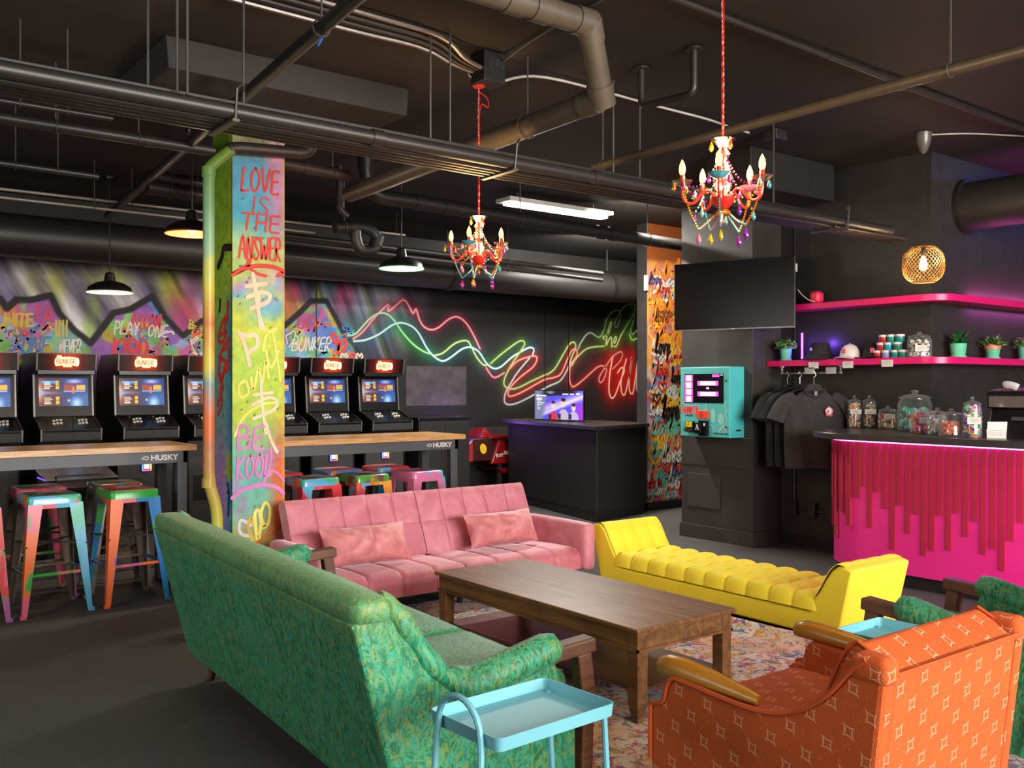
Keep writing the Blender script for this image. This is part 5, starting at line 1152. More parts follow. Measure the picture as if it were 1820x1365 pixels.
p_mix = Mx('mix', [RD, GRN, PINK, PUR], 5, 7); p_dark = Mx('brown', ['#5a3a20', '#3a6a2a', '#8a3a20', '#4a6a6a'], 6); p_red = Mx('redseat', [RD, RD, '#c84a5a'], 7); p_redb = Mx('redblue', [RD, SKY, PINK], 8); p_multi = Mx('multi', ['#7a4a38', GRN, RD, SKY], 9, 9); p_pinkb = Mx('pinkblue', ['#d878a0', SKY, '#d878a0'], 10); p_orgd = Mx('orangedot', ['#f08a1c', '#f08a1c', '#f0a040'], 11); p_shade = Mx('shade', ['#54453c', '#4a3434', '#6a5a48'], 12); p_dots = Mx('dots', ['#d04a5a', SKY, ORG], 13, 12)
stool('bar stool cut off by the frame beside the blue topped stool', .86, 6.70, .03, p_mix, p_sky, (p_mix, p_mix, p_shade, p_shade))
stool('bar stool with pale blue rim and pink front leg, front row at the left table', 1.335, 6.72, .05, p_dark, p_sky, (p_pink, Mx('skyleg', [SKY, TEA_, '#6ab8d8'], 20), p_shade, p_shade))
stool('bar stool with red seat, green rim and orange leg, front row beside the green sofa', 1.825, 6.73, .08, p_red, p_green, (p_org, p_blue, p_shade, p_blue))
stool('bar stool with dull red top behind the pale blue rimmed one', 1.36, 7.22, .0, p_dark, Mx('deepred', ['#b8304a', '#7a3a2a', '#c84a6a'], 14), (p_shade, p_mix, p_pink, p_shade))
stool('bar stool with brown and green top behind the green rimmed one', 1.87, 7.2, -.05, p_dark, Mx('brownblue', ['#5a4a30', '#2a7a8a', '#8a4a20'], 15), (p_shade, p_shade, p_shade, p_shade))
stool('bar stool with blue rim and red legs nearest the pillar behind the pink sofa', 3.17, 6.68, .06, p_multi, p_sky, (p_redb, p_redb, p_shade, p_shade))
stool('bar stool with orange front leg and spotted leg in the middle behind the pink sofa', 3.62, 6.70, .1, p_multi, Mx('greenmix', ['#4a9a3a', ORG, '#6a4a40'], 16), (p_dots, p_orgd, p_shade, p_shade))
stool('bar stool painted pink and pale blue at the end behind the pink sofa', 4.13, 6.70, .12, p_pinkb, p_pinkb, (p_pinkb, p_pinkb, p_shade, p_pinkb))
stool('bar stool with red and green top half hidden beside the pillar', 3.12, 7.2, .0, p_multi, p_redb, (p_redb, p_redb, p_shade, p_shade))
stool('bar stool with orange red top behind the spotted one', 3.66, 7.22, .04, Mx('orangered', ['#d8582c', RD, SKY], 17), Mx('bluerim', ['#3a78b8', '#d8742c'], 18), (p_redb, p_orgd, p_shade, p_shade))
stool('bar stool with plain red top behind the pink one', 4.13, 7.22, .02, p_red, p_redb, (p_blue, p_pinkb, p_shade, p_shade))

# carpet in front of the machines
m, nt, b = newmat('arcade_carpet'); v = tex_coord(nt); f = noise_tex(nt, v, 7, 4, .6, 3); f2 = noise_tex(nt, v, 16, 3, .6, 2)
c = ramp(nt, f, [(.42, hx('#242326')), (.5, hx('#4e4a4a')), (.56, hx('#262428')), (.64, hx('#5a5048'))]); c = mixc(nt, ramp(nt, f2, [(.62, (0, 0, 0)), (.68, (.7, .7, .7))]), c, hx('#a06a38'))
nt.links.new(c, b.inputs['Base Color']); b.inputs['Roughness'].default_value = .95
o = MB().box(-2.5, 5.6, 7.75, 10.3, .001, .008).build('arcade_carpet', m); tag(o, 'dark swirl patterned carpet under the arcade machines', 'carpet')

# ---- arcade machines
def screen_cols(nu, nv):
    X, Y = np.meshgrid(np.arange(nu+1)/nu, np.arange(nv+1)/nv); C = np.zeros(X.shape+(3,))
    C = over(C, rgb('#20408a'), np.ones_like(X)); C = over(C, rgb('#6a2c1c'), np.clip((.62-X)*3, 0, 1)*np.clip(1.2-Y*.4, 0, 1)*.9)
    C = over(C, rgb('#ffd0a0'), np.exp(-((X/.1)**2+((Y-.5)/.35)**2))*.9)
    C = over(C, rgb('#8fb4ff'), np.exp(-((Y-.47)/.06)**2)*np.clip(1-X/.55, 0, 1))
    C = over(C, rgb('#3a6aa8'), np.clip((X-.55)*4, 0, 1)*np.clip((.6-Y)*4, 0, 1)*.8)
    R = lambda x0, x1, y0, y1: ((X > x0) & (X < x1) & (Y > y0) & (Y < y1)).astype(float)
    C = over(C, rgb('#4ea0e0'), R(.06, .4, .82, .91))
    for i, y in enumerate((.86, .78, .70, .63, .3, .24, .17, .1)): C = over(C, rgb('#f4ead8'), R(.1, .22+.03*(i % 3), y-.018, y+.018)*.9); C = over(C, rgb('#f0c428'), R(.34, .41, y-.025, y+.025))
    C = over(C, rgb('#c8c4e8'), np.clip(1.1-np.hypot((X-.72)/.2, (Y-.88)/.1), 0, 1)); C = over(C, rgb('#a84a30'), R(.5, .72, .58, .80)); C = over(C, rgb('#e8b43a'), R(.76, .95, .56, .74)); C = over(C, rgb('#4a3a88'), R(.5, .95, .74, .80)*.8); C = over(C, rgb('#c8c8d0'), R(.5, .95, .5, .55)); C = over(C, rgb('#f0803a'), R(.68, .72, .46, .7))
    C = over(C, rgb('#bfe4ff'), np.clip(1.2-np.hypot((X-.76)/.13, (Y-.1)/.24), 0, 1)*.9); C = over(C, rgb('#ffe070'), np.clip(1.3-np.hypot((X-.6)/.03, (Y-.2)/.05), 0, 1))
    return C
cab_black = pm('cabinet_black', '#121112', .3, var=.2, spec=.5); cab_face = pm('cabinet_face', '#2b2a2b', .5, var=.1); tmold = pm('t_moulding', '#7c7876', .35, .6); panel_b = pm('panel_black_gloss', '#0b0b0c', .3, spec=.3)
scr_m = vc_mat('screen_emission', .3, 1.15); glow_cream = emat('marquee_logo', '#ffd9a0', 1.5); marq, nt, b = newmat('marquee_film'); sx_ = nt.nodes.new('ShaderNodeSeparateXYZ'); nt.links.new(tex_coord(nt), sx_.inputs[0]); mf = ramp(nt, math_n(nt, 'ABSOLUTE', math_n(nt, 'SUBTRACT', sx_.outputs[0], .265)), [(.05, hx('#a83418')), (.13, hx('#4a1410')), (.22, hx('#170b0b'))]); nt.links.new(mf, b.inputs['Base Color']); nt.links.new(mf, b.inputs['Emission Color']); b.inputs['Emission Strength'].default_value = .22; b.inputs['Roughness'].default_value = .2; logo_red = emat('logo_red', '#d8402c', .9)
btn = pm('button_white', '#e8e4dc', .3); btn_black = pm('button_black', '#26241f', .3)
def arcade():
    t = thing('arcade_machine', '', 'arcade machine', (0, 9.5, 0), 0, 'black upright arcade machines')
    w = .53; prof = [(.0, .02), (.0, .90), (-.18, .95), (-.19, 1.06), (-.02, 1.13), (.12, 1.17), (.16, 1.56), (.02, 1.60), (-.005, 1.765), (.62, 1.765), (.75, 1.55), (.75, .02)]
    for x in (0, w-.02):
        s_ = MB().prism(prof, x, x+.02, 'yz').build('side_panel', cab_black, t)
        xx = x+.01
        for seg in (prof[2:4], prof[5:7], prof[7:9]): MB().beam((xx, seg[0][0]-.003, seg[0][1]), (xx, seg[1][0]-.003, seg[1][1]), .012, .006, (0, 1, 0)).build('edge_trim', tmold, s_)
    a, b = .02, w-.02
    MB().box(a, b, .0, .02, .02, .90).build('front_panel', cab_face, t)
    MB().box(a, b, .70, .74, .02, 1.6).build('rear_panel', cab_black, t)
    MB().hexa([(a, -.185, .955), (b, -.185, .955), (b, -.165, .955), (a, -.165, .955)], [(a, -.195, 1.055), (b, -.195, 1.055), (b, -.17, 1.055), (a, -.17, 1.055)]).build('control_front', cab_face, t)
    MB().hexa([(a, -.18, .93), (b, -.18, .93), (b, .12, .98), (a, .12, .98)], [(a, -.195, 1.05), (b, -.195, 1.05), (b, .12, 1.165), (a, .12, 1.165)]).build('control_panel', panel_b, t)
    nrm = Vector((0, -.115, .315)).normalized()
    def cp(x, f): return Vector((x, -.19+.31*f, 1.052+.115*f))
    for j, xo in enumerate((.14, .36)):
        for i in range(6):
            c = cp(xo+.032*(i % 3)+.01*(i//3), .42+.22*(i//3)+.05*math.sin(i % 3)); MB().tube([c, c+nrm*.012], .0125, 8).build('button', btn, t, smooth=True)
        c = cp(xo-.055, .4); MB().tube([c, c+nrm*.05], .005, 6).ball(c+nrm*.058, .016, 8).build('joystick', btn_black, t, smooth=True)
    for i in range(9): c = cp(.05+.054*i, .88 if i % 2 else .12); MB().tube([c, c+nrm*.004], .005, 6).build('bolt', tmold, t)
    MB().hexa([(a, .12, 1.17), (b, .12, 1.17), (b, .15, 1.17), (a, .15, 1.17)], [(a, .17, 1.56), (b, .17, 1.56), (b, .2, 1.56), (a, .2, 1.56)]).build('screen_bezel', panel_b, t)
    MB().box(a, b, .02, .2, 1.565, 1.60).build('speaker_panel', cab_black, t)
    sc = paint_grid('screen', (.05, .1255, 1.265), (w-.10, 0, 0), (0, .0285, .265), 60, 34, screen_cols(60, 34), scr_m, t)
    mq = MB().hexa([(a, .018, 1.605), (b, .018, 1.605), (b, .05, 1.605), (a, .05, 1.605)], [(a, -.002, 1.755), (b, -.002, 1.755), (b, .03, 1.755), (a, .03, 1.755)]).build('marquee', marq, t)
    MB().box(a, b, -.0, .62, 1.752, 1.764).build('cabinet_top', cab_black, t)
    lg = MB(); fr = ((w/2, .004, 1.68), (1, 0, 0), (0, -.13, .99), (0, -1, -.13))
    for i in range(9): x = -.088+i*.022; lg.add([tuple(Vector(fr[0])+Vector((x+.018*math.cos(q), -.0015-(.042*math.sin(q)*1.0+.012*math.cos(i*.8-3.2))*.13-.0006*i, .042*math.sin(q)+.008-.010*(abs(i-4)/4)**2))) for q in [2*PI*k/10 for k in range(10)]], [tuple(range(10))])
    lg.add([(w/2-.035, -.0015, 1.632), (w/2+.04, -.0015, 1.632), (w/2+.04, -.003, 1.65), (w/2-.035, -.003, 1.65)], [(0, 1, 2, 3)])
    lg.add([(w/2-.09, -.010, 1.722), (w/2-.05, -.010, 1.722), (w/2-.05, -.012, 1.737), (w/2-.09, -.012, 1.737)], [(0, 1, 2, 3)])
    lg.build('logo_cloud', glow_cream, mq, recalc=False)
    lw = MB(); f2 = ((w/2, -.009, 1.66), (1, 0, 0), (0, -.13, .99), (0, -1, -.13)); word(lw, 'BUNKER', (-.092, 0), .046, .0065, f2, 0, 0, 0, .74, .06); lw.build('logo_letters', logo_red, mq, recalc=False)
    tx = text_obj('logo_word', 'ARCADE', .016, logo_red, (w/2+.002, -.0045, 1.641), (math.radians(82), 0, 0), mq, .0004)
    rd = MB().soft(w/2-.05, w/2+.05, -.018, .004, .62, .72, .02, 0, 6).build('card_reader', panel_b, t, smooth=True)
    for k, c in enumerate(('#ff4aa0', '#ffb040', '#5ae0a0', '#5a8aff')):
        a0 = k*PI/2-PI/4; q = MB(); P = [(w/2+.04*mx, -.02, .67+.04*mz) for mx, mz in ((-1, -1), (1, -1), (1, 1), (-1, 1))]
        q.tube([P[k], P[(k+1) % 4]], .006, 6); q.build('reader_light', emat('reader_%d' % k, c, 2.2), rd)
    MB().box(w/2-.026, w/2+.026, -.021, -.017, .645, .695).build('reader_screen', emat('reader_screen', '#bcd4ff', 1.5), rd)
    MB().box(.06, .22, -.006, .0, .3, .56).build('coin_door', cab_black, t, bevel=.003)
    return t
am = arcade()
xs = [1.11, 1.775, 2.49, 3.16, 3.85, 4.50, 5.155]
labs = ['arcade machine cut off by the frame, farthest from the neon wall', 'arcade machine under the word NEVER on the wall, next to the cut off one', 'arcade machine under the second mountain with red graffiti', 'arcade machine seen just left of the downpipe and pillar', 'arcade machine mostly hidden by the pillar, a sliver showing to its right', 'arcade machine under the graffiti mountain right of the pillar', 'last arcade machine of the row, beside the pale wall panel']
for i, x in enumerate(xs):
    if i == 0: am.location = (x, 9.5, 0); am['label'] = labs[0]
    else: dup(am, (x, 9.5, 0), None, labs[i])
# low cocktail machine under the left table
t = thing('cocktail_machine', 'low sit-down arcade machine with white buttons behind the left stools', 'arcade machine', (1.62, 8.25, 0))
MB().box(0, .55, 0, .5, .02, .62).build('body', cab_black, t, bevel=.01)
MB().prism([(-.14, .56), (.0, .60), (.02, .68), (-.14, .64)], .02, .53, 'yz').build('control_panel', panel_b, t)
MB().hexa([(.0, .03, .69), (.55, .03, .69), (.55, .5, .76), (.0, .5, .76)], [(.0, .03, .70), (.55, .03, .70), (.55, .5, .78), (.0, .5, .78)]).build('glass_top', pm('silver_top', '#8a8a90', .2, .6), t)
MB().box(.1, .45, .1, .45, .60, .72).build('riser', cab_black, t)
for x in (.3, .36, .47): MB().tube([(x, -.08, .65), (x, -.078, .675)], .02, 10).build('button', btn, t, smooth=True)
MB().tube([(.05, -.09, .645), (.05, -.09, .72)], .005, 6).ball((.05, -.09, .725), .012, 8).build('joystick', btn_black, t, smooth=True)
MB().box(-.005, .0, .05, .35, .69, .70).build('edge_light', emat('violet_edge', '#6a4aff', 2), t)
# black storage cabinet
t = thing('storage_cabinet', 'low black cabinet between the last arcade machine and the red racing car', 'cabinet', (5.85, 9.45, 0))
MB().box(0, .72, 0, .75, 0, 1.05).build('body', black_trim, t, bevel=.004)
MB().box(-.02, .74, -.02, .77, 1.05, 1.08).build('top', cab_black, t, bevel=.004)
for x in (.02, .365): d = MB().box(x, x+.335, -.015, 0, .04, 1.02).build('door', black_trim, t, bevel=.003); MB().box(x+.29 if x < .1 else x+.03, (x+.29 if x < .1 else x+.03)+.012, -.03, -.015, .55, .7).build('handle', bk2, d)
# racing simulator
rc = pm('race_red', '#7c0b10', .3, var=.15, coat=.3); rcd = pm('race_dark_red', '#2e0808', .4)
t = thing('racing_simulator', 'red racing car cockpit with white lettering between cabinet and black desk', 'simulator', (6.70, 9.70, 0))
MB().hexa([(.03, .0, .50), (.62, .0, .50), (.62, .5, .50), (.03, .5, .50)], [(.12, .05, .79), (.42, .05, .79), (.50, .5, .82), (.12, .5, .80)]).build('nose_front', rcd, t, bevel=.015)
MB().hexa([(-.05, .02, .50), (.10, -.01, .50), (.10, .45, .50), (-.02, .45, .50)], [(.06, .04, .72), (.13, .04, .78), (.13, .45, .78), (.06, .45, .74)]).build('nose_flank', rc, t, bevel=.008)
MB().hexa([(.36, -.03, .46), (1.5, -.05, .44), (1.5, .5, .44), (.42, .5, .46)], [(.52, .02, .76), (1.5, .0, .70), (1.5, .5, .74), (.52, .5, .76)]).build('side_pod', rc, t, bevel=.02)
MB().hexa([(.40, .04, .78), (1.6, .04, .76), (1.6, .5, .76), (.40, .5, .78)], [(.42, .06, .82), (1.6, .06, .79), (1.6, .5, .79), (.42, .5, .82)]).build('cockpit_rim', rc, t, bevel=.01)
MB().hexa([(.26, .05, .79), (.46, .05, .79), (.46, .4, .80), (.26, .4, .80)], [(.34, .1, .92), (.37, .1, .92), (.38, .35, .90), (.34, .35, .90)]).build('cowl', rc, t, bevel=.01)
MB().hexa([(.55, -.03, .33), (1.5, -.03, .30), (1.5, .4, .30), (.62, .4, .33)], [(.45, -.05, .40), (1.5, -.05, .40), (1.5, .4, .40), (.45, .4, .40)]).build('lower_wing', rc, t, bevel=.01)
fr = MB().box(-.1, 1.5, -.05, .5, .02, .09)
for x, y in ((0, 0), (.5, 0), (1.1, 0), (0, .4), (1.1, .4)): fr.box(x, x+.06, y, y+.06, .05, .5)
fr.build('frame', bk, t, bevel=.004)
MB().lathe([(.001, 0), (.05, 0), (.05, .004), (.001, .004)], (0, 0, 0), 20).xf(Matrix.Translation((.27, .018, .655)) @ Matrix.Rotation(math.radians(81), 4, 'X') @ Matrix.Diagonal((1, 1.3, 1, 1))).build('shield_emblem', pm('emblem_yellow', '#c8a41c', .4), t)
text_obj('lettering', 'Ray-Ban', .075, white_print, (.555, -.034, .585), (math.radians(82), math.radians(-14), math.radians(-1)), t, .002)
# black reception desk with monitor
t = thing('reception_desk', 'black angled reception desk in front of the love wall', 'desk')
pl = [(6.79, 7.40), (7.74, 7.61), (7.88, 7.72), (7.86, 9.5), (7.25, 9.56)]
desk = pm('desk_black', '#1e1b1a', .6, var=.25, scale=20, bump=.1, bscale=150)
MB().prism(pl, .1, .985, 'xy').build('body', desk, t, bevel=.004)
MB().prism([(6.80, 7.42), (7.73, 7.63), (7.87, 7.73), (7.84, 9.48), (7.26, 9.54)], 0, .1, 'xy').build('plinth', black_trim, t)
MB().prism([(6.70, 7.33), (7.76, 7.57), (7.88, 7.70), (7.88, 9.6), (7.17, 9.66)], .985, 1.03, 'xy').build('desktop', pm('desktop_black', '#2e2a29', .35, var=.2), t, bevel=.006)
MB().tube([(6.786, 7.395, .1), (6.786, 7.395, .985)], .006, 6).build('corner_trim', bk2, t)
def f1_cols(nu, nv):
    X, Y = np.meshgrid(np.arange(nu+1)/nu, np.arange(nv+1)/nv); C = np.zeros(X.shape+(3,))+rgb('#5a50e8')
    C = over(C, rgb('#d8b8f4'), np.clip(1-np.abs(Y-.25-X*.55)/.22, 0, 1)); C = over(C, rgb('#b03ae0'), np.clip((X-.72)*4, 0, 1)*np.clip((.7-Y)*3, 0, 1)); C = over(C, rgb('#e8e4f4'), np.clip(1-np.abs(Y-.05-X*.75)/.1, 0, 1)*.9)
    C = over(C, rgb('#7c80a0'), np.clip((.26-X+.1*(Y-.5))*12, 0, 1)); C = over(C, rgb('#15121c'), np.clip((Y-.80-.1*(X-.3))*30, 0, 1)*np.clip((X-.12)*8, 0, 1)*np.clip((.9-X)*8, 0, 1)); C = over(C, rgb('#b8b8c8'), np.clip(1-np.hypot((X-.33)/.12, (Y-.94)/.08), 0, 1))
    R = lambda x0, x1, y0, y1: ((X > x0) & (X < x1) & (Y > y0) & (Y < y1)).astype(float)
    for x0, x1, y0, y1 in ((.04, .09, .79, .86), (.1, .24, .8, .84), (.04, .15, .67, .75), (.05, .13, .62, .645), (.05, .2, .565, .59), (.05, .16, .51, .535), (.05, .1, .46, .48), (.05, .12, .4, .425), (.05, .12, .34, .37), (.58, .7, .87, .9), (.73, .82, .87, .9), (.86, .93, .86, .92)): C = over(C, rgb('#ffffff'), R(x0, x1, y0, y1))
    for cx, top, s_, suit in ((.39, .62, .8, '#d8344a'), (.6, .72, 1.0, '#c8b4d0'), (.81, .54, .85, '#c4b4dc')):
        C = over(C, rgb(suit), np.clip((1-np.hypot((X-cx)/(.13*s_), (Y+.05)/(.42*s_)))*20, 0, 1)); C = over(C, rgb('#16183c'), R(cx-.12*s_, cx-.05*s_, 0, .22*s_)*.9)
        C = over(C, rgb('#f0d0c4'), np.clip((1-np.hypot((X-cx)/(.052*s_), (Y-top+.14*s_)/(.15*s_)))*20, 0, 1)); C = over(C, rgb('#3a2028'), np.clip((1-np.hypot((X-cx)/(.052*s_), (Y-top+.03*s_)/(.07*s_)))*20, 0, 1)); C = over(C, rgb('#4a2c34'), (R(cx-.025, cx-.008, top-.13*s_, top-.11*s_)+R(cx+.008, cx+.025, top-.13*s_, top-.11*s_))*.7)
    return C
A_ = Vector((7.345, 8.23, 1.045)); B_ = Vector((7.17, 8.93, 1.045)); dv = (A_-B_); n_ = Vector((dv.y, -dv.x, 0)).normalized()
t = thing('monitor', 'glowing purple monitor with three racing drivers on the black desk', 'monitor', tuple(B_), math.atan2(dv.y, dv.x)); Lm = dv.length
MB().box(0, Lm, .003, .03, .0, .36).build('housing', panel_b, t, bevel=.004); MB().box(Lm/2-.03, Lm/2+.03, .03, .05, -.01, .2).box(Lm/2-.12, Lm/2+.12, .0, .16, -.015, -.008).build('stand', bk, t)
paint_grid('screen', (.008, .001, .008), (Lm-.016, 0, 0), (0, 0, .344), 96, 54, f1_cols(96, 54), vc_mat('screen_emission', .3, 1.15), t)
point('sim_violet_light', (6.75, 9.95, 1.0), 6, (.35, .15, 1), .1)
# ================================================================ pink bar, shelves and what stands on them
hot = pm('hot_pink_paint', '#e62a88', .4, var=.05, scale=3); shelf_pink = pm('shelf_pink', '#e0186c', .32, var=.04, scale=3)
slat_m = pm('slat_crimson', '#a81c3a', .6, var=.08, scale=8); counter_m = pm('countertop_dark', '#3a3634', .3, var=.25, scale=14)
FX, AC, AR = 6.35, (6.80, 4.0), .45
def front_path(off=0, y0=1.2, x1=7.1, n=12):
    P = [(FX-off, y0), (FX-off, AC[1])]+[(AC[0]-(AR+off)*math.cos(q), AC[1]+(AR+off)*math.sin(q)) for q in [PI/2*k/n for k in range(1, n+1)]]
    return P+[(x1, AC[1]+AR+off)]
t = thing('bar_counter', 'curved hot pink bar counter with hanging crimson slats and lit edge', 'counter')
fp = front_path(); MB().prism(fp+[(7.1, 4.0), (6.95, 3.9), (6.95, 1.2)], .1, 1.05, 'xy').build('front', hot, t, smooth=True)
kp = front_path(-.05); MB().prism(kp+[(7.1, 3.95), (6.9, 3.85), (6.9, 1.2)], 0, .1, 'xy').build('plinth', black_trim, t, smooth=True)
tp = [(6.27, 1.1), (6.27, 4.1)]+[(6.80-.53*math.cos(q), 4.1+.53*math.sin(q)) for q in [PI/2*k/14 for k in range(1, 15)]]+[(7.27, 4.63), (7.27, 3.9), (7.0, 3.85), (7.0, 1.1)]
MB().prism(tp, 1.05, 1.10, 'xy').build('countertop', counter_m, t, smooth=True, bevel=.006)
sl = [(975, 365), (1015, 580), (1050, 395), (1092, 482), (1133, 697), (1170, 465), (1212, 612), (1253, 512), (1295, 727), (1338, 702), (1380, 518), (1425, 700), (1468, 505), (1513, 628), (1560, 550), (1605, 720), (1655, 690), (1703, 805), (1750, 650), (1800, 555)]
ys = []
for x, v in sl:
    y, z = on_x(1200+x/2.935, 740+v/2.935, FX-.015); ys.append(y)
    dw = .76*(14+(x-975)/825*5)/2.935; ya_, yb_ = on_x(1200+x/2.935-dw, 800, FX-.012)[0], on_x(1200+x/2.935+dw, 800, FX-.012)[0]
    MB().box(FX-.012, FX, yb_, ya_, z, 1.045).build('slat', slat_m, t)
for k, z in enumerate((.45, .3, .62, .35, .55, .25, .5, .4)): y = ys[-1]-.105*(k+1); MB().box(FX-.016, FX, y-.031, y+.031, z, 1.045).build('slat', slat_m, t)
for k, z in enumerate((.62, .40, .50, .30, .58, .36, .48, .44)):
    q = PI/2*(k+.35)/8.2; c = Vector((AC[0]-AR*math.cos(q), AC[1]+AR*math.sin(q), 0)); d = Vector((-math.cos(q), math.sin(q), 0)); e = Vector((-d.y, d.x, 0))*.023
    MB().hexa([c-e+Vector((0, 0, z)), c+e+Vector((0, 0, z)), c+e+d*.016+Vector((0, 0, z)), c-e+d*.016+Vector((0, 0, z))], [c-e+Vector((0, 0, 1.045)), c+e+Vector((0, 0, 1.045)), c+e+d*.016+Vector((0, 0, 1.045)), c-e+d*.016+Vector((0, 0, 1.045))]).build('slat', slat_m, t)
MB().tube([(p[0], p[1], 1.044) for p in front_path(.022)[:-3]], .0045, 6).build('led_strip', emat('led_violet', '#d87aff', 9), t)
area('bar_led', (FX-.035, 2.6, 1.046), (FX-.01, 2.6, 0), .03, 3.0, 15, (1, .12, .8))
o = None
# shelves
def lshelf(name, label, z):
    P = [(7.30, 5.425), (7.08, 5.425), (7.08, 3.96)]+[(7.28-.2*math.cos(q), 3.96-.2*math.sin(q)) for q in [PI/2*k/8 for k in range(1, 9)]]+[(10.6, 3.76), (10.6, 3.978), (7.30, 3.978)]
    t = thing(name, label, 'shelf'); MB().prism(P, z-.055, z, 'xy').build('board', shelf_pink, t, smooth=True, bevel=.004); return t
ZL, ZU = 1.685, 2.18
lshelf('wall_shelf', 'lower hot pink shelf wrapping the wall corner, plants and hats on it', ZL); up = lshelf('wall_shelf', 'upper hot pink shelf wrapping the wall corner, pink speaker on it', ZU)
MB().box(7.75, 10.4, 3.94, 3.955, ZU, ZU+.012).build('led_strip', emat('led_magenta', '#ff3ab0', 4), up)
area('shelf_led', (9.2, 3.93, ZU+.03), (9.2, 3.99, ZU+.6), 2.6, .03, 9, (1, .15, .6)); area('shelf_under_led', (9.2, 3.93, ZU-.07), (9.2, 3.985, ZU-1.2), 2.6, .03, 5, (.8, .12, .7)); area('duct_led', (9.2, 3.3, 3.2), (9.2, 3.9, 3.25), 1.6, .05, 5, (.15, .15, 1))
lowX, lowY = 7.17, 3.87
def on_shelf(u, z=ZL): return (lowX, on_x(u, 640, lowX)[0], z) if u < 1665 else (on_y(u, 635, lowY)[0], lowY, z)
# plants
mint_m = pm('pot_mint', '#6fd0a8', .35, var=.05); coral_m = pm('pot_coral', '#ee8a6a', .4); leaf_m = [pm('leaf_'+a, c, .45, var=.35, scale=40) for a, c in (('dark', '#1f5a22'), ('mid', '#3c7a2c'), ('pale', '#8fa85c'), ('deep', '#174a26'))]
def plant(label, u, kind, seed, r=.055):
    t = thing('potted_plant', label, 'plant', on_shelf(u), 0, 'potted plants on the pink shelf'); q = random.Random(seed); h = .115
    MB().lathe([(r*.74, 0), (r*.78, .004), (r, h), (r*.92, h), (r*.88, h-.012)], (0, 0, 0), 24).build('pot', mint_m, t, smooth=True)
    if kind == 'coral': MB().lathe([(r*1.0, h-.035), (r*1.06, h-.034), (r*1.08, h+.003), (r*.98, h+.003)], (0, 0, 0), 24).build('rim', coral_m, t, smooth=True)
    MB().lathe([(r*.82, -.0), (r*.95, .003), (r*1.0, .014), (r*.95, .014)], (0, 0, 0), 24).build('saucer', mint_m, t, smooth=True)
    MB().lathe([(.001, h-.012), (r*.9, h-.012)], (0, 0, 0), 20, close=False).build('soil', pm('soil', '#2a1c12', .9), t)
    g = MB(); n = 26 if kind == 'broad' else 150
    for i in range(n):
        a = q.uniform(0, 2*PI); el = q.uniform(.15, 1.5); L = q.uniform(.07, .13) if kind != 'broad' else q.uniform(.10, .17)
        if kind == 'broad': el = q.uniform(.35, 1.3)
        d = Vector((math.cos(a)*math.cos(el), math.sin(a)*math.cos(el), math.sin(el)*.85)); s0 = Vector((math.cos(a)*r*.4*q.random(), math.sin(a)*r*.4*q.random(), h-.01))
        tip = s0+d*L; w = d.cross(Vector((0, 0, 1)));  w = (w if w.length > .05 else Vector((1, 0, 0))).normalized()*(.006 if kind != 'broad' else .026); mid = s0+d*L*.55+Vector((0, 0, .008))
        g.add([s0, mid+w, tip+Vector((0, 0, -.012)), mid-w], [(0, 1, 2), (0, 2, 3)], q.randrange(3) if kind != 'broad' else q.choice([0, 3, 3, 1]))
        if kind != 'broad':
            for k in range(3):
                c = s0+d*L*(.45+.2*k); a2 = q.uniform(0, 2*PI); e = Vector((math.cos(a2), math.sin(a2), .5)).normalized()*.022; w2 = d.cross(e).normalized()*.006
                g.add([c, c+e*.5+w2, c+e, c+e*.5-w2], [(0, 1, 2, 3)], q.randrange(3))
    f = g.build('foliage', leaf_m, t, recalc=False); f['kind'] = 'stuff'
plant('small bushy plant in a mint pot at the shelf end beside the television', 1397, 'bushy', 1)
plant('broad leaved plant in a mint pot right of the wall corner', 1703, 'broad', 2, .066)
plant('bushy plant in a mint pot with coral rim', 1764, 'coral', 3, .062)
plant('bushy plant in a mint pot cut off by the frame edge', 1822, 'bushy', 4, .062)
# violet tube light and glow
p = on_shelf(1422); t = thing('tube_light', 'upright violet neon tube standing on the lower pink shelf', 'light', (7.2, p[1], ZL))
MB().tube([(0, 0, .01), (0, 0, .245)], .009, 10).build('tube', emat('tube_violet', '#7a3cff', 10), t, smooth=True); MB().lathe([(.02, 0), (.02, .012), (.011, .014)], (0, 0, 0), 14).build('base', bk, t, smooth=True)
point('tube_glow', (7.18, p[1], ZL+.13), 1.2, (.3, .1, 1), .03)
p = on_shelf(1462); point('hat_backlight', (7.255, p[1], ZL+.15), 1.6, (.22, .08, 1), .02)
# hats
capw = pm('cap_white', '#d8ccc8', .8); capb = pm('cap_black', '#1c1a1b', .85); emb = pm('emblem_pink', '#d8587a', .6)
p = on_shelf(1460); t = thing('bucket_hat', 'black bucket hat on the lower pink shelf in front of the violet glow', 'hat', (7.15, p[1], ZL), .3)
MB().lathe([(.135, .0), (.132, .004), (.098, .055), (.092, .062), (.080, .135), (.07, .146), (.001, .148)], (0, 0, 0), 28).build('crown', capb, t, smooth=True)
MB().lathe([(.097, .055), (.0985, .06), (.095, .066)], (0, 0, 0), 28, close=False).build('band', pm('hat_band', '#2a2828', .8), t, smooth=True)
MB().lathe([(.001, 0), (.014, 0), (.014, .003), (.001, .003)], (0, 0, 0), 12).xf(Matrix.Translation((-.075, .055, .09)) @ Matrix.Rotation(-1.3, 4, 'Y') @ Matrix.Rotation(.6, 4, 'X')).build('badge', pm('badge_violet', '#9a7ae0', .5), t)
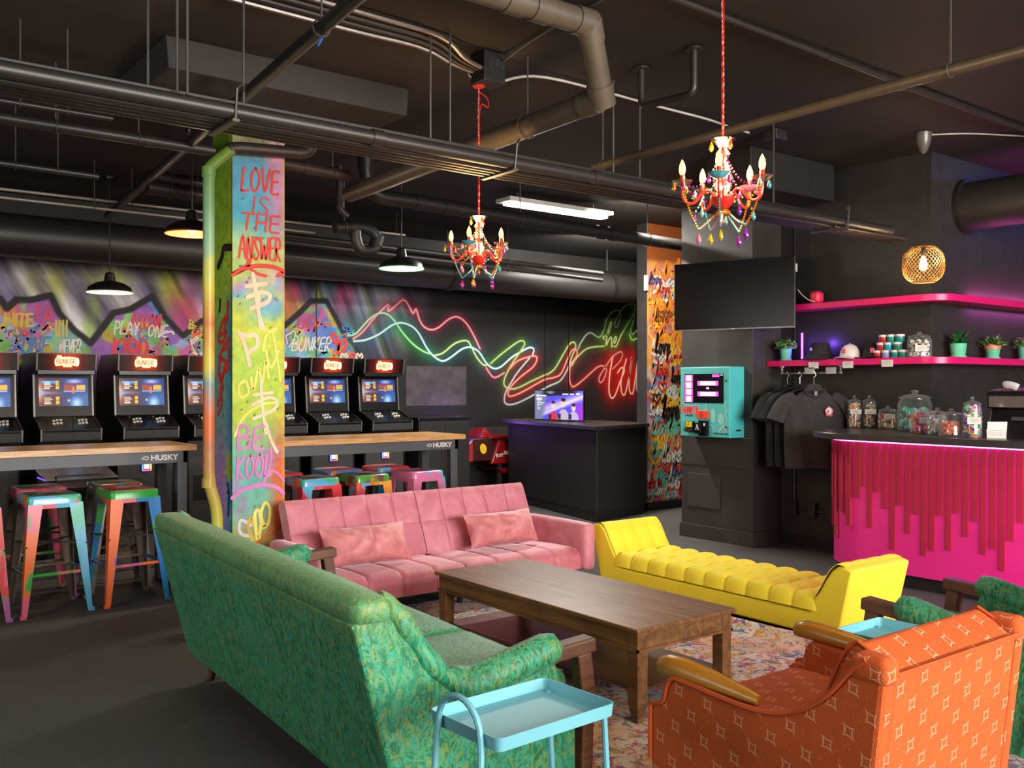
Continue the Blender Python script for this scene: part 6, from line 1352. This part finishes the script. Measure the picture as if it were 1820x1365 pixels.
def cap(name, label, u, m, rz, x=7.16):
    p = on_shelf(u); t = thing(name, label, 'hat', (x, p[1], ZL), rz)
    MB().grid(lambda a, b: (.088*math.cos(2*PI*a)*math.cos(b*PI/2)**.8, .082*math.sin(2*PI*a)*math.cos(b*PI/2)**.8, .012+.115*math.sin(b*PI/2)), 24, 8, cu=True).build('crown', m, t, smooth=True)
    MB().ball((0, 0, .127), .008, 8).build('button', m, t, smooth=True)
    def br(a, b): th = (a-.5)*2.0; r = .08+b*.075*math.cos(th)**.6; return (-r*math.cos(th)*1.0-.0, r*math.sin(th)*(1-.1*b), .018-.02*b*b+.012*math.cos(th*1.5)*b)
    MB().grid(br, 14, 5).grid(lambda a, b: (br(a, b)[0], br(a, b)[1], br(a, b)[2]-.003), 14, 5).build('brim', m, t, smooth=True)
    MB().box(-.089, -.08, -.02, .018, .045, .085).build('emblem', emb, t, bevel=.004)
cap('baseball_cap', 'white baseball cap with a small emblem on the lower pink shelf', 1512, capw, -.1)
cap('baseball_cap', 'black baseball cap with a pale emblem between the white cap and the stacked tubs', 1548, capb, .5, 7.2)
# stacked tubs
lid_m = pm('lid_white', '#e4dcd8', .4); tubc = [pm('slime_'+a, c, .25, var=.2, scale=30) for a, c in (('red', '#b03030'), ('violet', '#8a8ac0'), ('teal', '#1f8a86'), ('green', '#1f7a68'), ('cyan', '#2a9ab8'))]
k = 0; rows = (('bottom', [(1564, 0), (1579, 1), (1595, 2), (1608, 3)]), ('middle', [(1570, 0), (1583, 4), (1599, 3)]), ('top', [(1574, 0), (1588, 2), (1603, 2)]))
tub0 = None
for ri, (rn, L) in enumerate(rows):
    for i, (u, c) in enumerate(L):
        t = thing('slime_tub', ['first', 'second', 'third', 'fourth'][i]+' tub from the caps in the '+rn+' row of the stack, '+['red', 'violet', 'teal', 'dark green', 'cyan'][c]+' inside', 'tub', (7.14, on_shelf(u)[1], ZL+ri*.0635), 0, 'stacked white lidded tubs')
        MB().lathe([(.034, 0), (.036, .003), (.036, .045)], (0, 0, 0), 18).build('tub', tubc[c], t, smooth=True); MB().lathe([(.037, .045), (.038, .047), (.038, .061), (.036, .063)], (0, 0, 0), 18).build('lid', lid_m, t, smooth=True)
# glass jars
gl = glass_mat('jar_glass', '#f8fcfc', .88, .02, .07)
def jar(label, x, y, z, r, h, square=False, name='glass_jar', card=None, cy=.5, group='glass candy jars'):
    t = thing(name, label, 'jar', (x, y, z), math.atan2(y, x)+PI, group); n = 24
    MB().lathe([(r*.9, 0), (r, r*.1), (r, h*.66), (r*.86, h*.76), (r*.86, h*.80), (r*.84, h*.80)], (0, 0, 0), n, close=False).build('body', gl, t, smooth=True, recalc=False)
    MB().lathe([(r*.95, h*.80), (r*.97, h*.82), (r*.6, h*.87), (r*.2, h*.90), (r*.12, h*.91), (r*.2, h*.94), (r*.22, h*.965), (r*.14, h*.995), (.001, h)], (0, 0, 0), n).build('lid', gl, t, smooth=True)
    if card is not None:
        w, hh = card; c = MB().box(r+.004, r+.006, -w/2+.012, w/2+.012, h*cy-hh/2, h*cy+hh/2).build('price_card', pm('card_white', '#dcd8d0', .6), t)
        ln = MB()
        for kz in range(3): ln.box(r+.0061, r+.0066, -w*.32+.012, w*(.3-.08*kz)+.012, h*cy+hh*(.2-.2*kz)-.0015, h*cy+hh*(.2-.2*kz)+.0015)
        ln.build('print', pm('card_print', '#9a9490', .6), c)
    return t
def candy(label, x, y, z, r, h, cols, shape, n, size, seed):
    size *= 1.2; q = random.Random(seed); g = MB(); ms = [pm('candy_'+c.strip('#'), c, .3, var=.1) for c in cols]
    for i in range(n):
        a = q.uniform(0, 2*PI); rr_ = (r-size)*q.random()**.35; zz = size*.7+(h-size*1.4)*(i/n); c = (rr_*math.cos(a), rr_*math.sin(a), zz)
        if shape == 'ball': g.ball(c, size*q.uniform(.7, 1.1), 6, i % len(ms), (1, 1, q.uniform(.6, 1)))
        elif shape == 'wrap': g.xf(Matrix.Identity(4)); b_ = MB().box(-size, size, -size*.6, size*.6, -size*.4, size*.4).xf(Matrix.Translation(c) @ Matrix.Rotation(q.uniform(0, 3), 4, 'Z') @ Matrix.Rotation(q.uniform(-1, 1), 4, 'X')); g.add(b_.v, b_.f, i % len(ms))
        elif shape == 'ring': b_ = MB().tube([(size*math.cos(p), size*math.sin(p), 0) for p in [2*PI*k/10 for k in range(10)]], size*.28, 5, closed=True).xf(Matrix.Translation(c) @ Matrix.Rotation(q.uniform(0, 3), 4, 'Z') @ Matrix.Rotation(q.uniform(-1.3, 1.3), 4, 'X')); g.add(b_.v, b_.f, i % len(ms))
        elif shape == 'rope':
            a2 = a+q.uniform(1.5, 2.6); e = ((r-size)*math.cos(a2), (r-size)*math.sin(a2), min(h, max(size, zz+q.uniform(-.02, .02)))); g.tube([c, ((c[0]+e[0])/2, (c[1]+e[1])/2, (zz+e[2])/2+.012), e], size*.5, 5, m=i % len(ms))
    o = g.build('candy', ms, None, smooth=True, loc=(x, y, z)); tag(o, label, 'candy', None, 'stuff'); return o
ZC = 1.10
jars = [ # u, base v, width px, top v, candy
 ('first tall slim glass jar from the hanging shirt, orange and cream candy inside', 1518.5, 761, 24, 703, ('orange and cream sweets in the first tall jar from the shirt', ['#e88a3c', '#e8d0b0', '#f0a8a0', '#d8c8a0'], 'ball', 110, .012, .76), (.09, .04), .5),
 ('second tall slim glass jar from the hanging shirt, mixed wrapped sweets inside', 1544.5, 761, 25, 703, ('mixed wrapped sweets in the second tall jar from the shirt', ['#b84a3a', '#d8b070', '#5a9a4a', '#e8e0d0', '#8a4a2a'], 'wrap', 100, .013, .76), (.09, .04), .5),
 ('small round glass jar of wrapped sweets beside the biggest jar', 1578, 763, 34, 722, ('red green and orange wrapped sweets in the small round jar', ['#c83a30', '#e8983a', '#7aa84a', '#e8c8b0'], 'wrap', 90, .017, .66), (.085, .04), .55),
 ('biggest domed glass jar on the bar, turquoise candy inside', 1626, 768, 58, 694, ('turquoise and mint candy in the biggest domed jar', ['#5ac0b0', '#3aa898', '#d84a5a', '#8ad8d0'], 'ball', 110, .024, .58), (.075, .05), .38),
 ('glass jar of pink and violet candy rings in front of the biggest jar', 1641, 771, 46, 724, ('pink and violet candy rings in the jar before the biggest one', ['#e8508a', '#f07aa8', '#8a5ab8', '#f0a040'], 'ring', 60, .024, .76), (.08, .045), .5),
 ('glass jar with pale green and lilac candy before the licorice jar', 1666, 774, 34, 725, ('pale green and lilac candy beside the licorice', ['#a8c890', '#d8b8d8', '#e8e0c0', '#c8a0d0'], 'ball', 80, .016, .74), (.07, .045), .35),
 ('low wide glass jar of coral licorice ropes', 1691, 777, 42, 727, ('coral licorice ropes piled in the low wide jar', ['#e8704a', '#d8583a', '#f08a68'], 'rope', 90, .014, .5), None, .5),
 ('tall square shouldered glass jar of rainbow rubber toys beside the till', 1728, 778.5, 32, 705, ('rainbow coloured rubber toys in the tall jar beside the till', ['#e8702a', '#3a6ad8', '#4ac870', '#f0f0f0', '#6a3ac8', '#e87ab0', '#c8e04a'], 'ring', 90, .022, .78), (.085, .05), .42),
]
for i, (lab, u, v, w, vt, cd, card, cy) in enumerate(jars):
    x, y = on_z(u, v, ZC); tt = x*SN+y*CS; r = w*tt/FPX/2; f_ = 1+r/math.hypot(x, y); x, y = x*f_, y*f_; tt = x*SN+y*CS; h = (v-vt)*tt/FPX*1.0
    jar(lab, x, y, ZC, r, h, card=card, cy=cy); cl, cc, sh, n, sz, fl = cd; candy(cl, x, y, ZC+.004, r*.95, h*fl, cc, sh, n, sz, 20+i)
x, y = 7.17, on_shelf(1634)[1]
jar('domed glass jar of eyeball sweets on the lower pink shelf', x, y, ZL, .092, .205, card=(.085, .05), cy=.34)
q = random.Random(3); eye_w = pm('eye_white', '#e8e4dc', .3); eye_b = pm('eye_black', '#181414', .3); e0 = None; kk = 0
for zz in (.02, .055, .09, .12):
    for j in range(6):
        a = 2*PI*j/6+zz*12; rr_ = .062
        if e0 is None:
            e0 = thing('eyeball_sweet', 'white eyeball sweet with black pupil inside the domed jar on the shelf', 'sweet', (x, y, ZL), 0, 'eyeball sweets in the domed jar'); MB().ball((0, 0, 0), .0185, 10).build('eye', eye_w, e0, smooth=True); MB().lathe([(.001, 0), (.008, 0), (.008, .003), (.001, .0035)], (0, 0, 0), 10).xf(Matrix.Rotation(PI/2, 4, 'Y') @ Matrix.Translation((0, 0, .0165))).build('pupil', eye_b, e0)
            r0 = e0
        else: r0 = dup(e0, (0, 0, 0))
        r0.location = (x+rr_*math.cos(a), y+rr_*math.sin(a), ZL+.006+zz); r0.rotation_euler = (0, q.uniform(-.5, .5), a)
o = MB().box(7.12, 7.24, 3.92, 4.06, ZL+.001, ZL+.004).build('paper', pm('card_white', '#dcd8d0', .6)); tag(o, 'white paper lying on the lower pink shelf at the corner', 'paper')
# pink speaker and cable
p = on_x(1451, 530, 7.15); t = thing('speaker', 'small rounded pink speaker on the upper shelf by the television', 'speaker', (7.15, p[0], ZU))
MB().soft(-.05, .05, -.05, .05, 0, .105, .03, .004, 10).build('body', pm('speaker_pink', '#e82a5a', .5), t, smooth=True, weld=True); MB().box(-.056, -.05, -.004, .004, .035, .085).box(-.056, -.05, -.015, .015, .062, .07).build('emblem', pm('emblem_gold', '#d0a84a', .35, .6), t)
# price cards
cw = pm('card_white', '#dcd8d0', .6)
for i, (u, z, dx, nm) in enumerate(((1446, 1.635, 7.076, 'below the bucket hat'), (1507, 1.635, 7.076, 'below the white cap'), (1577, 1.640, 7.076, 'below the stacked tubs'), (1439, 1.588, 7.076, 'hanging under the bucket hat card'), (1477, 1.588, 7.076, 'hanging left of the rail end'))):
    y = on_x(u, 645, dx)[0]; t = thing('price_card', 'white price card on the lower pink shelf edge '+nm, 'card', (dx, y, z), 0, 'price cards on the pink shelf')
    MB().box(-.003, 0, -.05, .05, -.028, .028).build('card', cw if i < 3 else pm('card_grey', '#a8a4a0', .6), t); g = MB()
    for kz in range(3): g.box(-.0036, -.003, -.03, .03-.01*kz, .012-.012*kz-.001, .012-.012*kz+.001)
    g.build('print', pm('card_print', '#9a9490', .6), t)
# hanging rail and shirts
RX = 7.10; ya, yb = on_x(1390, 660, RX)[0], on_x(1494, 655, RX)[0]
t = thing('clothes_rail', 'grey pipe clothes rail fixed under the lower pink shelf', 'rail')
railm = pm('rail_pipe', '#7a7672', .35, .7)
MB().tube(bend([(RX, ya, ZL-.056), (RX, ya, 1.565), (RX, yb, 1.565), (RX, yb, ZL-.056)], .03), .011, 8).build('pipe', railm, t, smooth=True)
for y in (ya, yb): MB().lathe([(.028, 0), (.028, -.008), (.016, -.012)], (RX, y, ZL-.056), 14).ball((RX, y, 1.57), .02, 8).build('fitting', railm, t, smooth=True)
tee_m = pm('tee_charcoal', '#343132', .9, var=.2, scale=18, bump=.15, bscale=300); tee_d = pm('tee_black', '#131213', .9, var=.2, scale=18)
hang_m = pm('hanger_wire', '#b8b4b0', .3, .7)
def tee(label, y, rz, m, emblem=False, dx=0):
    t = thing('hanging_shirt', label, 'shirt', (RX+dx, y, 1.565), rz, 'dark t-shirts on the rail'); ztop = -.12
    hg = MB().tube(smooth_path([(0, 0, -.11), (0, 0, -.05), (.0, .0, -.035), (.016, 0, -.018), (.0, 0, .016), (-.016, 0, -.002)], 5), .003, 6); hg.build('hanger_hook', hang_m, t, smooth=True); MB().tube(smooth_path([(-.2, 0, -.165), (-.08, 0, -.125), (0, 0, -.11), (.08, 0, -.125), (.2, 0, -.165)], 4), .006, 6).build('hanger_arms', tee_d, t, smooth=True)
    def body(a, b):
        th = 2*PI*a; z = ztop-.70*(1-b); hw = .245+.012*math.sin(b*3)-(.0 if b < .86 else (b-.86)/.14*.13); d = .055-.02*b-(0 if b < .9 else (b-.9)/.1*.03)
        if b > .93: z -= .03*(b-.93)/.07*(-1 if abs(math.cos(th)) < .5 else 0)
        f = .012*math.sin(th*5+b*2.5)*(1-b)+.006*math.sin(th*9+b*7)*(1-b*.5)
        zz = z-(.05*abs(math.cos(th))**2 if b > .84 else .05*abs(math.cos(th))**2*max(0, (b-.6)/.24))
        return (hw*math.cos(th), (d+f)*math.sin(th), zz)
    MB().grid(body, 64, 26, cu=True).build('body', m, t, smooth=True)
    for s_ in (-1, 1):
        MB().tube(smooth_path([(s_*.16, 0, -.19), (s_*.25, 0, -.25), (s_*.31, -.005, -.35), (s_*.335, -.008, -.41)], 4), [.035, .05, .06, .066, .07, .075, .078, .08, .08, .082, .084, .085, .085][:13], 14, flat=.45).build('sleeve', m, t, smooth=True)
    MB().tube([(.085*math.cos(q), -.022*math.sin(q)-.034, -.155-.055*max(0, math.sin(q))*1.0+.012) for q in [2*PI*k/20 for k in range(20)]], .008, 6, closed=True).build('collar', m, t, smooth=True)
    MB().add([(.072*math.cos(q), -.02*abs(math.sin(q))-.040 if math.sin(q) > 0 else -.040, -.15-.045*max(0, math.sin(q))) for q in [2*PI*k/20 for k in range(20)]], [tuple(range(20))]).build('neck_opening', tee_d, t)
    MB().box(-.012, .012, -.066, -.064, -.19, -.155).build('care_label', pm('label_grey', '#8a8684', .7), t)
    if emblem:
        e = MB(); c = (.11, -.066, -.33)
        e.add([(c[0]+.034*math.cos(q)*(1+.12*math.sin(5*q)), c[1], c[2]+.042*math.sin(q)*(1+.1*math.sin(5*q))) for q in [2*PI*k/24 for k in range(24)]], [tuple(range(24))]); e.build('emblem_edge', pm('print_red', '#d83a50', .6), t, recalc=False)
        e = MB(); e.add([(c[0]+.026*math.cos(q), c[1]-.001, c[2]+.006+.03*math.sin(q)) for q in [2*PI*k/18 for k in range(18)]], [tuple(range(18))]); e.build('emblem', pm('print_pale', '#c8d8d0', .6), t, recalc=False)
        MB().box(c[0]-.018, c[0]-.002, c[1]-.002, c[1]-.0015, c[2]-.01, c[2]+.012).build('emblem_mark', pm('print_red', '#d83a50', .6), t)
tee('charcoal t-shirt with a small pale and red chest print, frontmost on the rail', on_x(1459, 655, RX)[0], -.72, tee_m, True, -.10)
tee('black t-shirt on the middle hanger behind the printed charcoal one', on_x(1424, 655, RX)[0], -.35, tee_d, False, -.02)
tee('black t-shirt on the hanger nearest the turquoise kiosk', on_x(1402, 655, RX)[0], -.15, tee_d, False, -.02)
# outlets and conduits low on the wall
t = thing('outlet_run', 'black outlets and conduit low on the wall under the shirts', 'outlet')
y0 = on_x(1413, 880, 7.29)[0]; z0 = on_x(1413, 905, 7.29)[1]
m_ = MB().tube([(7.285, y0, z0), (7.285, y0, z0+.40)], .012, 8).tube([(7.285, y0, z0), (7.285, y0-.42, z0)], .01, 8).tube([(7.29, y0, z0+.35), (7.29, y0, 3.3)], .006, 6); m_.build('conduit', bk2, t, smooth=True)
for d in (0, .2, .38): MB().box(7.25, 7.3, y0-d-.035, y0-d+.035, z0-.05, z0+.08).build('outlet_box', bk2, t, bevel=.006)
# till, card stand
t = thing('cash_register', 'black angular till with a paper roll at the frame edge of the bar', 'till', (6.60, 3.20, ZC), -PI/2)
till = pm('till_black', '#141315', .3, var=.2); tillg = pm('till_grey', '#4a4644', .3)
MB().prism([(0.0, 0), (.07, .19), (.08, .2), (.34, .2), (.40, 0)], 0, .42, 'yz').build('body', till, t, bevel=.006)
MB().prism([(.05, .2), (.04, .30), (.05, .325), (.32, .345), (.36, .2)], -.02, .40, 'yz').build('head', till, t, bevel=.008)
MB().box(.0, .26, .034, .042, .21, .285).build('display', pm('till_display', '#8a7a70', .12, .4), t); MB().box(.16, .40, .02, .05, .12, .145).build('slot', tillg, t)
text_obj('lettering', 'CASIO', .035, tillg, (.33, .062, .175), (math.radians(70), 0, 0), t, .0008, bold=.001)
MB().tube(smooth_path([(.07, .12, .343), (.07, .11, .36), (.10, .10, .366), (.14, .1, .358), (.165, .11, .345)], 4), [.004]*17, 4, flat=6).build('paper_roll', pm('paper_white', '#e8e4e0', .6), t)
MB().box(.25, .28, .04, .05, .325, .334).build('green_light', emat('green_led', '#30ff60', 3), t)
x, y = on_z(1771, 779, ZC); t = thing('card_stand', 'white folded card stand with two cards in front of the till', 'card', (x, y, ZC), -.9)
MB().hexa([(-.06, -.005, 0), (.06, -.005, 0), (.06, .0, 0), (-.06, .0, 0)], [(-.055, .03, .06), (.07, .03, .06), (.07, .034, .06), (-.055, .034, .06)]).build('front_card', cw, t); MB().hexa([(-.05, .04, .0), (.07, .04, .0), (.07, .045, .0), (-.05, .045, .0)], [(-.04, .07, .11), (.085, .07, .11), (.085, .074, .11), (-.04, .074, .11)]).build('rear_card', cw, t)
g = MB()
for k in range(3): g.box(-.03, .04, .012+.008*k-.004, .0125+.008*k-.004, .022+.014*k, .0245+.014*k)
g.build('print', pm('card_print', '#9a9490', .6), t)
# ---------------- turquoise kiosk
kt = pm('kiosk_turquoise', '#4fc4c4', .4, var=.05, scale=4); kd = pm('kiosk_turquoise_face', '#58bdb8', .42, var=.07, scale=6)
t = thing('card_kiosk', 'turquoise wall mounted player card kiosk with pink touch screen', 'kiosk', (6.675, 6.11, .985), -PI/2)
W, H = .59, .645
MB().box(0, W, .004, .205, 0, H).build('housing', kt, t, bevel=.006); MB().box(.006, W-.006, 0, .006, .006, H-.006).build('front_plate', kd, t, bevel=.002)
def K(x, y): return (x*W, H*(1-y))
def kbox(name, x0, x1, y0, y1, d, m, par=t, bev=0, d0=0): a = K(x0, y1); b = K(x1, y0); return MB().box(a[0], b[0], -d, -d0+.001, a[1], b[1]).build(name, m, par, bevel=bev)
sc = kbox('screen', .09, .885, .10, .515, .003, pm('kiosk_screen', '#0a0a10', .12))
kp1 = emat('kiosk_pink', '#ff4ab4', 1.3); kp2 = emat('kiosk_blue', '#c4d8ff', 1.3)
for i in range(4): y0 = .112+i*.1; kbox('menu_button', .10, .268, y0, y0+.094, .0036, kp1, sc); kbox('menu_glow', .135, .235, y0+.008, y0+.086, .0042, kp2, sc)
for y0 in (.20, .352): kbox('choice_button', .365, .785, y0, y0+.066, .0036, kp1, sc); kbox('choice_glow', .42, .73, y0+.006, y0+.06, .0042, kp2, sc)
kbox('top_button', .665, .805, .11, .145, .0036, kp1, sc); kbox('top_mark', .825, .875, .113, .123, .0036, kp2, sc)
wh = emat('kiosk_white', '#ffffff', 1); blk = pm('print_black', '#1a1a1c', .5); krd = pm('print_kiosk_red', '#d8283a', .5)
def ktext(s_, x, y, size, m, par=t, d=.0062, **k): a = K(x, y); return text_obj('lettering', s_, size, m, (a[0], -d, a[1]), (PI/2, 0, 0), par, .0003, **k)
ktext('OR', .575, .305, .024, wh, sc, .0045, bold=.0008)
kf = ((0, -.0012, 0), (1, 0, 0), (0, 0, 1), (0, -1, 0))
g = MB(); a = K(.05, .665); word(g, 'BUNKER', a, .062, .018, kf, 0, 0, .1, .66, 0); g.build('logo_outline', pm('print_cream', '#f0e4d4', .5), t, recalc=False)
g = MB(); word(g, 'BUNKER', a, .062, .010, kf, .0024, 0, .1, .66, 0); g.build('logo', krd, t, recalc=False)
ktext('THE', .06, .555, .015, blk, d=.0012, bold=.0006); ktext('ARCADE', .19, .70, .021, blk, d=.0012, bold=.0008); ktext('FREE PLAYER CARD', .84, .945, .020, blk, d=.0012, bold=.0006, sx=.95)
pl_ = kbox('card_slot', .36, .595, .625, .735, .012, pm('slot_orange', '#ee4a30', .35), bev=.002)
g = MB(); c = K(.46, .68); ribbon(g, [(c[0]+.022*math.cos(q), c[1]+.022*math.sin(q)) for q in [.4+5.6*k/14 for k in range(15)]], .004, ((0, -.0126, 0), (1, 0, 0), (0, 0, 1), (0, -1, 0)), 0, 0); ribbon(g, [(c[0]-.008, c[1]-.004), (c[0]+.008, c[1]+.008), (c[0]+.004, c[1]-.010)], .004, ((0, -.0126, 0), (1, 0, 0), (0, 0, 1), (0, -1, 0)), 0, 0); g.build('slot_mark', pm('slot_mark', '#6a1c14', .5), pl_, recalc=False)
d1 = kbox('bill_acceptor', .15, .305, .78, .935, .03, panel_b, bev=.003); kbox('bill_label', .165, .295, .785, .865, .0315, pm('label_yellow', '#e8cc1c', .4), d1, d0=.02); kbox('bill_mouth', .14, .29, .885, .925, .045, pm('mouth_brown', '#3a2c22', .4), d1, .002)
g = MB(); a = K(.18, .84); word(g, 'S', (a[0], a[1]), .03, .004, kf, .031, 0, .6, 1.4); g.build('bill_mark', blk, d1, recalc=False)
d2 = kbox('card_reader', .42, .595, .765, .985, .03, panel_b, bev=.003); d3 = kbox('reader_block', .365, .49, .80, .95, .05, panel_b, d2, .004)
fr3 = ((0, -.0512, 0), (1, 0, 0), (0, 0, 1), (0, -1, 0)); c = K(.43, .865); g = MB()
ribbon(g, [(c[0], c[1]-.02), (c[0], c[1]+.028)], .007, fr3); ribbon(g, [(c[0]-.008, c[1]+.026), (c[0]-.010, c[1]+.0), (c[0]-.024, c[1]-.02)], .006, fr3); ribbon(g, [(c[0]+.008, c[1]+.026), (c[0]+.010, c[1]+.0), (c[0]+.024, c[1]-.02)], .006, fr3); g.build('reader_mark', white_print, d2, recalc=False)
kbox('reader_tab', .53, .56, .80, .84, .033, white_print, d2)
pale = pm('print_pale_mint', '#8fcfc4', .45, var=.03)
g = MB(); fr4 = ((0, -.0008, 0), (1, 0, 0), (0, 0, 1), (0, -1, 0))
for cx, cy, rx, ry in ((.675, .695, .05, .10), (.83, .735, .06, .08)): a = K(cx, cy); g.add([(a[0]+rx*W*math.cos(q), -.0008, a[1]+ry*H*math.sin(q)) for q in [2*PI*k/20 for k in range(20)]], [tuple(range(20))])
for l in ([(.535, .52), (.535, .60), (.56, .66)], [(.94, .48), (.90, .54), (.95, .6), (.91, .66), (.95, .73), (.92, .8)], [(.62, .82), (.68, .86), (.70, .93), (.66, .90)]): ribbon(g, [K(*p) for p in l], .012, fr4)
g.build('pale_drawing', pale, t, recalc=False)
g = MB(); ribbon(g, [K(*p) for p in ((.80, .91), (.84, .86), (.88, .83), (.90, .84), (.90, .89), (.93, .90), (.97, .86), (.96, .88))], .008, kf); g.build('white_squiggle', white_print, t, recalc=False)
g = MB(); ribbon(g, [K(*p) for p in ((.885, .835), (.905, .895), (.94, .895), (.985, .855))], .004, kf, .0006); g.build('pink_squiggle', pm('print_rose', '#d8487a', .5), t, recalc=False)
for y in (.2, .845): a = K(.935, y); MB().tube([(a[0], -.006, a[1]), (a[0], 0, a[1])], .009, 10).build('lock', blk, t, smooth=True)
MB().box(W, W+.001, .09, .16, .06, .075).build('side_label', blk, t); MB().tube([(W-.005, .18, -.005), (W+.07, .205, -.005)], .003, 6).build('latch', steel, t)
# ---------------- television
A_ = Vector((6.97, 5.04, 0)); B_ = Vector((6.60, 6.12, 0)); dv = A_-B_; L = dv.length
t = thing('television', 'big switched off black television tilted out from the charcoal column', 'television', (B_.x, B_.y, 1.972), math.atan2(dv.y, dv.x))
MB().box(0, L, .006, .035, 0, .625).build('housing', panel_b, t, bevel=.004); MB().box(.006, L-.006, .003, .007, .012, .619).build('screen', pm('tv_glass', '#0b0a0d', .22, spec=.25), t)
MB().box(0, L, .002, .03, -.003, .008).box(L-.004, L, .002, .03, 0, .625).build('edge_trim', pm('tv_trim', '#7a7878', .3, .6), t); MB().box(L*.49, L*.52, .0, .004, .0, .006).build('logo_plate', white_print, t)
MB().box(L*.35, L*.65, .035, .06, .15, .5).beam((L*.5, .05, .32), (L*.5, .17, .32), .06, .08).build('bracket', bk, t)
MB().box(L+.001, L+.012, .01, .03, .555-.07, .555).build('side_plug', pm('plug_white', '#d8d4d0', .4), t)
p0 = on_x(1416, 515, 7.0); sp = bpy.data.objects['speaker'].location
o = MB().tube(smooth_path([(6.995, 5.03, 2.30), (7.02, 5.0, 2.25), (7.06, 4.96, 2.205), (7.09, 4.92, 2.19)], 5), .004, 6).build('white_cable', pm('cable_white', '#b9b2a8', .5), smooth=True); tag(o, 'thin white cable drooping from the television to the pink shelf', 'cable')
